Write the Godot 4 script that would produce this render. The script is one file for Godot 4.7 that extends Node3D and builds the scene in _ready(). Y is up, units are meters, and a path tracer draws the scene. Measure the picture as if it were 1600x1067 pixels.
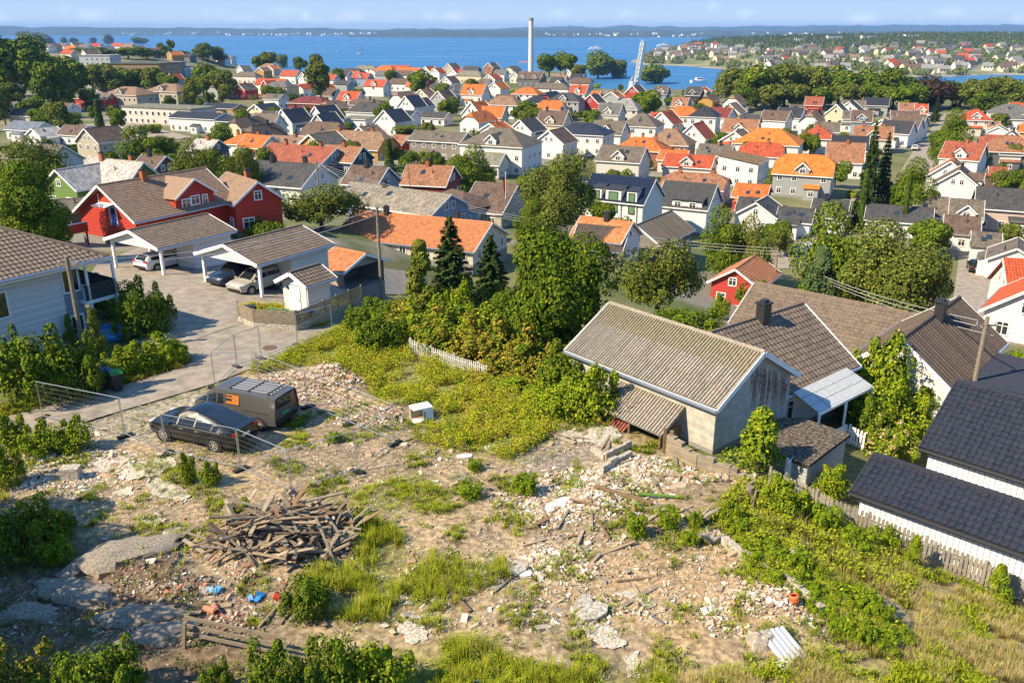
extends Node3D
# A demolished plot above a coastal town, seen from the air.
var sun_dir := Vector3(-0.69, 0.66, 0.30)
var rng := RandomNumberGenerator.new()
var M := {}
var TEX := {}
var names := {}
const SEA := -38.0

func _ready() -> void:
	# ---------------------------------------------------------------- camera, sky, sun, exposure
	var cam := Camera3D.new()
	cam.name = "camera"
	cam.fov = 43.625
	cam.near = 0.5
	cam.far = 30000.0
	cam.position = Vector3(0, 18, 0)
	cam.rotation_degrees = Vector3(-20.05, 0, 0)
	cam.current = true
	add_child(cam)
	var env := Environment.new()
	env.background_mode = Environment.BG_SKY
	var skm := ProceduralSkyMaterial.new()
	skm.sky_top_color = Color(0.35, 0.53, 0.74)
	skm.sky_horizon_color = Color(0.73, 0.79, 0.83)
	skm.sky_curve = 0.03
	skm.ground_bottom_color = Color(0.25, 0.32, 0.38)
	skm.ground_horizon_color = Color(0.62, 0.72, 0.82)
	skm.sky_energy_multiplier = 0.95
	skm.sky_cover = sky_clouds()
	skm.sky_cover_modulate = Color(1, 1, 1, 0.4)
	var sky := Sky.new()
	sky.sky_material = skm
	env.sky = sky
	env.tonemap_mode = Environment.TONE_MAPPER_LINEAR
	env.tonemap_exposure = 1.9
	env.fog_enabled = true
	env.fog_density = 0.00007
	env.fog_light_color = Color(0.55, 0.74, 1.0)
	env.sdfgi_enabled = true
	env.ssao_enabled = true
	env.ssil_enabled = true
	var we := WorldEnvironment.new()
	we.name = "world_environment"
	we.environment = env
	add_child(we)
	var sun := DirectionalLight3D.new()
	sun.name = "sun"
	sun.light_energy = 1.6
	sun.light_color = Color(1.0, 0.925, 0.79)
	sun.light_angular_distance = 0.5
	sun.shadow_enabled = true
	add_child(sun)
	sun.look_at_from_position(sun_dir * 100.0, Vector3.ZERO, Vector3.UP)
	rng.seed = 7
	# ---------------------------------------------------------------- the place
	make_textures()
	make_materials()
	build_ground()
	build_far()
	build_houses()
	build_near_details()
	build_trees()
	build_plot()
	build_plants()
	build_vehicles()
	build_street_things()

func sky_clouds() -> ImageTexture:
	# small flat cumulus far off, a low belt all round the horizon
	var w := 2048
	var h := 1024
	var img := Image.create(w, h, false, Image.FORMAT_RGBA8)
	img.fill(Color(0, 0, 0, 0))
	var r := RandomNumberGenerator.new()
	r.seed = 5
	var nz := FastNoiseLite.new()
	nz.seed = 3
	nz.frequency = 0.09
	for k in 120:
		var cx := r.randi_range(0, w - 1)
		var elev := r.randf_range(0.35, 1.3)
		var cy := int(512 - elev / 180.0 * 1024.0)
		var hw := r.randi_range(2, 8)
		var hh := r.randi_range(1, 2)
		var a0 := r.randf_range(0.1, 0.5)
		for dx in range(-hw, hw + 1):
			for dy in range(-hh, 2):
				var q := Vector2(float(dx) / hw, float(dy) / (hh + 0.5)).length()
				var a := clampf(1.0 - q, 0, 1) * a0 * (0.7 + 0.6 * nz.get_noise_2d(cx + dx, cy + dy * 3))
				if a > 0.01:
					var X := (cx + dx + w) % w
					var o := img.get_pixel(X, cy + dy)
					img.set_pixel(X, cy + dy, Color(1, 0.97, 0.93, maxf(o.a, clampf(a, 0, 1))))
	return ImageTexture.create_from_image(img)

# ==================================================================== helpers
class MB:
	var v := PackedVector3Array()
	var n := PackedVector3Array()
	var c := PackedColorArray()
	var t := PackedVector2Array()
	var i := PackedInt32Array()
	var colored := false
	func quad(a: Vector3, b: Vector3, cc: Vector3, d: Vector3, col := Color.WHITE, uva := Vector2.ZERO, uvb := Vector2.ZERO, uvc := Vector2.ZERO, uvd := Vector2.ZERO) -> void:
		# a b c d run counter-clockwise seen from outside
		var nn := (b - a).cross(d - a)
		if nn.length_squared() < 1e-14:
			nn = (cc - b).cross(d - b)
		nn = nn.normalized()
		var k := v.size()
		v.append(a); v.append(b); v.append(cc); v.append(d)
		n.append(nn); n.append(nn); n.append(nn); n.append(nn)
		c.append(col); c.append(col); c.append(col); c.append(col)
		if uva == uvb and uvb == uvc:
			var u := (b - a).normalized()
			var w := nn.cross(u)
			for p in [a, b, cc, d]:
				t.append(Vector2(p.dot(u), -p.dot(w)))
		else:
			t.append(uva); t.append(uvb); t.append(uvc); t.append(uvd)
		i.append(k); i.append(k + 2); i.append(k + 1)
		i.append(k); i.append(k + 3); i.append(k + 2)
	func tri(a: Vector3, b: Vector3, cc: Vector3, col := Color.WHITE) -> void:
		var nn := (b - a).cross(cc - a).normalized()
		var k := v.size()
		var u := (b - a).normalized()
		var w := nn.cross(u)
		for p in [a, b, cc]:
			v.append(p); n.append(nn); c.append(col)
			t.append(Vector2(p.dot(u), -p.dot(w)))
		i.append(k); i.append(k + 2); i.append(k + 1)
	func box(ctr: Vector3, size: Vector3, bas := Basis.IDENTITY, col := Color.WHITE) -> void:
		var x := bas.x * size.x * 0.5
		var y := bas.y * size.y * 0.5
		var z := bas.z * size.z * 0.5
		quad(ctr - x - y + z, ctr + x - y + z, ctr + x + y + z, ctr - x + y + z, col)
		quad(ctr + x - y - z, ctr - x - y - z, ctr - x + y - z, ctr + x + y - z, col)
		quad(ctr + x - y + z, ctr + x - y - z, ctr + x + y - z, ctr + x + y + z, col)
		quad(ctr - x - y - z, ctr - x - y + z, ctr - x + y + z, ctr - x + y - z, col)
		quad(ctr - x + y + z, ctr + x + y + z, ctr + x + y - z, ctr - x + y - z, col)
		quad(ctr - x - y - z, ctr + x - y - z, ctr + x - y + z, ctr - x - y + z, col)
	func bar(a: Vector3, b: Vector3, w: float, h: float, up := Vector3.UP) -> void:
		# a rectangular bar from a to b, w across, h along up
		var d := (b - a)
		var l := d.length()
		if l < 1e-5:
			return
		d /= l
		if absf(d.dot(up)) > 0.98:
			up = Vector3.RIGHT
		var s := d.cross(up).normalized()
		var u := s.cross(d)
		box((a + b) * 0.5, Vector3(l, h, w), Basis(d, u, s))
	func tube(pts: Array, radii: Array, sides := 8, col := Color.WHITE, cap := true) -> void:
		var prev := []
		var ref := Vector3(0.31, 0.2, 0.93)
		for k in pts.size():
			var d: Vector3 = (pts[mini(k + 1, pts.size() - 1)] - pts[maxi(k - 1, 0)]).normalized()
			var s := d.cross(ref).normalized()
			if s.length_squared() < 0.1:
				s = d.cross(Vector3.RIGHT).normalized()
			var u := d.cross(s)
			var ring := []
			for q in sides:
				var a := TAU * q / sides
				ring.append(pts[k] + (s * cos(a) + u * sin(a)) * radii[k])
			if k > 0:
				for q in sides:
					var q2 := (q + 1) % sides
					quad(prev[q], prev[q2], ring[q2], ring[q], col)
			elif cap:
				for q in range(1, sides - 1):
					tri(ring[0], ring[q + 1], ring[q], col)
			if cap and k == pts.size() - 1:
				for q in range(1, sides - 1):
					tri(ring[0], ring[q], ring[q + 1], col)
			prev = ring
	func lathe(prof: Array, sides := 16, axis := Basis.IDENTITY, org := Vector3.ZERO) -> void:
		# profile of Vector2(radius, height) running up the local y axis
		for k in prof.size() - 1:
			for q in sides:
				var a := TAU * q / sides
				var b := TAU * (q + 1) / sides
				var p0 := axis * Vector3(cos(a) * prof[k].x, prof[k].y, -sin(a) * prof[k].x) + org
				var p1 := axis * Vector3(cos(b) * prof[k].x, prof[k].y, -sin(b) * prof[k].x) + org
				var p2 := axis * Vector3(cos(b) * prof[k + 1].x, prof[k + 1].y, -sin(b) * prof[k + 1].x) + org
				var p3 := axis * Vector3(cos(a) * prof[k + 1].x, prof[k + 1].y, -sin(a) * prof[k + 1].x) + org
				quad(p0, p1, p2, p3)
	func smooth(cosang := 0.6) -> void:
		var at := {}
		for k in v.size():
			at.get_or_add(Vector3i(v[k] * 2000.0), []).append(k)
		var o := n.duplicate()
		for key in at:
			for k in at[key]:
				var s := Vector3.ZERO
				for j in at[key]:
					if o[k].dot(o[j]) > cosang:
						s += o[j]
				n[k] = s.normalized()
	func mesh() -> ArrayMesh:
		var m := ArrayMesh.new()
		if v.is_empty():
			return m
		var a := []
		a.resize(Mesh.ARRAY_MAX)
		a[Mesh.ARRAY_VERTEX] = v
		a[Mesh.ARRAY_NORMAL] = n
		if colored:
			a[Mesh.ARRAY_COLOR] = c
		a[Mesh.ARRAY_TEX_UV] = t
		a[Mesh.ARRAY_INDEX] = i
		m.add_surface_from_arrays(Mesh.PRIMITIVE_TRIANGLES, a)
		return m

func ss(a: float, b: float, x: float) -> float:
	var t := clampf((x - a) / (b - a), 0.0, 1.0)
	return t * t * (3.0 - 2.0 * t)

func ground_h(x: float, z: float) -> float:
	var d := -z
	var wl := ss(-24, -4, x)
	var wr := ss(8, 36, x)
	var hl := -7.0 * ss(55, 125, d) - 6.5 * ss(120, 260, d)
	var hc := -10.0 * ss(47, 90, d) - 3.5 * ss(90, 200, d)
	var hr := -15.0 * ss(38, 102, d) + 1.5 * ss(150, 400, d)
	var h := lerpf(lerpf(hl, hc, wl), hr, wr)
	var l := 1.0 - ss(-350, -190, x)
	h += l * 13.0 * ss(350, 850, d)
	var bay := ss(0.07, 0.125, x / maxf(d, 1.0))
	h += -30.0 * (lerpf(ss(730, 900, d), ss(505, 640, d), bay) * (1.0 - l) + ss(900, 1150, d) * l * 1.4)
	h += -2.2 * ss(9, 20, x) * (1.0 - ss(40, 75, d))
	return h

func gp(x: float, z: float, up := 0.0) -> Vector3:
	return Vector3(x, ground_h(x, z) + up, z)

func numbered(called: String) -> String:
	if not names.has(called):
		names[called] = 0
		return called
	names[called] += 1
	return "%s_%03d" % [called, names[called]]

func thing(called: String, label: String, category: String, at := Vector3.ZERO, turn := 0.0, group := "", kind := "") -> Node3D:
	var o := Node3D.new()
	o.name = numbered(called)
	add_child(o)
	o.position = at
	o.rotation.y = turn
	tag(o, label, category, group, kind)
	return o

func tag(o: Node, label: String, category: String, group := "", kind := "") -> void:
	if label != "":
		o.set_meta("label", label)
	if category != "":
		o.set_meta("category", category)
	if group != "":
		o.set_meta("group", group)
	if kind != "":
		o.set_meta("kind", kind)

func part(parent: Node, called: String, mesh: Mesh, material: Material, xf := Transform3D.IDENTITY) -> MeshInstance3D:
	var o := MeshInstance3D.new()
	o.name = numbered(called) if parent == self else called
	o.mesh = mesh
	o.material_override = material
	o.transform = xf
	parent.add_child(o, true)
	return o

func tf(p: Vector3) -> Transform3D:
	return Transform3D(Basis(), p)

func boxmesh(size: Vector3) -> ArrayMesh:
	var b := MB.new()
	b.box(Vector3.ZERO, size)
	return b.mesh()

func structure(called: String, mesh: Mesh, material: Material) -> MeshInstance3D:
	var o := part(self, called, mesh, material)
	o.set_meta("kind", "structure")
	return o

# ==================================================================== textures and materials
func img_noise(size: int, freq: float, lo: float, hi: float, sd: int, oct := 4, contrast := 1.0, typ := FastNoiseLite.TYPE_SIMPLEX_SMOOTH) -> ImageTexture:
	var nz := FastNoiseLite.new()
	nz.seed = sd
	nz.noise_type = typ
	nz.frequency = freq
	nz.fractal_octaves = oct
	nz.fractal_gain = 0.6
	var im := nz.get_seamless_image(size, size)
	im.convert(Image.FORMAT_RGB8)
	for y in size:
		for x in size:
			var q := clampf((im.get_pixel(x, y).r - 0.5) * contrast + 0.5, 0, 1)
			q = lerpf(lo, hi, q)
			im.set_pixel(x, y, Color(q, q, q))
	return ImageTexture.create_from_image(im)

func make_textures() -> void:
	TEX.grain = img_noise(512, 0.02, 0.74, 1.0, 11, 6, 1.8)
	TEX.fine = img_noise(256, 0.05, 0.75, 1.0, 12, 5, 1.8)
	TEX.coarse = img_noise(512, 0.012, 0.8, 1.0, 13, 6, 1.6)
	TEX.spots = img_noise(512, 0.016, 0.45, 1.0, 14, 6, 2.6)
	TEX.dirt = img_noise(1024, 0.02, 0.66, 1.0, 15, 7, 2.0)
	# distant roof: courses of tiles too small to tell apart, each a slightly different tone
	var im := Image.create(256, 256, false, Image.FORMAT_RGB8)
	var hm := Image.create(256, 256, false, Image.FORMAT_RGB8)
	var r := RandomNumberGenerator.new()
	r.seed = 21
	var tone := {}
	for y in 256:
		for x in 256:
			var row := y / 16
			var colm := ((x + (row % 2) * 8) % 256) / 16
			var k := row * 100 + colm
			if not tone.has(k):
				tone[k] = r.randf_range(0.72, 1.0)
			var q: float = tone[k] * r.randf_range(0.93, 1.0)
			im.set_pixel(x, y, Color(q, q * 0.985, q * 0.97))
			var wv := 0.5 + 0.5 * sin(TAU * (x % 16) / 16.0)
			var g := (y % 16) / 16.0 * 0.6 + wv * 0.4
			hm.set_pixel(x, y, Color(g, g, g))
	TEX.tiles = ImageTexture.create_from_image(im)
	TEX.tiles_h = ImageTexture.create_from_image(hm)
	# cladding: boards 0.15 m, lap edge as relief
	var bi := Image.create(64, 256, false, Image.FORMAT_RGB8)
	var bh := Image.create(64, 256, false, Image.FORMAT_RGB8)
	for y in 256:
		var row := y / 16
		var tn := 0.9 + 0.1 * fposmod(sin(row * 12.9898) * 43758.5, 1.0)
		for x in 64:
			var q := tn * r.randf_range(0.96, 1.0)
			bi.set_pixel(x, y, Color(q, q, q))
			var g := (y % 16) / 16.0
			bh.set_pixel(x, y, Color(g, g, g))
	TEX.boards = ImageTexture.create_from_image(bi)
	TEX.boards_h = ImageTexture.create_from_image(bh)
	# wood grain along x
	var nz := FastNoiseLite.new()
	nz.seed = 31
	nz.frequency = 0.05
	var wi := Image.create(256, 128, false, Image.FORMAT_RGB8)
	for y in 128:
		for x in 256:
			var q := 0.72 + 0.28 * nz.get_noise_2d(x * 0.25, y * 4.0) + 0.12 * nz.get_noise_2d(x * 2.0 + 500, y * 9.0)
			q = clampf(q, 0.3, 1.0)
			wi.set_pixel(x, y, Color(q, q * 0.98, q * 0.95))
	TEX.wood = ImageTexture.create_from_image(wi)

func lin(r: float, g: float, b: float) -> Color:
	return Color(r, g, b).linear_to_srgb()

func mat(r: float, g: float, b: float, rough := 0.85, tex := "", scale := 1.0, tri := true, metal := 0.0) -> StandardMaterial3D:
	var m := StandardMaterial3D.new()
	m.albedo_color = lin(r, g, b)
	m.roughness = rough
	m.metallic = metal
	if tex != "":
		m.albedo_texture = TEX[tex]
		if tri:
			m.uv1_triplanar = true
			m.uv1_world_triplanar = true
		m.uv1_scale = Vector3(scale, scale, scale)
	return m

func roofmat(r: float, g: float, b: float, rough := 0.8) -> StandardMaterial3D:
	var m := mat(r, g, b, rough, "tiles", 0.2, false)
	m.heightmap_enabled = true
	m.heightmap_texture = TEX.tiles_h
	m.heightmap_scale = 3.0
	m.detail_enabled = false
	return m

func wallmat(r: float, g: float, b: float) -> StandardMaterial3D:
	var m := mat(r, g, b, 0.75, "boards", 0.42, false)
	m.heightmap_enabled = true
	m.heightmap_texture = TEX.boards_h
	m.heightmap_scale = 1.6
	return m

func vcol(rough := 0.9, tex := "", scale := 1.0) -> StandardMaterial3D:
	var m := mat(1, 1, 1, rough, tex, scale)
	m.vertex_color_use_as_albedo = true
	return m

func make_materials() -> void:
	# walls
	var W := {"white": [.78, .78, .76], "offwhite": [.62, .60, .55], "cream": [.68, .60, .42], "beige": [.46, .41, .32], "grey": [.34, .36, .37], "dgrey": [.12, .13, .14], "blue": [.22, .33, .45], "blue2": [.25, .35, .52], "darkblue": [.05, .08, .14], "bluegrey": [.28, .34, .40], "red": [.42, .04, .03], "dred": [.20, .03, .025], "ochre": [.48, .27, .06], "yellow": [.62, .52, .28], "green": [.14, .24, .05], "brick": [.30, .11, .06], "brick2": [.42, .24, .12], "black": [.03, .03, .035], "greige": [.24, .22, .19], "brown": [.14, .09, .06], "sand": [.60, .56, .47], "pink": [.58, .45, .38], "gold": [.30, .20, .08], "lightmetal": [.50, .53, .56], "glassgrey": [.20, .25, .30], "concrete": [.42, .41, .38], "boards": [.80, .80, .79], "redb": [.50, .035, .015], "redv": [.46, .04, .03], "greyb": [.36, .34, .31]}
	for k in W:
		M["w_" + k] = wallmat(W[k][0], W[k][1], W[k][2])
	M.w_concrete = mat(.52, .49, .43, 0.95, "coarse", 0.3)
	var R := {"orange": [.62, .17, .03], "bright": [.72, .22, .03], "redorange": [.50, .09, .03], "red": [.48, .05, .03], "dred": [.20, .035, .03], "terracotta": [.36, .10, .05], "brown": [.15, .10, .075], "tan": [.30, .19, .12], "tan2": [.36, .17, .09], "greybrown": [.17, .145, .115], "grey": [.16, .16, .16], "lgrey": [.33, .33, .32], "dgrey": [.07, .07, .075], "black": [.03, .03, .035], "navy": [.02, .028, .05], "lightgrey": [.52, .50, .48], "bluegrey": [.16, .20, .27], "moss": [.24, .24, .18], "mossroof": [.24, .16, .07], "darkflat": [.10, .10, .10], "greige2": [.30, .27, .22], "corr": [.385, .34, .28], "brownt": [.22, .165, .12], "browntl": [.34, .22, .145], "brownseam": [.13, .095, .075], "brownseam2": [.17, .145, .12], "orangetile": [.62, .23, .085], "navytile": [.02, .03, .065], "dgreyt": [.07, .072, .075], "shingle": [.10, .075, .06], "browntile2": [.46, .19, .09], "redtile": [.60, .10, .03], "blackt": [.04, .042, .055]}
	for k in R:
		M["r_" + k] = roofmat(R[k][0], R[k][1], R[k][2], 0.55 if k in ["black", "navy"] else 0.85)
	# roofs whose tiles are built: plain colour with weathering grain
	for k in ["corr", "brownt", "browntl", "orangetile", "navytile", "dgreyt", "shingle", "browntile2", "redtile", "blackt", "brownseam", "brownseam2"]:
		M["g_" + k] = mat(R[k][0], R[k][1], R[k][2], 0.32 if k in ["blackt", "navytile"] else 0.8, "grain", 0.45)
		M["g_" + k].vertex_color_use_as_albedo = true
	M.g_moss = mat(.30, .262, .175, 0.9, "grain", 0.4)
	M.trim = mat(.80, .80, .78, 0.6)
	M.trim_dark = mat(.03, .03, .035, 0.5)
	M.gutter = mat(.35, .42, .55, 0.35, "", 1.0, true, 0.6)
	M.pane = mat(.02, .028, .035, 0.06)
	M.pane.metallic_specular = 0.7
	M.pane_green = mat(.12, .22, .12, 0.12)
	M.plinth = mat(.30, .29, .27, 0.95, "grain", 0.5)
	M.brick = mat(.42, .13, .05, 0.9, "fine", 1.2)
	M.blackmetal = mat(.025, .025, .03, 0.45)
	M.lead = mat(.40, .44, .50, 0.5, "", 1.0, true, 0.5)
	M.asphalt = mat(.335, .285, .23, 0.95, "coarse", 0.12)
	M.concrete = mat(.56, .51, .43, 0.95, "dirt", 0.3)
	M.ground = vcol(1.0, "dirt", 0.14)
	M.soil = vcol(1.0, "fine", 1.6)
	M.water = mat(.03, .145, .32, 0.45, "", 1.0)
	M.water.metallic_specular = 0.45
	M.water.roughness = 1.0
	M.water.roughness_texture = img_noise(512, 0.012, 0.22, 0.55, 16, 5, 2.0)
	M.water.uv1_triplanar = true
	M.water.uv1_world_triplanar = true
	M.water.uv1_scale = Vector3(0.00025, 0.001, 0.0011)
	M.door_blue = mat(.02, .09, .42, 0.5)
	M.door_dark = mat(.012, .012, .014, 0.6)
	M.door_red = mat(.35, .03, .03, 0.5)
	M.bark = mat(.14, .10, .07, 0.95, "fine", 1.5)
	M.birch = mat(.45, .43, .38, 0.9, "grain", 1.2)
	M.leaf = vcol(0.8)
	M.leaf.metallic_specular = 0.2
	M.leaf.backlight = Color(0.6, 0.66, 0.14)
	M.grass = vcol(0.8)
	M.grass.metallic_specular = 0.2
	M.grass.backlight = Color(0.4, 0.42, 0.12)
	M.weathered = mat(.46, .39, .30, 0.9, "wood", 0.8)
	M.oldwood = mat(.60, .48, .34, 0.9, "wood", 0.9)
	M.darkwood = mat(.30, .22, .15, 0.9, "wood", 0.9)
	M.palewood = mat(.74, .62, .47, 0.9, "wood", 0.9)
	M.brownwood = mat(.42, .27, .15, 0.9, "wood", 0.9)
	M.picket = mat(.56, .52, .46, 0.9, "wood", 0.9)
	M.whitepaint = mat(.66, .64, .60, 0.8, "grain", 0.8)
	M.galv = mat(.48, .50, .52, 0.4, "", 1.0, true, 0.7)
	M.rubber = mat(.015, .015, .016, 0.85)
	M.steel = mat(.55, .55, .56, 0.3, "", 1.0, true, 0.85)
	M.plaster = mat(.66, .62, .55, 0.95, "fine", 2.0)
	M.rock = mat(.50, .43, .34, 0.95, "dirt", 0.5)
	M.greyrock = mat(.38, .32, .25, 0.95, "dirt", 0.4)
	M.darkgreywood = mat(.07, .075, .08, 0.85, "wood", 0.9)
	M.w_plainwhite = mat(.78, .78, .77, 0.65)

# ==================================================================== houses
var cache := {}
var house_nodes := {}

func window_meshes(w: float, h: float, bars := true) -> Array:
	var key := "win%.2f_%.2f_%s" % [w, h, bars]
	if not cache.has(key):
		var f := MB.new()
		var t := 0.11
		f.box(Vector3(-w / 2, 0, 0.03), Vector3(t, h + t, 0.07))
		f.box(Vector3(w / 2, 0, 0.03), Vector3(t, h + t, 0.07))
		f.box(Vector3(0, h / 2, 0.032), Vector3(w - t, t, 0.07))
		f.box(Vector3(0, -h / 2, 0.045), Vector3(w - t, t, 0.1))
		if bars:
			f.box(Vector3(0, 0, 0.022), Vector3(0.06, h - t, 0.045))
			f.box(Vector3(0, h * 0.18, 0.021), Vector3(w - t, 0.05, 0.04))
		cache[key] = [f.mesh(), boxmesh(Vector3(w - t, h - t, 0.02))]
	return cache[key]

func add_window(parent: Node, pos: Vector3, bas: Basis, w: float, h: float, bars := true, pane: Material = null, frame: Material = null, child_only := false) -> MeshInstance3D:
	var ms := window_meshes(w, h, bars)
	var f := part(parent, "window", ms[0], frame if frame else M.trim, Transform3D(bas, pos))
	if not child_only:
		part(f, "pane", ms[1], pane if pane else M.pane, tf(Vector3(0, 0, 0.0125)))
	return f

func slab(a: Vector3, b: Vector3, c: Vector3, d: Vector3, th: float) -> ArrayMesh:
	# a b: eave left, right; c d: ridge right, left (counter-clockwise from above)
	var m := MB.new()
	var nn := (b - a).cross(d - a)
	if nn.length_squared() < 1e-9:
		nn = (b - a).cross(c - a)
	nn = nn.normalized() * th
	var u := (b - a).normalized()
	var w := (nn.normalized()).cross(u)
	var uv := func(p: Vector3) -> Vector2: return Vector2((p - a).dot(u), -(p - a).dot(w))
	m.quad(a, b, c, d, Color.WHITE, uv.call(a), uv.call(b), uv.call(c), uv.call(d))
	m.quad(b - nn, a - nn, d - nn, c - nn)
	m.quad(a - nn, b - nn, b, a)
	m.quad(b - nn, c - nn, c, b)
	m.quad(c - nn, d - nn, d, c)
	m.quad(d - nn, a - nn, a, d)
	return m.mesh()

func tile_sheet(a: Vector3, b: Vector3, d: Vector3, kind: String) -> ArrayMesh:
	# a real tiled or corrugated surface over the slope a (eave left), b (eave right), d (ridge left)
	var m := MB.new()
	var u := (b - a)
	var L := u.length()
	u /= L
	var s := (d - a)
	var S := s.length()
	s /= S
	var nn := u.cross(s).normalized()
	var tw := 0.30
	var tl := 0.36
	var amp := 0.035
	var prof := [0.0, 0.55, 1.0, 0.55, 0.15]
	var px := [0.0, 0.18, 0.36, 0.56, 0.76]
	if kind == "corr":
		tw = 0.17; tl = 1.35; amp = 0.065
		prof = [0.0, 0.0, 1.0, 1.0]; px = [0.0, 0.36, 0.46, 0.9]
	elif kind == "seam":
		tw = 0.42; tl = 40.0; amp = 0.06
		prof = [0.0, 0.0, 1.0, 1.0]; px = [0.0, 0.80, 0.84, 0.94]
	var nc := maxi(1, int(round(L / tw)))
	var nr := maxi(1, int(round(S / tl)))
	if kind == "solo":
		return m.mesh()
	var dw := L / nc
	var dl := S / nr
	var xs := []
	var hs := []
	for k in nc:
		for j in prof.size():
			xs.append((k + px[j]) * dw)
			hs.append(prof[j] * amp)
	xs.append(L)
	hs.append(prof[0] * amp)
	var tr := RandomNumberGenerator.new()
	tr.seed = int(L * 100.0)
	m.colored = true
	for r in nr:
		var tone := {}
		var v0 := r * dl
		var v1 := (r + 1) * dl
		var lift0 := 0.045 if nr > 1 else 0.02
		var lift1 := 0.015
		for k in xs.size() - 1:
			var p0: Vector3 = a + u * xs[k] + s * v0 + nn * (hs[k] + lift0)
			var p1: Vector3 = a + u * xs[k + 1] + s * v0 + nn * (hs[k + 1] + lift0)
			var p2: Vector3 = a + u * xs[k + 1] + s * v1 + nn * (hs[k + 1] + lift1)
			var p3: Vector3 = a + u * xs[k] + s * v1 + nn * (hs[k] + lift1)
			var tk := k / prof.size()
			if not tone.has(tk):
				tone[tk] = tr.randf_range(0.72, 1.12)
			var tc: Color = Color.WHITE * float(tone[tk])
			m.quad(p0, p1, p2, p3, tc)
			m.quad(p0 - nn * 0.035, p1 - nn * 0.035, p1, p0, tc)
	return m.mesh()

func solo_tiles(parent: Node3D, a: Vector3, b: Vector3, d: Vector3, material: Material) -> void:
	# every tile of the slope a piece of its own; past 300 the rest join into one
	var u := (b - a)
	var L := u.length()
	u /= L
	var s := (d - a)
	var S := s.length()
	s /= S
	var nn := u.cross(s).normalized()
	var tw := 0.27
	var tl := 0.31
	var nc := int(L / tw)
	var nr := int(round(S / tl))
	tl = S / nr
	if not cache.has("solo"):
		var vars := []
		for vv in 3:
			var t := MB.new()
			var xs := [0.0, 0.07, 0.13, 0.19, 0.272]
			var hs := [0.05, 0.004, 0.0, 0.02, 0.056]
			var tilt: float = [0.0, 0.008, -0.006][vv]
			t.colored = true
			var tc: Color = Color.WHITE * float([1.0, 0.88, 1.12][vv])
			for k in 4:
				var p0 := Vector3(xs[k], hs[k] + 0.045 + tilt, 0.0)
				var p1 := Vector3(xs[k + 1], hs[k + 1] + 0.045, 0.0)
				var p2 := Vector3(xs[k + 1], hs[k + 1] + 0.006, -0.33)
				var p3 := Vector3(xs[k], hs[k] + 0.006, -0.33)
				t.quad(p0, p1, p2, p3, tc)
				t.quad(p0 - Vector3(0, 0.045, 0), p1 - Vector3(0, 0.045, 0), p1, p0, tc)
			vars.append(t.mesh())
		cache.solo = vars
	var bas := Basis(u, nn, -s)
	var rest := MB.new()
	var count := 0
	# the nearest ends first, row by row along the slope
	var order := []
	for c in nc:
		for r in nr:
			order.append([c, r])
	for e in order:
		var p: Vector3 = a + u * (e[0] * tw) + s * (e[1] * tl)
		if count < 290:
			part(parent, "roof_tile", cache.solo[rng.randi() % 3], material, Transform3D(bas, p))
		else:
			var xs := [0.0, 0.07, 0.13, 0.19, 0.272]
			var hs := [0.05, 0.004, 0.0, 0.02, 0.056]
			for k in 4:
				var p0: Vector3 = p + bas * Vector3(xs[k], hs[k] + 0.045, 0.0)
				var p1: Vector3 = p + bas * Vector3(xs[k + 1], hs[k + 1] + 0.045, 0.0)
				rest.quad(p0, p1, p + bas * Vector3(xs[k + 1], hs[k + 1] + 0.006, -0.33), p + bas * Vector3(xs[k], hs[k] + 0.006, -0.33))
				rest.quad(p0 - nn * 0.035, p1 - nn * 0.035, p1, p0)
		count += 1
	if not rest.v.is_empty():
		var o := part(parent, "roof_tiles", rest.mesh(), material)
		o.set_meta("kind", "stuff")

func faces_camera(o: Node3D, local_n: Vector3) -> bool:
	var n := o.transform.basis * local_n
	return n.dot(Vector3(0, 18, 0) - o.position) > 0.0

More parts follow.
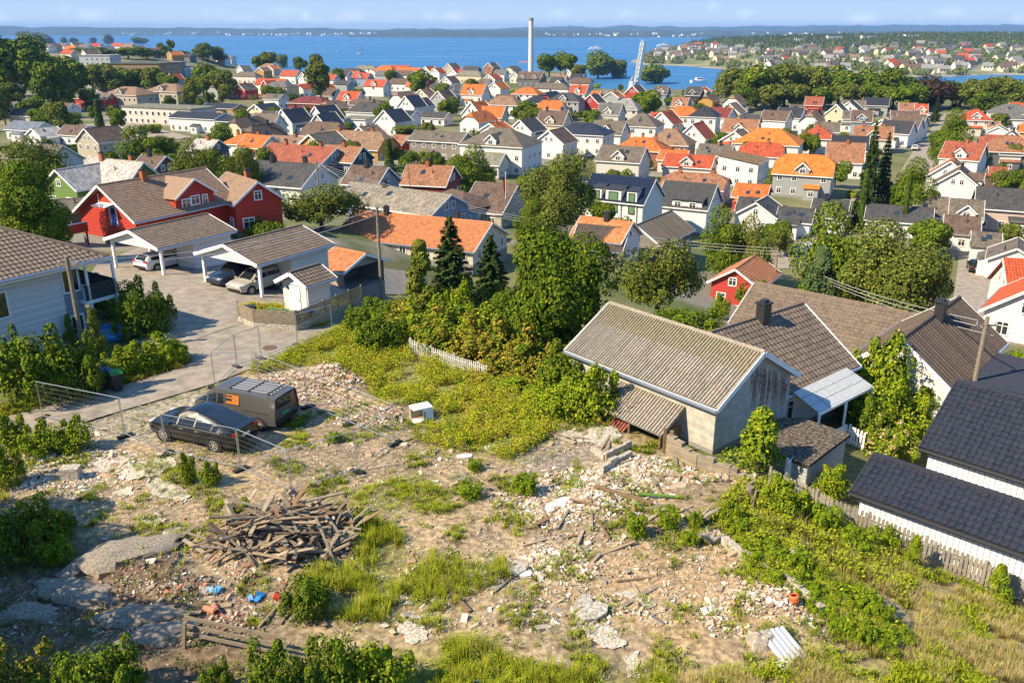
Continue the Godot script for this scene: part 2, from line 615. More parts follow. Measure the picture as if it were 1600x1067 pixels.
func build_house(h: Array) -> Node3D:
	# x y z yaw L w hr he type wall roof flags label name
	var kw: Dictionary = h[11]
	var o := thing(h[13], h[12], "house" if not kw.has("cat") else kw.cat, Vector3(h[0], h[1], h[2]), -deg_to_rad(h[3]), "" if kw.has("near") else "houses of the town")
	var w: float = h[5]
	var hr: float = h[6]
	var he: float = h[7]
	var ty: String = h[8]
	var wallm: Material = M["w_" + h[9]]
	var near: bool = kw.has("near")
	var tile: String = kw.get("tile", "")
	var roofm: Material = M[("g_" if tile != "" else "r_") + h[10]]
	var oh: float = kw.get("oh", 0.35)
	var dist := -float(h[2])
	var Lr: float = h[4]
	var inset := 0.0
	if ty == "h":
		inset = w * 0.92
		Lr = h[4] + inset * 2.0
	elif ty == "k":
		inset = w * 0.42
		Lr = h[4] + inset * 2.0
	var lx := Lr / 2.0
	var wx := lx - oh
	var wz := w - oh
	var slope := (hr - he) / w
	var top := he + slope * oh - 0.1
	var peak := hr - 0.14
	var low := -3.0
	# ---- walls
	var mb := MB.new()
	var P := func(x: float, y: float, z: float) -> Vector3: return Vector3(x, y, z)
	if ty == "f":
		mb.box(Vector3(0, (he + low) / 2.0, 0), Vector3(wx * 2, he - low, wz * 2))
	elif ty == "m":
		mb.quad(P.call(-wx, low, wz), P.call(wx, low, wz), P.call(wx, top, wz), P.call(-wx, top, wz))
		mb.quad(P.call(wx, low, -wz), P.call(-wx, low, -wz), P.call(-wx, peak, -wz), P.call(wx, peak, -wz))
		mb.quad(P.call(wx, low, wz), P.call(wx, low, -wz), P.call(wx, peak, -wz), P.call(wx, top, wz))
		mb.quad(P.call(-wx, low, -wz), P.call(-wx, low, wz), P.call(-wx, top, wz), P.call(-wx, peak, -wz))
	else:
		if int(kw.get("door", 0)) > 1:
			# one garage door stands open: the wall is built round the opening
			var d0 := -2.65
			var d1 := -0.25
			mb.quad(P.call(-wx, low, wz), P.call(d0, low, wz), P.call(d0, top, wz), P.call(-wx, top, wz))
			mb.quad(P.call(d1, low, wz), P.call(wx, low, wz), P.call(wx, top, wz), P.call(d1, top, wz))
			mb.quad(P.call(d0, 2.3, wz), P.call(d1, 2.3, wz), P.call(d1, top, wz), P.call(d0, top, wz))
			mb.quad(P.call(d0, low, wz), P.call(d1, low, wz), P.call(d1, .3, wz), P.call(d0, .3, wz))
		else:
			mb.quad(P.call(-wx, low, wz), P.call(wx, low, wz), P.call(wx, top, wz), P.call(-wx, top, wz))
		mb.quad(P.call(wx, low, -wz), P.call(-wx, low, -wz), P.call(-wx, top, -wz), P.call(wx, top, -wz))
		if not kw.has("openx"):
			mb.quad(P.call(wx, low, wz), P.call(wx, low, -wz), P.call(wx, top, -wz), P.call(wx, top, wz))
		mb.quad(P.call(-wx, low, -wz), P.call(-wx, low, wz), P.call(-wx, top, wz), P.call(-wx, top, -wz))
		if ty == "g":
			mb.tri(P.call(wx, top, wz), P.call(wx, top, -wz), P.call(wx, peak, 0))
			mb.tri(P.call(-wx, top, -wz), P.call(-wx, top, wz), P.call(-wx, peak, 0))
		elif ty == "k":
			var kz := wz * 0.42
			var ky := lerpf(peak, top, 0.42)
			mb.quad(P.call(wx, top, wz), P.call(wx, top, -wz), P.call(wx, ky, -kz), P.call(wx, ky, kz))
			mb.quad(P.call(-wx, top, -wz), P.call(-wx, top, wz), P.call(-wx, ky, kz), P.call(-wx, ky, -kz))
	part(o, "wall", mb.mesh(), wallm)
	if dist < 330 and not kw.has("noplinth"):
		var pb := MB.new()
		pb.box(Vector3(0, low / 2.0 + 0.2, 0), Vector3(wx * 2 + 0.05, 0.4 - low, wz * 2 + 0.05))
		part(o, "plinth", pb.mesh(), M.plinth)
	# ---- roof
	var th := 0.13
	if ty == "f":
		part(o, "roof_slab", slab(P.call(-lx, he + 0.25, w), P.call(lx, he + 0.25, w), P.call(lx, he + 0.25, -w), P.call(-lx, he + 0.25, -w), 0.3), roofm)
	elif ty == "m":
		part(o, "roof_slope", slab(P.call(-lx, he, w), P.call(lx, he, w), P.call(lx, hr, -w), P.call(-lx, hr, -w), th), roofm)
	else:
		var rx := lx - inset
		var F := [P.call(-lx, he, w), P.call(lx, he, w), P.call(rx, hr, 0), P.call(-rx, hr, 0)]
		var B := [P.call(lx, he, -w), P.call(-lx, he, -w), P.call(-rx, hr, 0), P.call(rx, hr, 0)]
		if ty == "k":
			var ky := lerpf(hr, he, 0.42)
			F = [P.call(-lx, he, w), P.call(lx, he, w), P.call(rx, hr, 0), P.call(-rx, hr, 0)]
			var kz := w * 0.42
			# half hip: slope is a hexagon, built as a lower and an upper slab
			for sgn in [1.0, -1.0]:
				var q := MB.new()
				var pts := [P.call(-lx * sgn, he, w * sgn), P.call(lx * sgn, he, w * sgn), P.call(lx * sgn, ky, kz * sgn), P.call(-lx * sgn, ky, kz * sgn)]
				var up := [pts[3], pts[2], P.call(rx * sgn, hr, 0), P.call(-rx * sgn, hr, 0)]
				for f in [pts, up]:
					q.quad(f[0], f[1], f[2], f[3])
					q.quad(f[1] + Vector3(0, -th, 0), f[0] + Vector3(0, -th, 0), f[3] + Vector3(0, -th, 0), f[2] + Vector3(0, -th, 0))
				q.quad(pts[0] + Vector3(0, -th, 0), pts[1] + Vector3(0, -th, 0), pts[1], pts[0])
				part(o, "roof_slope", q.mesh(), roofm)
				part(o, "roof_hip", slab(P.call(lx * sgn, ky, kz * sgn), P.call(lx * sgn, ky, -kz * sgn), P.call(rx * sgn, hr, 0), P.call(rx * sgn, hr, 0), 0.08), roofm)
		else:
			for s in [F, B]:
				if tile == "" or ty == "h":
					part(o, "roof_slope", slab(s[0], s[1], s[2], s[3], th), roofm)
				else:
					var sl := part(o, "roof_slope", slab(s[0], s[1], s[2], s[3], th), roofm if tile != "solo" else M.trim_dark)
					if tile == "solo":
						if s == F or true:
							solo_tiles(sl, s[0], s[1], s[3], roofm)
					else:
						var sp := 0.62 if tile == "corr" else 1.0
						part(sl, "roof_sheet" if tile == "corr" or tile == "seam" else "roof_tiles", tile_sheet(s[0], s[1], (s[0] as Vector3).lerp(s[3], sp), tile), roofm).set_meta("kind", "stuff")
						if sp < 1.0:
							part(sl, "mossy_roof_sheet", tile_sheet((s[0] as Vector3).lerp(s[3], sp), (s[1] as Vector3).lerp(s[2], sp), s[3], tile), M.g_moss).set_meta("kind", "stuff")
			if ty == "h":
				part(o, "roof_hip", slab(P.call(lx, he, w), P.call(lx, he, -w), P.call(rx, hr, 0), P.call(rx, hr, 0), th), roofm)
				part(o, "roof_hip", slab(P.call(-lx, he, -w), P.call(-lx, he, w), P.call(-rx, hr, 0), P.call(-rx, hr, 0), th), roofm)
		# ridge caps: a row of half-round ridge tiles
		if dist < 260 and rx > 0.4:
			var rb := MB.new()
			var lift := 0.06 if tile != "" else 0.0
			rb.tube([P.call(-rx, hr - 0.04 + lift, 0), P.call(rx, hr - 0.04 + lift, 0)], [0.11, 0.11], 6)
			part(o, "ridge_cap", rb.mesh(), roofm)
	# ---- white verge boards and eave boards
	var dark_trim: bool = kw.get("dark", 0) == 1
	var tm: Material = M.trim_dark if dark_trim else M.trim
	if ty == "g":
		for sx in [-1.0, 1.0]:
			for sz in [-1.0, 1.0]:
				var bb := MB.new()
				var x: float = (lx + 0.02) * sx
				bb.bar(P.call(x, he - 0.07, (w + 0.02) * sz), P.call(x, hr - 0.05, 0.02 * sz), 0.05, 0.24 if dist < 200 else 0.32)
				part(o, "bargeboard", bb.mesh(), tm)
	if ty != "f" and dist < 420:
		for sz in [-1.0, 1.0]:
			if ty == "m" and sz < 0:
				continue
			var fb := MB.new()
			fb.box(P.call(0, he - 0.11, (w + 0.03) * sz), Vector3(Lr, 0.17, 0.05))
			part(o, "fascia", fb.mesh(), tm)
		if near and dist < 130:
			for sz in [-1.0, 1.0]:
				var gb := MB.new()
				gb.tube([P.call(-lx, he - 0.06, (w + 0.12) * sz), P.call(lx, he - 0.06, (w + 0.12) * sz)], [0.06, 0.06], 6)
				part(o, "gutter", gb.mesh(), M.gutter if not dark_trim else M.trim_dark)
	# ---- windows on the walls that look towards the plot
	var r := RandomNumberGenerator.new()
	r.seed = int(absf(h[0]) * 131 + absf(h[2]) * 17) + 3
	if not kw.has("nowin"):
		var storeys := maxi(1, int((he + 0.5) / 2.6))
		var big := 1.0 if dist < 250 else 1.15
		var walls := [[Vector3(0, 0, 1), wz, wx * 2, Basis.IDENTITY], [Vector3(0, 0, -1), wz, wx * 2, Basis(Vector3.UP, PI)], [Vector3(1, 0, 0), wx, wz * 2, Basis(Vector3.UP, PI / 2)], [Vector3(-1, 0, 0), wx, wz * 2, Basis(Vector3.UP, -PI / 2)]]
		for k in 4:
			var wl: Array = walls[k]
			if not faces_camera(o, wl[0]):
				continue
			var n := maxi(1, int(wl[2] / (2.6 if dist < 420 else 3.4)))
			for st in storeys:
				for j in n:
					if r.randf() < 0.1:
						continue
					var off: float = (j + 0.5) / n * wl[2] - wl[2] / 2.0
					var y := 1.45 + st * 2.65
					var ww := 0.95 * big
					if n <= 2 and r.randf() < 0.4:
						ww = 1.3
					add_window(o, wl[0] * (wl[1] + 0.005) + (wl[3] as Basis).x * off + Vector3(0, y, 0), wl[3], ww, 1.15 * big, dist < 300)
			if k >= 2 and ty == "g" and hr - he > 2.0:
				var y := he + (hr - he) * 0.32
				if w > 3.9:
					for s in [-0.75, 0.75]:
						add_window(o, wl[0] * (wl[1] + 0.005) + (wl[3] as Basis).x * s + Vector3(0, y, 0), wl[3], 0.75, 1.0, dist < 300)
				else:
					add_window(o, wl[0] * (wl[1] + 0.005) + Vector3(0, y, 0), wl[3], 0.85, 1.0, dist < 300)
	# ---- garage doors
	for k in int(kw.get("door", 0)):
		if k == 0 and int(kw.door) > 1:
			continue
		var dx := (k - (int(kw.door) - 1) / 2.0) * 2.9
		part(o, "garage_door", boxmesh(Vector3(2.4, 2.0, 0.06)), M.trim, tf(Vector3(dx, 1.0, wz + 0.04)))
	# ---- chimneys
	for k in int(kw.get("ch", 0)):
		var cx := r.randf_range(-0.3, 0.3) * Lr * 0.5 if int(kw.ch) == 1 else (k / float(int(kw.ch) - 1) - 0.5) * Lr * 0.5
		if kw.has("chx"):
			cx = kw.chx[k]
		var cm: Material = M.brick if (h[10] in ["orange", "bright", "redorange", "terracotta", "tan2", "lightgrey", "browntl", "tan"]) else M.blackmetal
		if kw.has("chm"):
			cm = M[kw.chm]
		var ctop := hr + 0.85
		var cz: float = kw.get("chz", 0.25 * (1 if k % 2 == 0 else -1))
		var cw: float = kw.get("chw", 0.62)
		if kw.has("chh"):
			ctop = hr + kw.chh
		var cc := MB.new()
		cc.box(P.call(0, 0, 0), Vector3(cw, 2.4, cw * 0.85))
		var cn := part(o, "chimney", cc.mesh(), cm, tf(P.call(cx, ctop - 1.2, cz)))
		var cp := MB.new()
		cp.box(P.call(0, 1.24, 0), Vector3(cw + 0.12, 0.09, cw * 0.85 + 0.12))
		cp.box(P.call(0, 1.36, 0), Vector3(cw * 0.6, 0.14, cw * 0.5))
		part(cn, "chimney_cap", cp.mesh(), M.blackmetal)
	# ---- gabled dormers on the slope that looks towards the plot
	for k in int(kw.get("dm", 0)):
		var side := 1.0 if faces_camera(o, Vector3(0, 0, 1)) else -1.0
		var nd := int(kw.dm)
		var cx := 0.0 if nd == 1 else (k - (nd - 1) / 2.0) * Lr * 0.5
		dormer(o, Vector3(cx, 0, 0), side, w, he, hr, wallm, roofm, tm, kw.get("dw", 1.35))
	# ---- porches, roof windows and vent pipes that break up the town houses
	if not near and dist < 430 and ty != "f" and ty != "m":
		var fs := 1.0 if faces_camera(o, Vector3(0, 0, 1)) else -1.0
		if r.randf() < 0.45:
			var pw := r.randf_range(1.2, 2.2)
			var pd := r.randf_range(1.2, 2.4)
			var pxx := r.randf_range(-0.6, 0.6) * (wx - pw)
			var po := part(o, "porch", boxmesh(Vector3(pw * 2, 5.2, pd)), wallm, tf(Vector3(pxx, -0.1, (wz + pd / 2) * fs)))
			part(po, "porch_roof", slab(Vector3(-pw - .25, 2.5, (pd / 2 + .3)), Vector3(pw + .25, 2.5, (pd / 2 + .3)), Vector3(pw + .25, 3.1, -pd / 2), Vector3(-pw - .25, 3.1, -pd / 2), 0.1) if fs > 0 else slab(Vector3(pw + .25, 2.5, -(pd / 2 + .3)), Vector3(-pw - .25, 2.5, -(pd / 2 + .3)), Vector3(-pw - .25, 3.1, pd / 2), Vector3(pw + .25, 3.1, pd / 2), 0.1), roofm)
			add_window(po, Vector3(0, 1.4, (pd / 2 + .01) * fs), Basis(Vector3.UP, 0.0 if fs > 0 else PI), 1.0, 1.1, dist < 300)
		for k in int(r.randf() * 2.6):
			var t := r.randf_range(0.3, 0.7)
			var bs := Basis(Vector3(1, 0, 0), atan2(hr - he, w) * fs)
			part(o, "roof_window", boxmesh(Vector3(.75, .1, 1.0)), M.pane, Transform3D(bs, Vector3(r.randf_range(-.6, .6) * (lx - inset - .6), lerpf(he, hr, t) + .03, w * (1.0 - t) * fs)))
		if r.randf() < 0.7:
			var vt := MB.new()
			vt.tube([Vector3.ZERO, Vector3(0, .7, 0)], [.09, .09], 6)
			part(o, "vent_pipe", vt.mesh(), M.blackmetal, tf(Vector3(r.randf_range(-.5, .5) * (lx - inset), lerpf(he, hr, .6) - .1, w * .4 * fs)))
	if kw.has("key"):
		house_nodes[kw.key] = o
	return o

func dormer(o: Node3D, at: Vector3, side: float, w: float, he: float, hr: float, wallm: Material, roofm: Material, tm: Material, hw: float, front := -1.0, rise := -1.0) -> Node3D:
	var s := (hr - he) / w
	var zf := w - 0.45 if front < 0 else front
	var yb := he + s * (w - zf) - 0.3
	var ye := yb + 1.35
	var yp := minf(ye + hw * 0.85, hr - 0.05)
	if rise > 0:
		ye = yb + rise
		yp = minf(ye + hw * 0.62, hr - 0.05)
	var d := Node3D.new()
	d.name = "dormer"
	o.add_child(d, true)
	d.position = at
	if side < 0:
		d.rotation.y = PI
	var m := MB.new()
	m.quad(Vector3(-hw, yb, zf), Vector3(hw, yb, zf), Vector3(hw, ye, zf), Vector3(-hw, ye, zf))
	m.tri(Vector3(-hw, ye, zf), Vector3(hw, ye, zf), Vector3(0, yp, zf))
	var zb := maxf((hr - ye) / s, 0.0)
	m.quad(Vector3(hw, yb, zf), Vector3(hw, ye, zb), Vector3(hw, ye, zb), Vector3(hw, ye, zf))
	m.quad(Vector3(-hw, ye, zb), Vector3(-hw, yb, zf), Vector3(-hw, ye, zf), Vector3(-hw, ye, zb))
	part(d, "dormer_wall", m.mesh(), wallm)
	var zr := maxf((hr - yp) / s, 0.0) - 0.1
	var f := zf + 0.3
	var e := hw + 0.25
	var dy := 0.25 * (yp - ye) / hw
	for q in [1.0, -1.0]:
		var a := Vector3(e * q, ye - dy, f)
		var b := Vector3(e * q, ye - dy, maxf((hr - ye + dy) / s, 0.0) - 0.1)
		var c := Vector3(0, yp + 0.06, zr)
		var dd := Vector3(0, yp + 0.06, f)
		part(d, "dormer_roof", slab(a, b, c, dd, 0.09) if q > 0 else slab(b, a, dd, c, 0.09), roofm)
		var bb := MB.new()
		bb.bar(Vector3(e * q, ye - dy - 0.05, f + 0.02), Vector3(0.01 * q, yp + 0.01, f + 0.02), 0.05, 0.2)
		part(d, "bargeboard", bb.mesh(), tm)
	add_window(d, Vector3(0, yb + 0.85, zf + 0.005), Basis.IDENTITY, minf(1.1, hw * 1.1), 0.95, true)
	return d

func filler_houses() -> void:
	# more homes in the gaps of the town, same two street directions
	var r := RandomNumberGenerator.new()
	r.seed = 77
	var wn := {"white": "white", "offwhite": "off white", "grey": "grey", "red": "red", "ochre": "ochre", "cream": "cream"}
	var rn := {"brown": "dark brown", "greybrown": "grey brown", "dgrey": "dark grey", "redorange": "red orange", "orange": "orange", "tan": "tan", "black": "black", "terracotta": "terracotta"}
	var n := 0
	var tries := 0
	while n < 78 and tries < 12000:
		tries += 1
		var d := 200.0 * pow(3.3, r.randf())
		var x := r.randf_range(-0.62, 0.62) * d
		if x < -0.32 * d and d < 420 or x > 0.08 * d and d > 430 or absf(x - d * 0.475) < 13.0:
			continue
		if not clear_of_houses(x, -d, 4.6):
			continue
		var wk: String = ["white", "white", "white", "offwhite", "grey", "red", "ochre", "cream"][r.randi() % 8]
		var rk: String = rn.keys()[r.randi() % 8]
		HOUSES.append([x, ground_h(x, -d), -d, [24, -60][r.randi() % 2], r.randf_range(7.0, 10.0), r.randf_range(3.4, 4.2), r.randf_range(6.2, 7.6), r.randf_range(3.4, 4.6), "g" if r.randf() < 0.75 else "k", wk, rk, {"ch": 1} if r.randf() < 0.5 else {}, "small %s house with %s roof tucked among the town gardens" % [wn[wk], rn[rk]], "house"])
		n += 1

func build_houses() -> void:
	filler_houses()
	for h in HOUSES:
		build_house(h)

# ==================================================================== trees
class LeafB:
	var v := PackedVector3Array()
	var n := PackedVector3Array()
	var c := PackedColorArray()
	var i := PackedInt32Array()
	func leaf(p: Vector3, nrm: Vector3, along: Vector3, s: float, asp: float, col: Color) -> void:
		var a := (along - nrm * along.dot(nrm)).normalized()
		var b := nrm.cross(a)
		var k := v.size()
		v.append(p - a * s)
		v.append(p + b * s * asp + nrm * s * 0.18)
		v.append(p + a * s)
		v.append(p - b * s * asp + nrm * s * 0.18)
		for q in 4:
			n.append(nrm)
			c.append(col)
		i.append(k); i.append(k + 1); i.append(k + 2)
		i.append(k); i.append(k + 2); i.append(k + 3)
	func mesh() -> ArrayMesh:
		var m := ArrayMesh.new()
		var a := []
		a.resize(Mesh.ARRAY_MAX)
		a[Mesh.ARRAY_VERTEX] = v
		a[Mesh.ARRAY_NORMAL] = n
		a[Mesh.ARRAY_COLOR] = c
		a[Mesh.ARRAY_INDEX] = i
		m.add_surface_from_arrays(Mesh.PRIMITIVE_TRIANGLES, a)
		return m

func rdir(r: RandomNumberGenerator) -> Vector3:
	var z := r.randf_range(-1, 1)
	var a := r.randf() * TAU
	var q := sqrt(1 - z * z)
	return Vector3(q * cos(a), z, q * sin(a))

func crown_lobes(r: RandomNumberGenerator, n: int, H: float, W: float, bottom: float, shape: String) -> Array:
	var lobes := []
	var cy := (bottom + 1.0) * 0.5 * H
	var ry := (1.0 - bottom) * 0.5 * H
	for k in n:
		var d := rdir(r)
		var q := pow(r.randf(), 0.5)
		var p := Vector3(d.x * W * 0.5, d.y * ry, d.z * W * 0.5) * q * r.randf_range(0.6, 0.95)
		var s := r.randf_range(0.13, 0.31)
		if shape == "cone":
			var t := r.randf()
			p = Vector3(d.x * W * 0.4 * (1.0 - t), lerpf(-ry, ry * 0.9, t), d.z * W * 0.4 * (1.0 - t))
			s = lerpf(0.32, 0.14, t)
		elif shape == "dome":
			p.y = absf(p.y) * 1.5 - ry * 0.6
		lobes.append([Vector3(0, cy, 0) + p, Vector3(W * s, minf(W * s * 0.8, ry * 0.6), W * s)])
	return lobes

func crown(sd: int, lobes: Array, count: int, size: float, cols: Array, droop := 0.0, hole := 0.15) -> ArrayMesh:
	var r := RandomNumberGenerator.new()
	r.seed = sd
	var nz := FastNoiseLite.new()
	nz.seed = sd
	nz.frequency = 0.45 / maxf(size * 3.0, 0.2)
	var b := LeafB.new()
	var made := 0
	while made < count:
		var l: Array = lobes[r.randi() % lobes.size()]
		var d := rdir(r)
		if d.y < -0.5 and r.randf() < 0.6:
			continue
		var q := 1.0 - absf(r.randfn(0.0, 0.13))
		if r.randf() < 0.12:
			q *= r.randf_range(0.3, 0.9)
		var p: Vector3 = l[0] + d * (l[1] as Vector3) * q
		if nz.get_noise_3dv(p) < -0.5 + hole * 2.0 and r.randf() < 0.85:
			made += 1 if r.randf() < 0.3 else 0
			continue
		var nn := (d + Vector3(0, 0.55, 0) + rdir(r) * 0.75).normalized()
		var al := (rdir(r) + Vector3(0, -droop, 0)).normalized()
		var c: Color = (cols[0] as Color).lerp(cols[1], r.randf())
		if cols.size() > 2 and r.randf() < 0.12:
			c = cols[2]
		b.leaf(p, nn, al, size * r.randf_range(0.6, 1.15), 0.62, c)
		made += 1
	return b.mesh()

func conifer(sd: int, H: float, W: float, count: int, size: float, cols: Array) -> ArrayMesh:
	var r := RandomNumberGenerator.new()
	r.seed = sd
	var b := LeafB.new()
	var branches := []
	var y := 0.06 * H
	while y < H * 0.98:
		var t := y / H
		var rad := W * 0.5 * pow(1.0 - t, 0.85) * r.randf_range(0.8, 1.12)
		var nb := 5 + int(4 * (1.0 - t))
		var ph := r.randf() * TAU
		for k in nb:
			branches.append([y, ph + TAU * k / nb + r.randf_range(-0.25, 0.25), rad * r.randf_range(0.75, 1.1)])
		y += H * 0.028 + 0.12
	var total := 0.0
	for e in branches:
		total += e[2] + 0.15
	for e in branches:
		var n := int(count * (e[2] + 0.15) / total)
		var dir := Vector3(cos(e[1]), 0, sin(e[1]))
		var side := Vector3(-dir.z, 0, dir.x)
		for k in n:
			var q := pow(r.randf(), 0.7)
			var wdt: float = e[2] * 0.26 * (1.0 - q * 0.8)
			var p: Vector3 = Vector3(0, e[0], 0) + dir * e[2] * q + side * r.randf_range(-1, 1) * wdt
			p.y += -e[2] * 0.28 * q + e[2] * 0.12 * q * q + r.randf_range(-0.5, 0.5) * 0.07 * W
			var nn := (Vector3.UP + dir * 0.5 + rdir(r) * 0.6).normalized()
			var al := (dir + side * r.randf_range(-0.9, 0.9) + Vector3(0, -0.25, 0)).normalized()
			var c: Color = (cols[0] as Color).lerp(cols[1], r.randf())
			b.leaf(p, nn, al, size * r.randf_range(0.6, 1.2), 0.34, c)
	return b.mesh()

func trunk_mesh(sd: int, H: float, rad: float, lobes: Array, forks := 6) -> ArrayMesh:
	var r := RandomNumberGenerator.new()
	r.seed = sd
	var m := MB.new()
	var tp := Vector3(r.randf_range(-0.05, 0.05) * H, H * 0.62, r.randf_range(-0.05, 0.05) * H)
	var mid := Vector3(tp.x * 0.3, H * 0.3, tp.z * 0.5)
	m.tube([Vector3(0, -0.4, 0), Vector3(0, 0.1, 0), mid, tp], [rad * 1.35, rad, rad * 0.8, rad * 0.3], 7)
	for k in mini(forks, lobes.size()):
		var e: Vector3 = lobes[k][0]
		var st := mid.lerp(tp, r.randf_range(0.0, 0.7))
		m.tube([st, st.lerp(e, 0.5) + Vector3(0, -0.04 * H, 0), e], [rad * 0.5, rad * 0.32, rad * 0.08], 5)
	return m.mesh()

var PROTO := {}
func lc(r: float, g: float, b: float) -> Color:
	return Color(r, g, b)

func tree_proto(kind: String) -> Array:
	# [trunk mesh, crown mesh, nominal height, nominal width, trunk material]
	if PROTO.has(kind):
		return PROTO[kind]
	var r := RandomNumberGenerator.new()
	r.seed = hash(kind) % 1000
	var sd := int(hash(kind) % 997)
	var green := [lc(.049, .092, .008), lc(.132, .185, .013), lc(.193, .22, .016)]
	var olive := [lc(.066, .092, .014), lc(.15, .176, .027), lc(.203, .212, .039)]
	var fresh := [lc(.08, .14, .009), lc(.218, .279, .014), lc(.339, .339, .018)]
	var dark := [lc(.036, .074, .008), lc(.107, .155, .011), lc(.178, .206, .015)]
	var out: Array
	match kind:
		"maple":
			var lb := crown_lobes(r, 30, 8.0, 6.6, -0.02, "")
			out = [trunk_mesh(sd, 8.0, 0.22, lb), crown(sd, lb, 46000, 0.13, dark, 0.3, 0.12), 8.0, 6.6, M.bark]
		"broadN":
			var lb := crown_lobes(r, 26, 8.0, 7.0, 0.02, "")
			out = [trunk_mesh(sd, 8.0, 0.2, lb), crown(sd, lb, 26000, 0.15, green, 0.2, 0.12), 8.0, 7.0, M.bark]
		"airy":
			var lb := crown_lobes(r, 20, 6.0, 6.6, 0.15, "dome")
			out = [trunk_mesh(sd, 6.0, 0.18, lb, 9), crown(sd, lb, 16000, 0.12, olive, 0.2, 0.2), 6.0, 6.6, M.bark]
		"birch":
			var lb := crown_lobes(r, 34, 11.0, 10.0, 0.06, "")
			out = [trunk_mesh(sd, 11.0, 0.26, lb, 8), crown(sd, lb, 44000, 0.16, olive.slice(0, 2) + [lc(.21, .23, .052)], 0.9, 0.12), 11.0, 10.0, M.birch]
		"broad", "broad2", "broad3":
			var lb := crown_lobes(r, 20, 10.0, 9.0, 0.08, "")
			out = [trunk_mesh(sd, 10.0, 0.3, lb, 4), crown(sd, lb, 7500, 0.38, [green, dark, olive][["broad", "broad2", "broad3"].find(kind)], 0.2, 0.1), 10.0, 9.0, M.bark]
		"copper":
			var lb := crown_lobes(r, 24, 10.0, 12.0, 0.08, "")
			out = [trunk_mesh(sd, 10.0, 0.4, lb, 4), crown(sd, lb, 7000, 0.45, [lc(.032, .019, .015), lc(.078, .047, .032), lc(.063, .052, .026)], 0.2, 0.1), 10.0, 12.0, M.bark]
		"poplar":
			var lb := crown_lobes(r, 22, 14.0, 6.6, 0.05, "")
			out = [trunk_mesh(sd, 14.0, 0.3, lb, 4), crown(sd, lb, 6500, 0.4, olive, 0.1, 0.1), 14.0, 6.6, M.bark]
		"spruce":
			out = [trunk_mesh(sd, 9.0, 0.14, [], 0), conifer(sd, 9.0, 4.0, 15000, 0.15, [lc(.021, .042, .015), lc(.073, .11, .026)]), 9.0, 4.0, M.bark]
		"pine":
			var lb := crown_lobes(r, 26, 7.0, 5.6, 0.08, "cone")
			out = [trunk_mesh(sd, 7.0, 0.17, lb), crown(sd, lb, 15000, 0.15, [lc(.052, .089, .032), lc(.105, .147, .052), lc(.137, .178, .063)], -0.6, 0.15), 7.0, 5.6, M.bark]
		"thuja":
			var lb := []
			for k in 14:
				var t := k / 13.0
				lb.append([Vector3(0, lerpf(0.3, 3.7, t), 0), Vector3(0.6, 0.45, 0.6) * (1.0 - t * 0.55)])
			out = [trunk_mesh(sd, 4.0, 0.06, [], 0), crown(sd, lb, 2600, 0.12, [lc(.032, .063, .013), lc(.095, .147, .021)], -1.0, 0.05), 4.0, 1.3, M.bark]
		"thuja2":
			var lb := crown_lobes(r, 26, 5.0, 2.8, 0.02, "cone")
			out = [trunk_mesh(sd, 5.0, 0.08, [], 0), crown(sd, lb, 9000, 0.12, [lc(.073, .105, .013), lc(.178, .2, .026), lc(.23, .189, .032)], -0.6, 0.12), 5.0, 2.8, M.bark]
		"shrubtree":
			var lb := crown_lobes(r, 18, 3.0, 2.4, 0.02, "cone")
			out = [trunk_mesh(sd, 3.0, 0.05, lb, 8), crown(sd, lb, 4200, 0.085, fresh, 0.1, 0.2), 3.0, 2.4, M.bark]
		"bushN", "bushY", "bushO", "bushG", "bushR":
			var cs: Array = {"bushN": green, "bushY": fresh, "bushO": [lc(.105, .12, .013), lc(.262, .23, .026), lc(.378, .262, .037)], "bushG": [lc(.073, .137, .009), lc(.2, .273, .013), lc(.315, .347, .017)], "bushR": fresh.slice(0, 2) + [lc(.63, .335, .294)]}[kind]
			var lb := crown_lobes(r, 16, 1.8, 2.6, -0.1, "dome")
			for k in 16:
				var a := r.randf() * TAU
				var q := sqrt(r.randf()) * 1.15
				var hh := r.randf_range(0.15, 0.34)
				lb.append([Vector3(cos(a) * q, r.randf_range(0.4, 1.75) * (1.0 - 0.3 * q), sin(a) * q), Vector3(.2, hh, .2) * r.randf_range(.7, 1.3)])
			out = [trunk_mesh(sd, 2.0, 0.035, lb, 10), crown(sd, lb, 6500, 0.066, cs, 0.1, 0.15), 2.0, 2.6, M.bark]
		_:
			var lb := crown_lobes(r, 9, 2.6, 3.6, -0.1, "dome")
			out = [trunk_mesh(sd, 2.6, 0.05, lb, 3), crown(sd, lb, 700, 0.26, {"bushF": green, "bushF2": fresh, "bushF3": olive}[kind], 0.1, 0.08), 2.6, 3.6, M.bark]
	PROTO[kind] = out
	return out

func plant(kind: String, at: Vector3, H: float, W: float, label: String, group := "") -> Node3D:
	var p := tree_proto(kind)
	var bush := kind.begins_with("bush")
	var o := thing({"spruce": "spruce_tree", "pine": "pine_tree", "birch": "birch_tree", "thuja": "thuja", "thuja2": "cypress", "maple": "maple_tree", "poplar": "poplar_tree", "copper": "beech_tree", "shrubtree": "young_tree"}.get(kind, "bush" if bush else "leafy_tree"), label, "bush" if bush else "tree", at, rng.randf() * TAU, group)
	var bb: AABB = (p[1] as ArrayMesh).get_aabb()
	var ws := W / maxf(1.0, (bb.size.x + bb.size.z) * 0.5)
	var s := Vector3(ws, H / bb.end.y, ws)
	part(o, "stems" if bush else "trunk", p[0], p[4], Transform3D(Basis.from_scale(s), Vector3.ZERO))
	part(o, "foliage" if bush else "crown", p[1], M.leaf, Transform3D(Basis.from_scale(s), Vector3.ZERO))
	return o

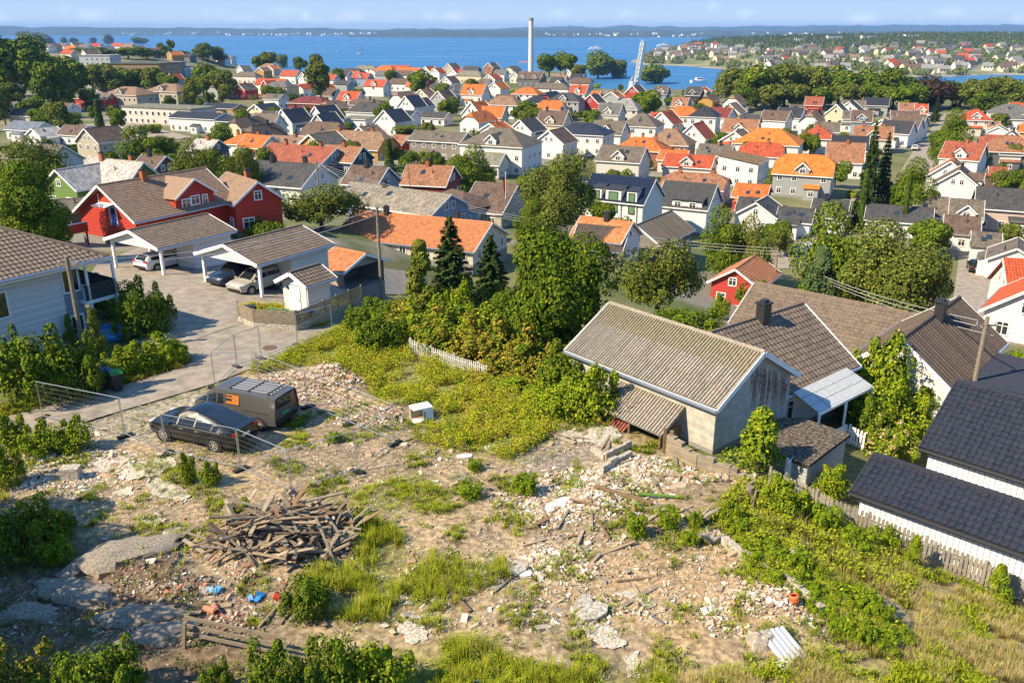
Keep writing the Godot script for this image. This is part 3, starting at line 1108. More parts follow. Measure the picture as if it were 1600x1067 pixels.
func clear_of_houses(x: float, z: float, m: float) -> bool:
	for h in HOUSES:
		var dx: float = x - h[0]
		var dz: float = z - h[2]
		if dx * dx + dz * dz > 600.0:
			continue
		var a := deg_to_rad(h[3])
		var hl: float = h[4] * 0.5 + (h[5] if h[8] == "h" else 0.0) + m
		if absf(dx * cos(a) + dz * sin(a)) < hl and absf(-dx * sin(a) + dz * cos(a)) < h[5] + m:
			return false
	return true

func build_trees() -> void:
	for t in TREES:
		var lab: String = t[6] if t[6] is String else TREE_GROUPS[int(t[6])][1]
		var grp: String = "" if t[6] is String else TREE_GROUPS[int(t[6])][0]
		var kind: String = t[0]
		if kind == "broad":
			kind = ["broad", "broad2", "broad3"][rng.randi() % 3]
		plant(kind, Vector3(t[1], t[2], t[3]), t[4], t[5], lab, grp)
	# garden planting between the town houses
	var r := RandomNumberGenerator.new()
	r.seed = 44
	var n := 0
	var tries := 0
	while n < 380 and tries < 12000:
		tries += 1
		var d := 128.0 * pow(5.3, r.randf())
		var x := r.randf_range(-0.64, 0.64) * d
		if x < -24 and d < 118:
			continue
		if absf(x - d * 0.475) < 9.0 and d > 170 and d < 380:
			continue
		if not clear_of_houses(x, -d, 1.3):
			continue
		var small := r.randf() < 0.68
		var H := r.randf_range(1.6, 3.6) if small else r.randf_range(4.0, 6.5)
		var W := H * (r.randf_range(1.0, 1.7) if small else r.randf_range(0.75, 1.0))
		var kind: String = ["bushF", "bushF2", "bushF3"][r.randi() % 3] if small else ["broad", "broad2", "broad3"][r.randi() % 3]
		plant(kind, gp(x, -d), H, W, "garden shrub between the town houses" if small else "small garden tree between the town houses", "garden shrubs" if small else "small garden trees")
		n += 1
	# clipped hedges round the gardens
	var hb := LeafB.new()
	for k in 1500:
		var f := r.randi() % 4
		var p := Vector3(r.randf_range(-3, 3), r.randf_range(0, 1.5), r.randf_range(-.5, .5))
		var nn := Vector3.UP
		if f == 0:
			p.y = 1.5 + r.randfn(0, .06)
		elif f == 1:
			p.z = .5 + r.randfn(0, .06)
			nn = Vector3(0, .3, 1)
		elif f == 2:
			p.z = -.5 + r.randfn(0, .06)
			nn = Vector3(0, .3, -1)
		hb.leaf(p, (nn + rdir(r) * .7).normalized(), rdir(r), .17 * r.randf_range(.7, 1.2), .7, lc(.06, .11, .01).lerp(lc(.19, .25, .02), r.randf()))
	var hm := hb.mesh()
	n = 0
	tries = 0
	while n < 90 and tries < 6000:
		tries += 1
		var d := 128.0 * pow(3.9, r.randf())
		var x := r.randf_range(-0.62, 0.62) * d
		if x < -24 and d < 125 or not clear_of_houses(x, -d, 2.6) or absf(x - d * 0.475) < 9.0:
			continue
		var o := thing("hedge", "clipped green hedge between the town gardens", "hedge", gp(x, -d, -.1), deg_to_rad([-24, 60][r.randi() % 2]), "garden hedges")
		o.scale = Vector3(r.randf_range(.7, 1.6), r.randf_range(.8, 1.4), 1)
		part(o, "foliage", hm, M.leaf)
		n += 1

# ==================================================================== ground, water, far shores
var zone := {}
var dirt_noise := FastNoiseLite.new()
var patch_noise := FastNoiseLite.new()
# x z radius height
var MOUNDS := [[-9.9, -43.2, 2.6, 0.75], [-8.3, -41.6, 1.6, 0.5], [-5.6, -39.6, 1.8, 0.35], [-9.2, -27.3, 2.7, 0.55], [-14.6, -33.2, 3.2, 0.3], [5.6, -33.2, 2.6, 0.35], [8.2, -31.2, 2.2, 0.3], [3.6, -30.2, 2.4, 0.25], [-13.0, -25.6, 2.4, 0.45], [-11.3, -24.4, 1.6, 0.3], [8.6, -24.2, 2.0, 0.35], [4.8, -36.6, 2.0, 0.25]]

func in_zone(nm: String, x: float, z: float) -> bool:
	return Geometry2D.is_point_in_polygon(Vector2(x, z), zone[nm])

func plot_h(x: float, z: float) -> float:
	var h := ground_h(x, z)
	if z < -60 or z > -8 or absf(x) > 40:
		return h
	if not in_zone("plot", x, z):
		return h
	h += dirt_noise.get_noise_2d(x, z) * 0.10
	for m in MOUNDS:
		var q := Vector2(x - m[0], z - m[1]).length() / float(m[2])
		if q < 1.0:
			h += float(m[3]) * (1.0 - q * q) * (1.0 - q * q)
	return h

func pp(x: float, z: float, up := 0.0) -> Vector3:
	return Vector3(x, plot_h(x, z) + up, z)

func ground_color(x: float, z: float) -> Color:
	var n := dirt_noise.get_noise_2d(x * 1.7 + 40, z * 1.7)
	var p := patch_noise.get_noise_2d(x, z)
	if z > -62 and in_zone("plot", x, z):
		var c := Color(.55, .405, .235).lerp(Color(.34, .26, .17), clampf(0.42 + p * 0.8 + patch_noise.get_noise_2d(x * 6.0, z * 6.0) * 1.3, 0, 1))
		if in_zone("ochresoil", x, z):
			c = c.lerp(Color(.56, .38, .19), 0.6)
		if in_zone("darksoil", x, z):
			c = Color(.36, .30, .225)
		if in_zone("gravel", x, z):
			c = Color(.52, .44, .32)
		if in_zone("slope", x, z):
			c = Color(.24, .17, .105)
		if in_zone("weeds", x, z) or in_zone("weeds2", x, z):
			c = Color(.30, .28, .075)
		if in_zone("strip", x, z) or in_zone("strip2", x, z) or in_zone("lowgrass", x, z):
			c = Color(.30, .27, .08)
		if in_zone("hedgerow", x, z) or in_zone("fencegrass", x, z):
			c = Color(.26, .23, .07)
		if in_zone("dry", x, z):
			c = Color(.50, .39, .19).lerp(Color(.32, .28, .09), clampf(0.4 + p * 1.6, 0, 1))
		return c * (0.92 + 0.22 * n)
	var g := Color(.14, .175, .04).lerp(Color(.28, .25, .10), clampf(0.35 + p * 1.3, 0, 1))
	var q := patch_noise.get_noise_2d(x * 0.6 + 300, z * 0.6)
	if q > 0.12 and z < -80:
		g = g.lerp(Color(.38, .34, .28), clampf((q - 0.12) * 6.0, 0, 0.85))
	return g * (0.9 + 0.2 * n)

func axis_steps(edges: Array) -> PackedFloat32Array:
	# edges: [from, to, step] runs
	var a := PackedFloat32Array()
	for e in edges:
		var n := maxi(1, int(round(absf(e[1] - e[0]) / e[2])))
		for k in n:
			a.append(e[0] + (e[1] - e[0]) * k / n)
	a.append(edges[-1][1])
	return a

func sheet(xs: PackedFloat32Array, zs: PackedFloat32Array, hf: Callable, cf: Callable) -> ArrayMesh:
	var v := PackedVector3Array()
	var n := PackedVector3Array()
	var c := PackedColorArray()
	var i := PackedInt32Array()
	var nx := xs.size()
	for z in zs:
		for x in xs:
			v.append(Vector3(x, hf.call(x, z), z))
			c.append(cf.call(x, z))
	var nz := zs.size()
	for a in nz:
		for b in nx:
			var l: Vector3 = v[a * nx + maxi(b - 1, 0)]
			var r: Vector3 = v[a * nx + mini(b + 1, nx - 1)]
			var u: Vector3 = v[maxi(a - 1, 0) * nx + b]
			var d: Vector3 = v[mini(a + 1, nz - 1) * nx + b]
			var nn := (r - l).cross(u - d).normalized()
			n.append(nn if nn.y > 0 else -nn)
	for a in nz - 1:
		for b in nx - 1:
			var k := a * nx + b
			# zs run away from the camera (decreasing z)
			i.append(k); i.append(k + nx); i.append(k + 1)
			i.append(k + 1); i.append(k + nx); i.append(k + nx + 1)
	var m := ArrayMesh.new()
	var arr := []
	arr.resize(Mesh.ARRAY_MAX)
	arr[Mesh.ARRAY_VERTEX] = v
	arr[Mesh.ARRAY_NORMAL] = n
	arr[Mesh.ARRAY_COLOR] = c
	arr[Mesh.ARRAY_INDEX] = i
	m.add_surface_from_arrays(Mesh.PRIMITIVE_TRIANGLES, arr)
	return m

func draped(poly: PackedVector2Array, step: float, lift: float, hf: Callable) -> ArrayMesh:
	var m := MB.new()
	var lo := poly[0]
	var hi := poly[0]
	for p in poly:
		lo = lo.min(p)
		hi = hi.max(p)
	var x := lo.x
	while x < hi.x:
		var z := lo.y
		while z < hi.y:
			var cell := PackedVector2Array([Vector2(x, z), Vector2(x + step, z), Vector2(x + step, z + step), Vector2(x, z + step)])
			for piece in Geometry2D.intersect_polygons(poly, cell):
				var idx := Geometry2D.triangulate_polygon(piece)
				for k in range(0, idx.size(), 3):
					var q := []
					for j in 3:
						var p: Vector2 = piece[idx[k + j]]
						q.append(Vector3(p.x, hf.call(p.x, p.y) + lift, p.y))
					if (q[1] - q[0]).cross(q[2] - q[0]).y > 0:
						m.tri(q[0], q[1], q[2])
					else:
						m.tri(q[0], q[2], q[1])
			z += step
		x += step
	return m.mesh()

func build_ground() -> void:
	dirt_noise.seed = 2
	dirt_noise.frequency = 0.55
	dirt_noise.fractal_octaves = 4
	patch_noise.seed = 8
	patch_noise.frequency = 0.06
	patch_noise.fractal_octaves = 4
	for k in ZONES:
		var a: Array = ZONES[k]
		var p := PackedVector2Array()
		for j in range(0, a.size(), 2):
			p.append(Vector2(a[j], a[j + 1]))
		zone[k] = p
	var xs := axis_steps([[-1500, -400, 80], [-400, -60, 12], [-60, -26, 1.4], [-26, 22, 0.28], [22, 60, 1.4], [60, 400, 12], [400, 1500, 80]])
	var zs := axis_steps([[60, -12, 8], [-12, -17, 1], [-17, -50, 0.28], [-50, -130, 1.4], [-130, -400, 7], [-400, -1300, 20]])
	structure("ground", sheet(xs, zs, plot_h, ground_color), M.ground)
	for nm in ["lane", "avenue", "avenue_cross", "garage_yard", "lane_right", "yard_orange", "street_mid", "schoolyard", "carpark_right"]:
		var far: bool = not (nm in ["lane", "yard_orange", "lane_right", "garage_yard"])
		structure("road" if nm != "garage_yard" else "paved_yard", draped(zone[nm], 6.0 if far else 1.5, 0.16 if far else 0.07, ground_h), M.asphalt)

func head_d0(u: float) -> float:
	return 1560.0 - 420.0 * ss(0.12, 0.32, u) + 30.0 * sin(u * 37.0)

func head_h(x: float, z: float) -> float:
	var d := -z
	var u := x / d
	var d0 := head_d0(u)
	var tip := ss(0.0, 0.045, u - 0.105 - 0.00007 * (d - 1500.0) + 0.012 * patch_noise.get_noise_2d(d * 0.1, 7.0))
	var t := d - d0
	var h := SEA - 3.0 + tip * (4.5 * ss(0, 40, t) + 12.0 * ss(20, 420, t) + (10.0 + 15.0 * ss(0.15, 0.46, u)) * ss(300, 1200, t))
	h -= 30.0 * ss(1600, 2400, t)
	h += tip * patch_noise.get_noise_2d(x * 0.06, z * 0.06) * 6.0 * ss(100, 500, t)
	return h

func head_color(x: float, z: float) -> Color:
	var p := patch_noise.get_noise_2d(x * 0.15, z * 0.15)
	var c := Color(.17, .20, .06).lerp(Color(.42, .37, .17), clampf(0.3 + p * 1.8, 0, 1))
	if head_h(x, z) < SEA + 1.6:
		c = Color(.38, .33, .24)
	return c

func ridge(called: String, pts: Array, depth: float, col: Color, sd: int, jag: float, step: float) -> void:
	# a long low hill: pts of [x, distance, height above the sea]
	var nz := FastNoiseLite.new()
	nz.seed = sd
	nz.frequency = 1.0 / 700.0
	nz.fractal_octaves = 5
	var m := MB.new()
	m.colored = true
	var prev := []
	for k in pts.size() - 1:
		var a: Array = pts[k]
		var b: Array = pts[k + 1]
		var n := maxi(1, int(absf(b[0] - a[0]) / step))
		for j in n + (1 if k == pts.size() - 2 else 0):
			var t := float(j) / n
			var x := lerpf(a[0], b[0], t)
			var d := lerpf(a[1], b[1], t)
			var h := lerpf(a[2], b[2], t) * (1.0 + jag * nz.get_noise_1d(x))
			var row := []
			for q in 9:
				var s := q / 8.0
				var yy := h * pow(sin(PI * clampf(s * 0.85 + 0.02, 0, 1)), 0.7)
				yy *= 1.0 + 0.25 * nz.get_noise_2d(x * 2.0, s * 3000.0)
				if q == 0:
					yy = -3.0
				row.append(Vector3(x, SEA + yy, -(d + depth * s)))
			if not prev.is_empty():
				for q in 8:
					var cc := col * (0.85 + 0.35 * nz.get_noise_2d(x * 3.0, q * 900.0))
					m.quad(prev[q], row[q], row[q + 1], prev[q + 1], cc)
			prev = row
	structure(called, m.mesh(), M.leaf_far)

func build_far() -> void:
	M.leaf_far = vcol(1.0)
	M.head = vcol(1.0, "grain", 0.02)
	# the sea, one sheet to the far shore
	var sx := axis_steps([[-14000, 14000, 2000]])
	var sz := axis_steps([[-640, -3000, 400], [-3000, -15000, 2000]])
	structure("sea", sheet(sx, sz, func(_x, _z): return SEA, func(_x, _z): return Color.WHITE), M.water)
	# headland across the bay
	structure("headland_hill", sheet(axis_steps([[60, 2600, 25]]), axis_steps([[-1080, -3900, 25]]), head_h, head_color), M.head)
	ridge("far_hills", [[-9000, 9800, 85], [-6200, 9800, 92], [-4500, 9700, 80], [-3000, 9600, 74], [-1500, 9600, 66], [0, 9800, 62], [1500, 10000, 68]], 2600, Color(.045, .075, .04), 3, 0.25, 60)
	ridge("far_hills", [[-1400, 7600, 26], [-900, 7300, 44], [0, 7200, 50], [900, 7300, 56], [1900, 7400, 50], [3200, 7600, 52], [5000, 7800, 50], [7000, 7900, 50]], 1800, Color(.04, .07, .035), 9, 0.35, 45)
	ridge("far_hills", [[-1000, 12500, 60], [400, 12600, 96], [1800, 12500, 112], [3400, 12600, 104], [5200, 12400, 122], [7400, 12400, 128], [9500, 12400, 124]], 3000, Color(.05, .08, .05), 14, 0.2, 80)
	# forest on the headland
	var r := RandomNumberGenerator.new()
	r.seed = 61
	var conb := LeafB.new()
	for k in 70:
		var t := pow(r.randf(), 0.8)
		var a := r.randf() * TAU
		var rad := 0.24 * (1.02 - t)
		conb.leaf(Vector3(cos(a) * rad, t, sin(a) * rad), (Vector3(cos(a), 0.7, sin(a)) + rdir(r) * 0.5).normalized(), Vector3(0, -1, 0) + rdir(r) * 0.4, 0.12, 0.8, Color(.06, .10, .035).lerp(Color(.13, .175, .055), r.randf()))
	var decb := LeafB.new()
	for k in 80:
		var d := rdir(r)
		decb.leaf(Vector3(0, 0.55, 0) + d * Vector3(0.42, 0.45, 0.42), (d + Vector3(0, .5, 0) + rdir(r) * 0.5).normalized(), rdir(r), 0.16, 0.8, Color(.08, .12, .03).lerp(Color(.17, .20, .05), r.randf()))
	var lists := [[], []]
	while lists[0].size() + lists[1].size() < 11000:
		var u := r.randf_range(0.08, 0.66)
		var d := r.randf_range(1120, 3300)
		var x := u * d
		var h := head_h(x, -d)
		if h < SEA + 1.5:
			continue
		var t := d - head_d0(u)
		var woods := t > 650.0 + 250.0 * sin(u * 9.0) or u < 0.17 or patch_noise.get_noise_2d(x * 0.25 + 70, d * 0.25) > 0.22
		if u < 0.42 and u > 0.16 and t < 700 and t > 380 and patch_noise.get_noise_2d(x * 0.2, d * 0.2) < 0.1:
			woods = false
		if not woods and r.randf() > 0.05:
			continue
		var con := t > 600 and r.randf() < 0.7
		var s := r.randf_range(7, 12) if con else r.randf_range(5, 9)
		lists[0 if con else 1].append(Transform3D(Basis(Vector3.UP, r.randf() * TAU).scaled(Vector3(s, s * r.randf_range(0.85, 1.2), s)), Vector3(x, h - 0.5, -d)))
	for q in 2:
		var mm := MultiMesh.new()
		mm.transform_format = MultiMesh.TRANSFORM_3D
		mm.mesh = [conb.mesh(), decb.mesh()][q]
		mm.instance_count = lists[q].size()
		for k in lists[q].size():
			mm.set_instance_transform(k, lists[q][k])
		var o := MultiMeshInstance3D.new()
		o.name = "forest" if q == 0 else "woods"
		o.multimesh = mm
		o.material_override = M.leaf_far
		add_child(o)
		tag(o, "dark conifer forest along the headland across the bay" if q == 0 else "leafy woods between the headland houses across the bay", "forest", "", "stuff")
	# small houses on the headland
	var hw := MB.new()
	hw.box(Vector3(0, 1.2, 0), Vector3(9, 6.4, 7))
	hw.tri(Vector3(4.5, 4.4, 3.5), Vector3(4.5, 4.4, -3.5), Vector3(4.5, 7.2, 0))
	hw.tri(Vector3(-4.5, 4.4, -3.5), Vector3(-4.5, 4.4, 3.5), Vector3(-4.5, 7.2, 0))
	var hm := hw.mesh()
	var hrf := MB.new()
	for s in [1.0, -1.0]:
		hrf.quad(Vector3(-5 * s, 4.1, 4 * s), Vector3(5 * s, 4.1, 4 * s), Vector3(5 * s, 7.4, 0), Vector3(-5 * s, 7.4, 0))
		hrf.quad(Vector3(5 * s, 3.85, 4 * s), Vector3(-5 * s, 3.85, 4 * s), Vector3(-5 * s, 7.15, 0), Vector3(5 * s, 7.15, 0))
	var hrm := hrf.mesh()
	var hwin := MB.new()
	hwin.box(Vector3.ZERO, Vector3(1.3, 1.3, 0.06))
	var hwn := hwin.mesh()
	var wallk := ["w_white", "w_white", "w_white", "w_white", "w_white", "w_offwhite", "w_offwhite", "w_cream", "w_cream", "w_grey"]
	var wname := {"w_white": "white", "w_offwhite": "off white", "w_cream": "cream", "w_red": "red", "w_grey": "grey", "w_ochre": "ochre"}
	var roofk := ["r_grey", "r_lgrey", "r_grey", "r_brown", "r_redorange", "r_tan", "r_lgrey", "r_dgrey", "r_lgrey"]
	var rname := {"r_grey": "grey", "r_lgrey": "pale grey", "r_dgrey": "dark grey", "r_brown": "brown", "r_redorange": "red", "r_tan": "tan", "r_orange": "orange"}
	var n := 0
	while n < 230:
		var u := r.randf_range(0.15, 0.64)
		var t := r.randf_range(45, 720)
		var d := head_d0(u) + t
		if u < 0.33 and t < 130 or u * d < 1.0 or head_h(u * d, -d) < SEA + 2.0:
			continue
		if patch_noise.get_noise_2d(u * d * 0.25 + 70, d * 0.25) > 0.25:
			continue
		var wk: String = wallk[r.randi() % wallk.size()]
		var rk: String = roofk[r.randi() % roofk.size()]
		var o := thing("headland_house", "tiny %s house with %s roof on the headland across the bay" % [wname[wk], rname[rk]], "house", Vector3(u * d, head_h(u * d, -d), -d), r.randf_range(-0.7, 0.7), "houses on the headland")
		o.scale = Vector3.ONE * r.randf_range(1.2, 1.7)
		part(o, "wall", hm, M[wk])
		part(o, "roof", hrm, M[rk])
		for k in 3:
			part(o, "window", hwn, M.pane, tf(Vector3(-2.8 + k * 2.8, 2.6, 3.53)))
		n += 1
	# white apartment blocks below the forest
	for a in [[1243, 2060, 24], [1294, 2150, 34], [1348, 2180, 40], [1412, 2220, 34], [1080, 1830, 22], [1122, 1850, 24]]:
		var x: float = (float(a[0]) - 800.0) / 1333.0 * float(a[1]) * 0.96
		var o := thing("apartment_block", "white apartment block %s below the headland forest" % ["of middle length", "beside the longest", "the longest one", "standing apart near the trees", "the lowest, by the meadow", "beside the meadow block"][[1243, 1294, 1348, 1412, 1080, 1122].find(int(a[0]))], "building", Vector3(x, head_h(x, -a[1]), -a[1]), 0.12, "apartment blocks")
		var L: float = a[2]
		part(o, "wall", boxmesh(Vector3(L, 16, 11)), M.w_white, tf(Vector3(0, 4.0, 0)))
		part(o, "roof", boxmesh(Vector3(L + 0.6, 0.5, 11.6)), M.r_grey, tf(Vector3(0, 12.26, 0)))
		part(o, "end_wall", boxmesh(Vector3(0.3, 12, 11)), M.w_brick, tf(Vector3(L / 2 + 0.16, 6.0, 0)))
		for f in 4:
			for k in int(L / 4.0):
				part(o, "window", boxmesh(Vector3(2.2, 1.5, 0.1)), M.pane, tf(Vector3(-L / 2 + 2.2 + k * 4.0, 2.0 + f * 2.9, 5.56)))
	# settlement specks on the far shore, too small to count
	var mm := MultiMesh.new()
	mm.transform_format = MultiMesh.TRANSFORM_3D
	mm.mesh = boxmesh(Vector3(16, 8, 10))
	var xf := []
	for k in 260:
		var band: Array = [[-4200, -3000, 9650, 30], [-2300, -1200, 9550, 22], [-3100, -2300, 9600, 16], [200, 1600, 7420, 26], [1600, 5200, 7650, 30], [4600, 6600, 7900, 30]][r.randi() % 6]
		xf.append(Transform3D(Basis(Vector3.UP, r.randf() * 3.0).scaled(Vector3.ONE * r.randf_range(0.8, 2.2)), Vector3(r.randf_range(band[0], band[1]), SEA + 6.0 + r.randf() * band[3], -band[2] - r.randf_range(-60, 220))))
	mm.instance_count = xf.size()
	for k in xf.size():
		mm.set_instance_transform(k, xf[k])
	var far_town := MultiMeshInstance3D.new()
	far_town.name = "far_shore_town"
	far_town.multimesh = mm
	far_town.material_override = M.w_white
	add_child(far_town)
	tag(far_town, "pale specks of a town on the far shore", "town", "", "stuff")
	build_landmarks()

func build_landmarks() -> void:
	# tall chimney
	var d := 600.0
	var o := thing("chimney_stack", "tall pale round chimney rising above the town roofs to the horizon", "chimney", gp(12.6, -d))
	var m := MB.new()
	m.lathe([Vector2(1.75, -1), Vector2(1.75, 1), Vector2(1.65, 15), Vector2(1.5, 37.2)], 20)
	part(o, "shaft", m.mesh(), mat(.78, .78, .76, 0.8, "grain", 0.1))
	m = MB.new()
	m.lathe([Vector2(1.5, 37.2), Vector2(1.62, 37.3), Vector2(1.62, 39.0), Vector2(1.1, 39.0), Vector2(1.1, 37.5)], 20)
	part(o, "rim", m.mesh(), mat(.22, .22, .23, 0.8))
	# raised bascule bridge
	var bx := 118.0
	var bz := -850.0
	o = thing("bascule_bridge", "raised bascule bridge leaf standing on end over the channel", "bridge", Vector3(bx, SEA, bz), 0.35)
	var tilt := Basis(Vector3(0, 0, 1), -0.14)
	var steel := mat(.50, .53, .56, 0.6)
	var tk := mat(.34, .37, .41, 0.6)
	m = MB.new()
	for sx in [-3.2, 3.2]:
		m.bar(tilt * Vector3(0, 8, sx), tilt * Vector3(0, 46, sx), 0.7, 2.6, Vector3.RIGHT)
	part(o, "girder", m.mesh(), steel)
	m = MB.new()
	m.box(tilt * Vector3(1.2, 27, 0), Vector3(0.5, 38, 7.2), tilt)
	part(o, "deck", m.mesh(), tk)
	m = MB.new()
	for k in 9:
		var y := 10.0 + k * 4.2
		m.bar(tilt * Vector3(-1.2, y, -3.2), tilt * Vector3(-1.2, y + 4.2, 3.2), 0.35, 0.35)
		m.bar(tilt * Vector3(-1.2, y, 3.2), tilt * Vector3(-1.2, y + 4.2, -3.2), 0.35, 0.35)
		m.bar(tilt * Vector3(-1.2, y, -3.2), tilt * Vector3(-1.2, y, 3.2), 0.4, 0.4)
	part(o, "bracing", m.mesh(), steel)
	part(o, "counterweight", boxmesh(Vector3(5, 6, 8)), tk, Transform3D(tilt, Vector3(-2.6, 7.0, 0)))
	m = MB.new()
	for sx in [-4.5, 4.5]:
		m.bar(Vector3(-6, 0, sx), Vector3(-1, 14, sx), 0.9, 0.9)
		m.bar(Vector3(5, 0, sx), Vector3(-1, 14, sx), 0.9, 0.9)
	part(o, "tower", m.mesh(), steel)
	part(o, "pier", boxmesh(Vector3(16, 8, 14)), M.concrete, tf(Vector3(-1, -2.5, 0)))
	# ferry, sailing boats, motor boats
	ferry(Vector3(250, SEA, -2700), 0.55, "white car ferry crossing the open water")
	ferry(Vector3(545, SEA, -3250), 0.6, "white ferry half hidden behind the headland forest")
	sailboat(Vector3(-375, SEA, -2240), 2.2, "larger white sailing boat with full sails on the water")
	sailboat(Vector3(-590, SEA, -5100), 2.2, "faint sailing boat far out near the opposite shore")
	sailboat(Vector3(-280, SEA, -2150), 0.5, "tiny sailing dinghy near the larger sailing boat")
	motorboat(Vector3(-470, SEA, -2420), 1.6, "small white motor boat on the open water")
	motorboat(Vector3(212, SEA, -1010), 2.1, "white motor boat moored in the near bay")

func hull(L: float, B: float, H: float) -> ArrayMesh:
	var m := MB.new()
	var st := []
	for k in 9:
		var t := k / 8.0
		var w := B * 0.5 * pow(sin(PI * clampf(0.32 + t * 0.68, 0, 1)), 0.7) if k < 8 else 0.02
		var x := lerpf(-L / 2, L / 2, t)
		var up := H * (1.0 + 0.25 * t * t)
		st.append([Vector3(x, up, w), Vector3(x, -0.3, w * 0.7), Vector3(x, -0.3, -w * 0.7), Vector3(x, up, -w)])
	for k in 8:
		var a: Array = st[k]
		var b: Array = st[k + 1]
		m.quad(a[1], b[1], b[0], a[0])
		m.quad(b[2], a[2], a[3], b[3])
		m.quad(a[0], b[0], b[3], a[3])
	m.quad(st[0][2], st[0][1], st[0][0], st[0][3])
	return m.mesh()

func ferry(at: Vector3, s: float, label: String) -> void:
	var o := thing("ferry", label, "ferry", at, 0.1)
	o.scale = Vector3.ONE * s
	var w := mat(.80, .80, .80, 0.5)
	part(o, "hull", hull(80, 15, 6), w)
	part(o, "car_deck", boxmesh(Vector3(66, 5, 14)), w, tf(Vector3(0, 8.6, 0)))
	part(o, "window_band", boxmesh(Vector3(60, 1.2, 14.2)), M.pane, tf(Vector3(0, 9.4, 0)))
	part(o, "saloon", boxmesh(Vector3(44, 4.5, 12)), w, tf(Vector3(-2, 13.3, 0)))
	part(o, "saloon_windows", boxmesh(Vector3(40, 1.2, 12.2)), M.pane, tf(Vector3(-2, 13.9, 0)))
	part(o, "bridge_house", boxmesh(Vector3(14, 4, 13)), w, tf(Vector3(2, 17.5, 0)))
	part(o, "funnel", boxmesh(Vector3(5, 6, 4)), mat(.08, .12, .3, 0.5), tf(Vector3(-12, 18.4, 0)))
	var m := MB.new()
	m.tube([Vector3(4, 19, 0), Vector3(4, 28, 0)], [0.5, 0.25], 6)
	part(o, "mast", m.mesh(), w)

func sailboat(at: Vector3, s: float, label: String) -> void:
	var o := thing("sailing_boat", label, "sailing boat", at, 0.5)
	o.scale = Vector3.ONE * s
	part(o, "hull", hull(8, 2.6, 1.0), M.trim)
	var m := MB.new()
	m.tube([Vector3(0.6, 0.8, 0), Vector3(0.6, 11, 0)], [0.12, 0.08], 6)
	part(o, "mast", m.mesh(), M.galv)
	m = MB.new()
	m.tri(Vector3(0.5, 1.6, 0.05), Vector3(-3.6, 1.7, 0.5), Vector3(0.5, 10.6, 0.05))
	m.tri(Vector3(-3.6, 1.7, 0.44), Vector3(0.5, 1.6, -0.01), Vector3(0.5, 10.6, -0.01))
	part(o, "mainsail", m.mesh(), M.trim)
	m = MB.new()
	m.tri(Vector3(3.8, 1.2, 0), Vector3(0.9, 1.6, 0.5), Vector3(0.8, 9.2, 0.05))
	m.tri(Vector3(0.9, 1.6, 0.44), Vector3(3.8, 1.2, -0.06), Vector3(0.8, 9.2, -0.01))
	part(o, "jib", m.mesh(), M.trim)

func motorboat(at: Vector3, s: float, label: String) -> void:
	var o := thing("motor_boat", label, "motor boat", at, 0.2)
	o.scale = Vector3.ONE * s
	part(o, "hull", hull(9, 3, 1.2), M.trim)
	part(o, "cabin", boxmesh(Vector3(4, 1.3, 2)), M.trim, tf(Vector3(0.2, 1.9, 0)))
	part(o, "windscreen", boxmesh(Vector3(3.2, 0.6, 2.05)), M.pane, tf(Vector3(0.4, 2.15, 0)))
	part(o, "cockpit_rail", boxmesh(Vector3(2.4, 0.2, 2.2)), M.galv, tf(Vector3(-3, 1.5, 0)))

# ==================================================================== details of the near buildings
func carport(called: String, label: String, a: Vector3, yaw: float, L: float, w: float, rise: float, eave: float, roofm: Material, open_len: float) -> Node3D:
	var o := thing(called, label, "carport" if called == "carport" else "shed", a, -deg_to_rad(yaw))
	var P := func(x: float, y: float, z: float) -> Vector3: return Vector3(x, y, z)
	var hr := eave + rise
	for s in [1.0, -1.0]:
		var q := [P.call(0 if s > 0 else L, eave, w * s), P.call(L if s > 0 else 0, eave, w * s), P.call(L if s > 0 else 0, hr, 0), P.call(0 if s > 0 else L, hr, 0)]
		var sl := part(o, "roof_slope", slab(q[0], q[1], q[2], q[3], 0.14), roofm)
		part(sl, "roof_tiles", tile_sheet(q[0], q[1], q[3], "pan"), roofm).set_meta("kind", "stuff")
		for x in [-0.03, L + 0.03]:
			var b := MB.new()
			b.bar(P.call(x, eave - 0.08, (w + 0.02) * s), P.call(x, hr - 0.06, 0.02 * s), 0.05, 0.26)
			part(o, "bargeboard", b.mesh(), M.trim)
		var f := MB.new()
		f.box(P.call(L / 2, eave - 0.12, (w + 0.03) * s), Vector3(L, 0.18, 0.05))
		part(o, "fascia", f.mesh(), M.trim)
		f = MB.new()
		f.tube([P.call(0, eave - 0.05, (w + 0.12) * s), P.call(L, eave - 0.05, (w + 0.12) * s)], [0.065, 0.065], 6)
		part(o, "gutter", f.mesh(), M.gutter)
	var rc := MB.new()
	rc.tube([P.call(0, hr + 0.03, 0), P.call(L, hr + 0.03, 0)], [0.12, 0.12], 6)
	part(o, "ridge_cap", rc.mesh(), roofm)
	var t := hr - 0.2
	var wz := w - 0.35
	var wt := eave + rise * 0.35 / w - 0.16
	for x in [0.35, L - 0.35]:
		var g := MB.new()
		g.tri(P.call(x, wt, -wz), P.call(x, wt, wz), P.call(x, t, 0))
		g.tri(P.call(x - 0.04, wt, wz), P.call(x - 0.04, wt, -wz), P.call(x - 0.04, t, 0))
		g.box(P.call(x, wt - 0.06, 0), Vector3(0.1, 0.2, wz * 2))
		part(o, "gable_panel", g.mesh(), M.w_white)
	return o

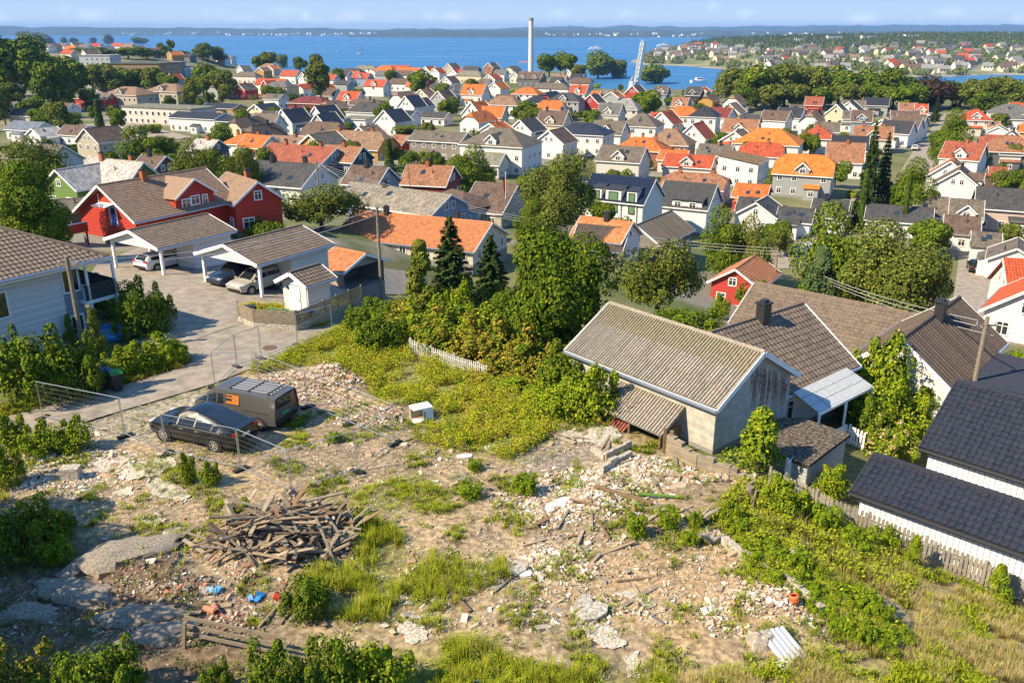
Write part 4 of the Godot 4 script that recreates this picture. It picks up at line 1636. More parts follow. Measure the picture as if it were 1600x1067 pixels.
func wall_piece(parent: Node, called: String, a: Vector3, b: Vector3, lowy: float, highy: float, th: float, m: Material) -> void:
	var mb := MB.new()
	var d := (b - a)
	d.y = 0
	var l := d.length()
	d /= l
	mb.box((a + b) * 0.5 + Vector3(0, (lowy + highy) / 2.0 - (a.y + b.y) / 2.0, 0), Vector3(l, highy - lowy, th), Basis(d, Vector3.UP, d.cross(Vector3.UP)))
	part(parent, called, mb.mesh(), m)

func build_near_details() -> void:
	var brown: Material = M.g_brownt
	# ---- white carports
	for k in 2:
		var a: Vector3 = [Vector3(-30.8, 0, -67.2), Vector3(-21.3, 0, -61.4)][k]
		var yw: float = [-58.3, -57.5][k]
		var c := carport("carport", ["white carport sheltering the white estate car", "white carport sheltering the blue and silver cars"][k], Vector3(a.x, -0.7 if k == 0 else -0.45, a.z), yw, 7.9, 3.45, 1.05, 2.55, brown, 3.5)
		var yb := -0.9
		for p in [[0.5, 3.1], [0.5, -3.1], [3.9, -3.1]]:
			part(c, "post", boxmesh(Vector3(0.2, 3.5, 0.2)), M.trim, tf(Vector3(p[0], 0.75, p[1])))
		wall_piece(c, "side_wall", Vector3(3.6, 0, 3.05), Vector3(7.5, 0, 3.05), yb, 2.5, 0.12, M.w_white)
		wall_piece(c, "rear_wall", Vector3(7.5, 0, 2.98), Vector3(7.5, 0, -3.1), yb, 2.5, 0.12, M.w_white)
		wall_piece(c, "side_wall", Vector3(5.6, 0, -3.05), Vector3(7.43, 0, -3.05), yb, 2.5, 0.12, M.w_white)
		wall_piece(c, "partition", Vector3(3.62, 0, 2.98), Vector3(3.62, 0, 0.9), yb, 2.45, 0.1, M.w_white)
	# ---- small tool shed
	var sh := carport("shed", "small white tool shed with tiled roof beside the rubbish bins", Vector3(-15.1, -0.35, -55.8), -57.0, 2.9, 1.5, 0.75, 2.15, brown, 0.0)
	wall_piece(sh, "wall", Vector3(0.4, 0, 1.15), Vector3(2.5, 0, 1.15), -0.8, 2.2, 0.1, M.w_white)
	wall_piece(sh, "wall", Vector3(2.5, 0, 1.1), Vector3(2.5, 0, -1.1), -0.8, 2.2, 0.1, M.w_white)
	wall_piece(sh, "wall", Vector3(2.5, 0, -1.15), Vector3(0.4, 0, -1.15), -0.8, 2.2, 0.1, M.w_white)
	wall_piece(sh, "wall", Vector3(0.4, 0, -1.1), Vector3(0.4, 0, 1.1), -0.8, 2.2, 0.1, M.w_white)
	var dr := part(sh, "door", boxmesh(Vector3(0.05, 1.8, 0.85)), M.trim, tf(Vector3(0.32, 0.95, 0.1)))
	part(dr, "handle", boxmesh(Vector3(0.05, 0.12, 0.04)), M.blackmetal, tf(Vector3(-0.04, 0.0, 0.33)))
	part(sh, "lamp", boxmesh(Vector3(0.1, 0.22, 0.14)), M.blackmetal, tf(Vector3(0.3, 1.75, -0.65)))
	# ---- retaining wall with slatted timber screen round the bins
	var rw := thing("retaining_wall", "concrete retaining wall with grey slatted timber screen round the bins", "wall", Vector3(-16.5, 0, -52.6))
	var path := [Vector3(-18.1, -0.1, -53.6), Vector3(-16.6, -0.1, -52.1), Vector3(-13.8, -0.15, -51.6), Vector3(-10.6, -0.9, -57.4)]
	for k in 3:
		var a: Vector3 = path[k] - rw.position
		var b: Vector3 = path[k + 1] - rw.position
		wall_piece(rw, "concrete_wall", a, b, -1.8, [0.25, 0.3, 0.35][k], 0.18, M.concrete)
		var d := (b - a)
		d.y = 0
		var n := int(d.length() / 1.4) + 1
		for j in n + 1:
			var p := a + d * (float(j) / n)
			part(rw, "screen_post", boxmesh(Vector3(0.09, 1.0, 0.09)), M.weathered, Transform3D(Basis(Vector3.UP, atan2(-d.z, d.x)), Vector3(p.x, 0.78, p.z)))
		for s in 6:
			var sb := MB.new()
			var off := Vector3(-d.z, 0, d.x).normalized() * 0.07
			sb.bar(Vector3(a.x, 0.42 + s * 0.145, a.z) + off, Vector3(b.x, 0.42 + s * 0.145, b.z) + off, 0.025, 0.115)
			part(rw, "slat", sb.mesh(), M.weathered)
	# ---- rubbish bins
	var bins := [[-17.2, -53.4, .02, .02, .022, "black lidded bin at the corner of the timber screen"], [-15.6, -52.6, .03, .16, .04, "green lidded bin beside the black lidded bin"], [-14.9, -52.5, .04, .13, .05, "second green lidded bin behind the timber screen"], [-14.0, -52.3, .12, .12, .12, "grey lidded bin beside the blue lidded bin"], [-13.4, -52.9, .01, .05, .40, "blue lidded bin in front of the tool shed"], [-20.9, -41.6, .02, .22, .05, "green lidded bin under the shrubs by the lane"], [-21.7, -41.9, .015, .05, .45, "blue lidded bin under the shrubs by the lane"]]
	for b in bins:
		var o := thing("wheelie_bin", b[5], "bin", gp(b[0], b[1], 0.07), 0.6, "rubbish bins")
		var m := MB.new()
		var lo := [Vector3(-.2, 0.05, .22), Vector3(.2, 0.05, .22), Vector3(.2, 0.05, -.22), Vector3(-.2, 0.05, -.22)]
		var hi := [Vector3(-.28, 1.0, .34), Vector3(.28, 1.0, .34), Vector3(.28, 1.0, -.34), Vector3(-.28, 1.0, -.34)]
		for k in 4:
			m.quad(lo[k], lo[(k + 1) % 4], hi[(k + 1) % 4], hi[k])
		part(o, "body", m.mesh(), mat(.025, .025, .027, 0.6))
		m = MB.new()
		m.box(Vector3(0, 1.03, 0.01), Vector3(.62, .06, .76))
		m.box(Vector3(0, 1.08, -0.02), Vector3(.5, .05, .56))
		part(o, "lid", m.mesh(), mat(b[2], b[3], b[4], 0.5))
		for s in [-0.24, 0.24]:
			m = MB.new()
			m.lathe([Vector2(0, -.03), Vector2(.1, -.03), Vector2(.1, .03), Vector2(0, .03)], 10, Basis(Vector3(0, 0, 1), PI / 2))
			part(o, "wheel", m.mesh(), M.rubber, tf(Vector3(s, 0.1, -.26)))
	build_left_house()
	# ---- red house: gable door, canopy, deck, cross gable
	var h: Node3D = house_nodes.red
	var gx := -14.05 / 2 + 0.6
	var nb := Basis(Vector3.UP, -PI / 2)
	var fr := part(h, "door", boxmesh(Vector3(0.9, 1.9, 0.06)), M.door_blue, Transform3D(nb, Vector3(gx - 0.04, 2.85, 1.2)))
	part(fr, "handle", boxmesh(Vector3(0.05, 0.14, 0.06)), M.steel, tf(Vector3(0.34, 0, 0.05)))
	part(fr, "door_pane", boxmesh(Vector3(0.5, 0.6, 0.02)), M.pane, tf(Vector3(0, 0.5, 0.035)))
	var db := MB.new()
	for s in [-0.52, 0.52]:
		db.box(Vector3(gx - 0.05, 2.9, 1.2 + s), Vector3(0.08, 2.1, 0.1))
	db.box(Vector3(gx - 0.05, 3.9, 1.2), Vector3(0.08, 0.1, 0.94))
	part(h, "door_frame", db.mesh(), M.trim)
	var cb := MB.new()
	cb.box(Vector3(gx - 0.6, 4.05, 0.5), Vector3(1.2, 0.08, 2.2), Basis(Vector3(0, 0, 1), 0.16))
	part(h, "door_canopy", cb.mesh(), M.trim)
	part(h, "flag_plate", boxmesh(Vector3(0.04, 1.0, 0.08)), M.trim, tf(Vector3(gx - 0.04, 4.5, -0.9)))
	dormer(h, Vector3(1.3, 0, 0), 1.0, 5.1, 2.7, 6.0, M.w_redb, M.g_browntl, M.trim, 2.6, 4.55, 1.5)
	add_window(h, Vector3(0.05, 3.3, 4.57), Basis.IDENTITY, 1.1, 1.2, true)
	add_window(h, Vector3(2.6, 3.4, 4.57), Basis.IDENTITY, 0.7, 1.2, true)
	var dk := thing("deck", "raised red timber deck with railing beside the blue door", "deck", Vector3(-45.7, -3.0, -85.9), -deg_to_rad(-59.8))
	part(dk, "floor", boxmesh(Vector3(3.0, 0.12, 5.6)), M.oldwood, tf(Vector3(0.2, 1.55, -1.6)))
	for q in [[Vector3(-1.3, 2.0, -1.6), Vector3(0.06, 0.9, 5.6)], [Vector3(0.2, 2.0, 1.2), Vector3(2.94, 0.9, 0.06)], [Vector3(0.2, 2.0, -4.4), Vector3(2.94, 0.9, 0.06)]]:
		part(dk, "rail_panel", boxmesh(q[1]), M.w_redb, tf(q[0]))
		part(dk, "handrail", boxmesh(q[1] * Vector3(1, 0, 1) + Vector3(0.06, 0.07, 0.06)), M.trim, tf(q[0] + Vector3(0, 0.49, 0)))
	for q in [Vector3(-1.2, 0.2, -4.2), Vector3(-1.2, 0.2, 1.1), Vector3(1.5, 0.2, 1.1), Vector3(1.5, 0.2, -4.2)]:
		part(dk, "post", boxmesh(Vector3(0.14, 2.7, 0.14)), M.w_redb, tf(q))
	# ---- white house with three tall dormers and green blinds
	h = house_nodes.modern
	var fz := 4.6 - 0.35
	for k in 3:
		var x: float = [-2.75, 0.2, 3.4][k]
		var hw: float = [0.85, 1.35, 0.85][k]
		var d := Node3D.new()
		d.name = "dormer"
		h.add_child(d, true)
		var m := MB.new()
		m.box(Vector3(x, 5.2, fz - 1.0), Vector3(hw * 2, 3.2, 2.1))
		part(d, "dormer_wall", m.mesh(), M.w_white)
		m = MB.new()
		m.box(Vector3(x, 6.9, fz - 1.3), Vector3(hw * 2 + 0.3, 0.12, 3.0), Basis(Vector3(1, 0, 0), 0.10))
		part(d, "dormer_roof", m.mesh(), M.trim_dark)
		add_window(d, Vector3(x, 4.75, fz + 0.06), Basis.IDENTITY, hw * 1.15, 3.2, false, M.pane_green, M.trim_dark)
		for s in [-1.0, 1.0]:
			m = MB.new()
			m.tube([Vector3(x + (hw + 0.12) * s, 4.6, fz + 0.12), Vector3(x + (hw + 0.12) * s, -1.0, fz + 0.12)], [0.05, 0.05], 6)
			if k == 1 or s > 0:
				part(h, "downpipe", m.mesh(), M.blackmetal)
	add_window(h, Vector3(11.32 / 2 - 0.34, 2.0, -1.0), Basis(Vector3.UP, PI / 2), 1.2, 1.2, true)
	# ---- white house with wide shed dormer
	h = house_nodes.dormer
	var m2 := MB.new()
	m2.box(Vector3(0.9, 4.9, 3.2), Vector3(5.2, 2.0, 2.2))
	part(h, "shed_dormer_wall", m2.mesh(), M.w_white)
	m2 = MB.new()
	m2.box(Vector3(0.9, 6.15, 2.7), Vector3(5.8, 0.14, 3.9), Basis(Vector3(1, 0, 0), 0.18))
	part(h, "shed_dormer_roof", m2.mesh(), M.r_dgreyt)
	for x in [-0.7, 1.9]:
		add_window(h, Vector3(x, 4.85, 4.31), Basis.IDENTITY, 1.15, 1.15, true)
	# ---- cottage gable windows
	h = house_nodes.cottage
	add_window(h, Vector3(-4.5 + 0.44, 3.3, -0.3), Basis(Vector3.UP, -PI / 2), 0.95, 1.0, true)
	add_window(h, Vector3(-4.5 + 0.44, 1.0, 2.1), Basis(Vector3.UP, -PI / 2), 1.1, 1.4, true)
	add_window(h, Vector3(-4.5 + 0.44, 1.0, -1.6), Basis(Vector3.UP, -PI / 2), 1.1, 1.4, true)
	part(h, "base_band", boxmesh(Vector3(0.06, 1.2, 6.0)), M.trim, tf(Vector3(-4.5 + 0.42, -0.2, 0)))
	# ---- concrete garage: rust stained gable, lean-to with corrugated roof
	h = house_nodes.N6
	lean_to(h)
	var rs := MB.new()
	var r := RandomNumberGenerator.new()
	r.seed = 3
	for k in 90:
		var z := r.randf_range(-2.7, 0.4)
		var topy := lerpf(4.1, 2.7, absf(z) / 2.9) - r.randf_range(0.2, 0.9)
		var ln := r.randf_range(0.5, 1.9)
		var ww := r.randf_range(0.01, 0.06)
		rs.quad(Vector3(4.563, topy - ln, z + ww * 0.4), Vector3(4.563, topy - ln, z - ww * 0.4), Vector3(4.563, topy, z - ww), Vector3(4.563, topy, z + ww))
	part(h, "rust_streaks", rs.mesh(), mat(.50, .35, .28, 0.95, "spots", 0.7)).set_meta("kind", "stuff")
	# ---- glazed patio roof
	var pt := thing("patio_roof", "translucent corrugated patio roof on white posts beside the brown tiled house", "patio roof", Vector3(16.4, -2.0, -40.2))
	var qa := [Vector3(14.1, 0.95, -39.3), Vector3(18.05, 0.95, -42.7), Vector3(18.9, 0.55, -41.1), Vector3(14.9, 0.55, -37.7)]
	for k in 4:
		qa[k] = qa[k] - pt.position
	var glass := mat(.55, .57, .58, 0.5, "grain", 0.8)
	for cc in 5:
		for rr in 3:
			var f := func(u: float, v: float) -> Vector3: return (qa[0] as Vector3).lerp(qa[1], u).lerp((qa[3] as Vector3).lerp(qa[2], u), v)
			var u0 := cc / 5.0 + 0.006
			var u1 := (cc + 1) / 5.0 - 0.006
			var v0 := rr / 3.0 + 0.008
			var v1 := (rr + 1) / 3.0 - 0.008
			part(pt, "roof_panel", slab(f.call(u0, v1), f.call(u1, v1), f.call(u1, v0), f.call(u0, v0), 0.03), glass)
	var beam := MB.new()
	beam.bar(qa[3] + Vector3(0, -0.1, 0), qa[2] + Vector3(0, -0.1, 0), 0.08, 0.14)
	part(pt, "beam", beam.mesh(), M.trim)
	for k in 3:
		var p: Vector3 = (qa[3] as Vector3).lerp(qa[2], [0.02, 0.5, 0.98][k])
		part(pt, "post", boxmesh(Vector3(0.11, 3.0, 0.11)), M.trim, tf(p + Vector3(0, -1.65, 0)))
	# ---- flat felt roofed shed in front of it
	flat_shed("shed", "low shed with dirty flat felt roof beside the rust stained gable", [Vector3(11.6, 0.55, -36.9), Vector3(13.9, 0.55, -37.2), Vector3(15.6, 0.55, -35.4), Vector3(12.7, 0.55, -32.4), Vector3(11.2, 0.55, -33.8)], mat(.17, .135, .10, 1.0, "spots", 0.5), M.w_white, -1.9)
	flat_shed("annex", "dark felt roofed annex behind the white gabled house", [Vector3(25.6, -0.6, -44.6), Vector3(29.6, -0.6, -49.2), Vector3(32.4, -0.6, -46.6), Vector3(28.2, -0.6, -42.2)], mat(.035, .04, .06, 0.9, "grain", 0.5), M.w_white, -4.5)
	# ---- white boarded walls of the black roofed buildings
	for key in ["N10", "N11"]:
		h = house_nodes[key]
		var wz := (2.05 if key == "N10" else 3.6) - 0.35
		var topy := 1.9 if key == "N10" else 2.4
		var bm := boxmesh(Vector3(0.19, topy + 1.5, 0.06))
		var n := int(11.2 / 0.22)
		for k in n:
			part(h, "wall_board", bm, M.w_plainwhite, tf(Vector3(-5.55 + k * 0.22, topy / 2.0 - 0.75, wz + 0.035)))
		var g := MB.new()
		g.box(Vector3(-2.0, 1.5, wz + 0.05), Vector3(1.0, 0.9, 0.04))
		if key == "N11":
			add_window(h, Vector3(0.6, 1.5, wz + 0.04), Basis.IDENTITY, 1.4, 1.0, false)

func flat_shed(called: String, label: String, pts: Array, roofm: Material, wallm: Material, low: float) -> void:
	var c := Vector3.ZERO
	for p in pts:
		c += p / pts.size()
	var base := Vector3(c.x, low, c.z)
	var o := thing(called, label, "shed", base)
	var m := MB.new()
	var w := MB.new()
	var n := pts.size()
	var tops := []
	for k in n:
		var a: Vector3 = pts[k] - base
		var b: Vector3 = pts[(k + 1) % n] - base
		m.quad(a + Vector3(0, -0.15, 0), b + Vector3(0, -0.15, 0), b, a)
		m.quad(b + Vector3(0, -0.15, 0), a + Vector3(0, -0.15, 0), a, b)
		var ai := a.lerp(c - base, 0.07)
		var bi := b.lerp(c - base, 0.07)
		w.quad(Vector3(ai.x, -1, ai.z), Vector3(bi.x, -1, bi.z), bi + Vector3(0, -0.12, 0), ai + Vector3(0, -0.12, 0))
		w.quad(Vector3(bi.x, -1, bi.z), Vector3(ai.x, -1, ai.z), ai + Vector3(0, -0.12, 0), bi + Vector3(0, -0.12, 0))
	for k in range(1, n - 1):
		var a: Vector3 = pts[0] - base
		var b: Vector3 = pts[k] - base
		var d: Vector3 = pts[k + 1] - base
		if (b - a).cross(d - a).y > 0:
			m.tri(a, b, d)
		else:
			m.tri(a, d, b)
	part(o, "roof", m.mesh(), roofm)
	part(o, "wall", w.mesh(), wallm)

func lean_to(h: Node3D) -> void:
	# small shed roof of corrugated sheets against the garage wall
	var q := [Vector3(-1.2, 0.95, 4.5), Vector3(2.9, 0.95, 4.5), Vector3(2.9, 1.95, 2.92), Vector3(-1.2, 1.95, 2.92)]
	var m := part(h, "lean_to_roof", slab(q[0], q[1], q[2], q[3], 0.05), M.g_corr)
	part(m, "roof_sheet", tile_sheet(q[0], q[1], q[3], "corr"), M.g_corr).set_meta("kind", "stuff")
	part(h, "lean_to_side", boxmesh(Vector3(0.06, 1.2, 1.3)), mat(.34, .22, .10, 0.9, "wood", 0.9), tf(Vector3(2.7, 0.4, 3.6)))
	for x in [-1.0, 0.8, 2.7]:
		part(h, "lean_to_post", boxmesh(Vector3(0.09, 1.4, 0.09)), M.darkwood, tf(Vector3(x, 0.25, 4.35)))

func build_left_house() -> void:
	# white clad house at the lane, its front wall in the shade
	var u := Vector3(-0.55, 0, 0.835)
	var o := thing("house", "white clad house with brown tiled hipped roof and corner balcony by the lane", "house", Vector3(-24.7, -0.2, -51.0), atan2(-u.z, u.x))
	# local x runs along the eave towards the camera, local z points away from the road
	var s := 1.0
	var L := 15.0
	var W := 9.6
	var e := 5.15
	var rg := 7.4
	var zs := -1.0 if (o.transform.basis * Vector3(0, 0, 1)).x > 0 else 1.0
	var P := func(x: float, y: float, z: float) -> Vector3: return Vector3(x, y, z * zs)
	var wm := MB.new()
	var f := func(m: MB, a: Vector3, b: Vector3, c: Vector3, d: Vector3) -> void:
		m.quad(a, b, c, d)
	var bm := MB.new()
	bm.box(P.call(8.7, e / 2 - 0.5, 4.9), Vector3(11.6, e + 0.9, 8.3))
	part(o, "wall", bm.mesh(), M.w_white)
	bm = MB.new()
	bm.box(P.call(2.25, e / 2 - 0.5, 4.95), Vector3(1.3, e + 0.88, 8.0))
	part(o, "wall_panel", bm.mesh(), M.w_bluegrey)
	# roof: hipped, front eave on the road side
	var rx0 := 4.6
	var a: Vector3 = P.call(0, e, 0)
	var b: Vector3 = P.call(L, e, 0)
	var c: Vector3 = P.call(L - 4.6, rg, W / 2)
	var d: Vector3 = P.call(rx0, rg, W / 2)
	var a2: Vector3 = P.call(0, e, W)
	var b2: Vector3 = P.call(L, e, W)
	var fr := MB.new()
	for q in [[a, b, c, d], [b2, a2, d, c]]:
		var n := ((q[1] - q[0]) as Vector3).cross(q[3] - q[0])
		if n.y > 0:
			part(o, "roof_slope", slab(q[0], q[1], q[2], q[3], 0.14), M.g_brownt)
		else:
			part(o, "roof_slope", slab(q[1], q[0], q[3], q[2], 0.14), M.g_brownt)
	for q in [[a2, a, d], [b, b2, c]]:
		var n := ((q[1] - q[0]) as Vector3).cross(q[2] - q[0])
		if n.y > 0:
			part(o, "roof_hip", slab(q[0], q[1], q[2], q[2], 0.14), M.g_brownt)
		else:
			part(o, "roof_hip", slab(q[1], q[0], q[2], q[2], 0.14), M.g_brownt)
	hip_tiles(o, a, b, c, d)
	var hc := MB.new()
	hc.tube([a + Vector3(0, 0.05, 0), d + Vector3(0, 0.05, 0), c + Vector3(0, 0.05, 0)], [0.12, 0.12, 0.12], 6)
	part(o, "ridge_cap", hc.mesh(), M.g_brownt)
	var g := MB.new()
	g.box(P.call(L / 2, e - 0.13, -0.03), Vector3(L, 0.2, 0.06))
	part(o, "fascia", g.mesh(), M.trim)
	g = MB.new()
	g.tube([P.call(0, e - 0.02, -0.14), P.call(L, e - 0.02, -0.14)], [0.08, 0.08], 6)
	part(o, "gutter", g.mesh(), M.gutter)
	g = MB.new()
	g.box(P.call(-0.03, e - 0.13, W / 2), Vector3(0.06, 0.2, W))
	part(o, "fascia", g.mesh(), M.trim)
	# balcony at the corner
	part(o, "balcony_floor", boxmesh(Vector3(2.2, 0.2, 4.6)), M.trim, tf(P.call(0.75, 2.55, 2.6)))
	part(o, "balcony_rail", boxmesh(Vector3(2.1, 0.95, 0.06)), M.darkgreywood, tf(P.call(0.72, 3.15, 0.36)))
	part(o, "balcony_rail", boxmesh(Vector3(0.06, 0.95, 4.3)), M.darkgreywood, tf(P.call(-0.28, 3.15, 2.6)))
	for p in [[-0.25, 0.4], [1.5, 0.4], [-0.25, 4.7]]:
		part(o, "post", boxmesh(Vector3(0.16, 3.0, 0.16)), M.trim, tf(P.call(p[0], 1.0, p[1])))
		part(o, "post", boxmesh(Vector3(0.14, 2.4, 0.14)), M.trim, tf(P.call(p[0], 3.85, p[1])))
	var wb := Basis(Vector3.UP, PI if zs > 0 else 0.0)
	add_window(o, P.call(2.25, 4.0, 0.94), wb, 1.0, 1.4, false)
	add_window(o, P.call(6.6, 3.6, 0.74), wb, 0.9, 1.5, false)
	add_window(o, P.call(4.4, 1.0, 0.74), wb, 0.9, 0.5, false)
	add_window(o, P.call(2.25, 1.2, 0.94), wb, 0.8, 1.2, false)
	# paddling pool under the balcony
	var po := thing("paddling_pool", "round blue inflatable paddling pool under the corner balcony", "paddling pool", Vector3(-25.0, 0.0, -50.2))
	var m := MB.new()
	m.lathe([Vector2(1.15, 0), Vector2(1.28, 0.12), Vector2(1.3, 0.34), Vector2(1.2, 0.5), Vector2(1.05, 0.5), Vector2(0.98, 0.3), Vector2(1.0, 0.02)], 20)
	part(po, "ring", m.mesh(), mat(.03, .20, .55, 0.35))
	m = MB.new()
	m.lathe([Vector2(1.02, 0.3), Vector2(0.0, 0.3)], 20)
	part(po, "water", m.mesh(), mat(.12, .32, .38, 0.1))

func hip_tiles(o: Node3D, a: Vector3, b: Vector3, c: Vector3, d: Vector3) -> void:
	# tiled relief cut along the hip: courses shorten towards the ridge
	if not ((b - a).cross(d - a).y > 0):
		var t := a
		a = b
		b = t
		t = c
		c = d
		d = t
	var m := MB.new()
	var S := 14
	for r in S:
		var t0 := r / float(S)
		var t1 := (r + 1) / float(S)
		var p0 := a.lerp(d, t0)
		var p1 := b.lerp(c, t0)
		var n := (b - a).cross(d - a).normalized()
		var u := (b - a).normalized()
		var k0 := (p0 - a).dot(u)
		var len := (p1 - p0).dot(u)
		var x := ceilf(k0 / 0.3) * 0.3
		var up := (a.lerp(d, t1) - p0)
		up -= u * up.dot(u)
		while x + 0.3 < k0 + len:
			var q := p0 + u * (x - k0)
			var xs := [0.0, 0.06, 0.13, 0.2, 0.3]
			var hs := [0.0, 0.03, 0.045, 0.02, 0.0]
			for j in 4:
				var e0: Vector3 = q + u * xs[j] + n * (hs[j] + 0.05)
				var e1: Vector3 = q + u * xs[j + 1] + n * (hs[j + 1] + 0.05)
				m.quad(e0, e1, q + u * xs[j + 1] + up + n * (hs[j + 1] + 0.012), q + u * xs[j] + up + n * (hs[j] + 0.012))
				m.quad(e0 - n * 0.04, e1 - n * 0.04, e1, e0)
			x += 0.3
	part(o, "roof_tiles", m.mesh(), M.g_brownt).set_meta("kind", "stuff")

# ==================================================================== where everything stands (metres)

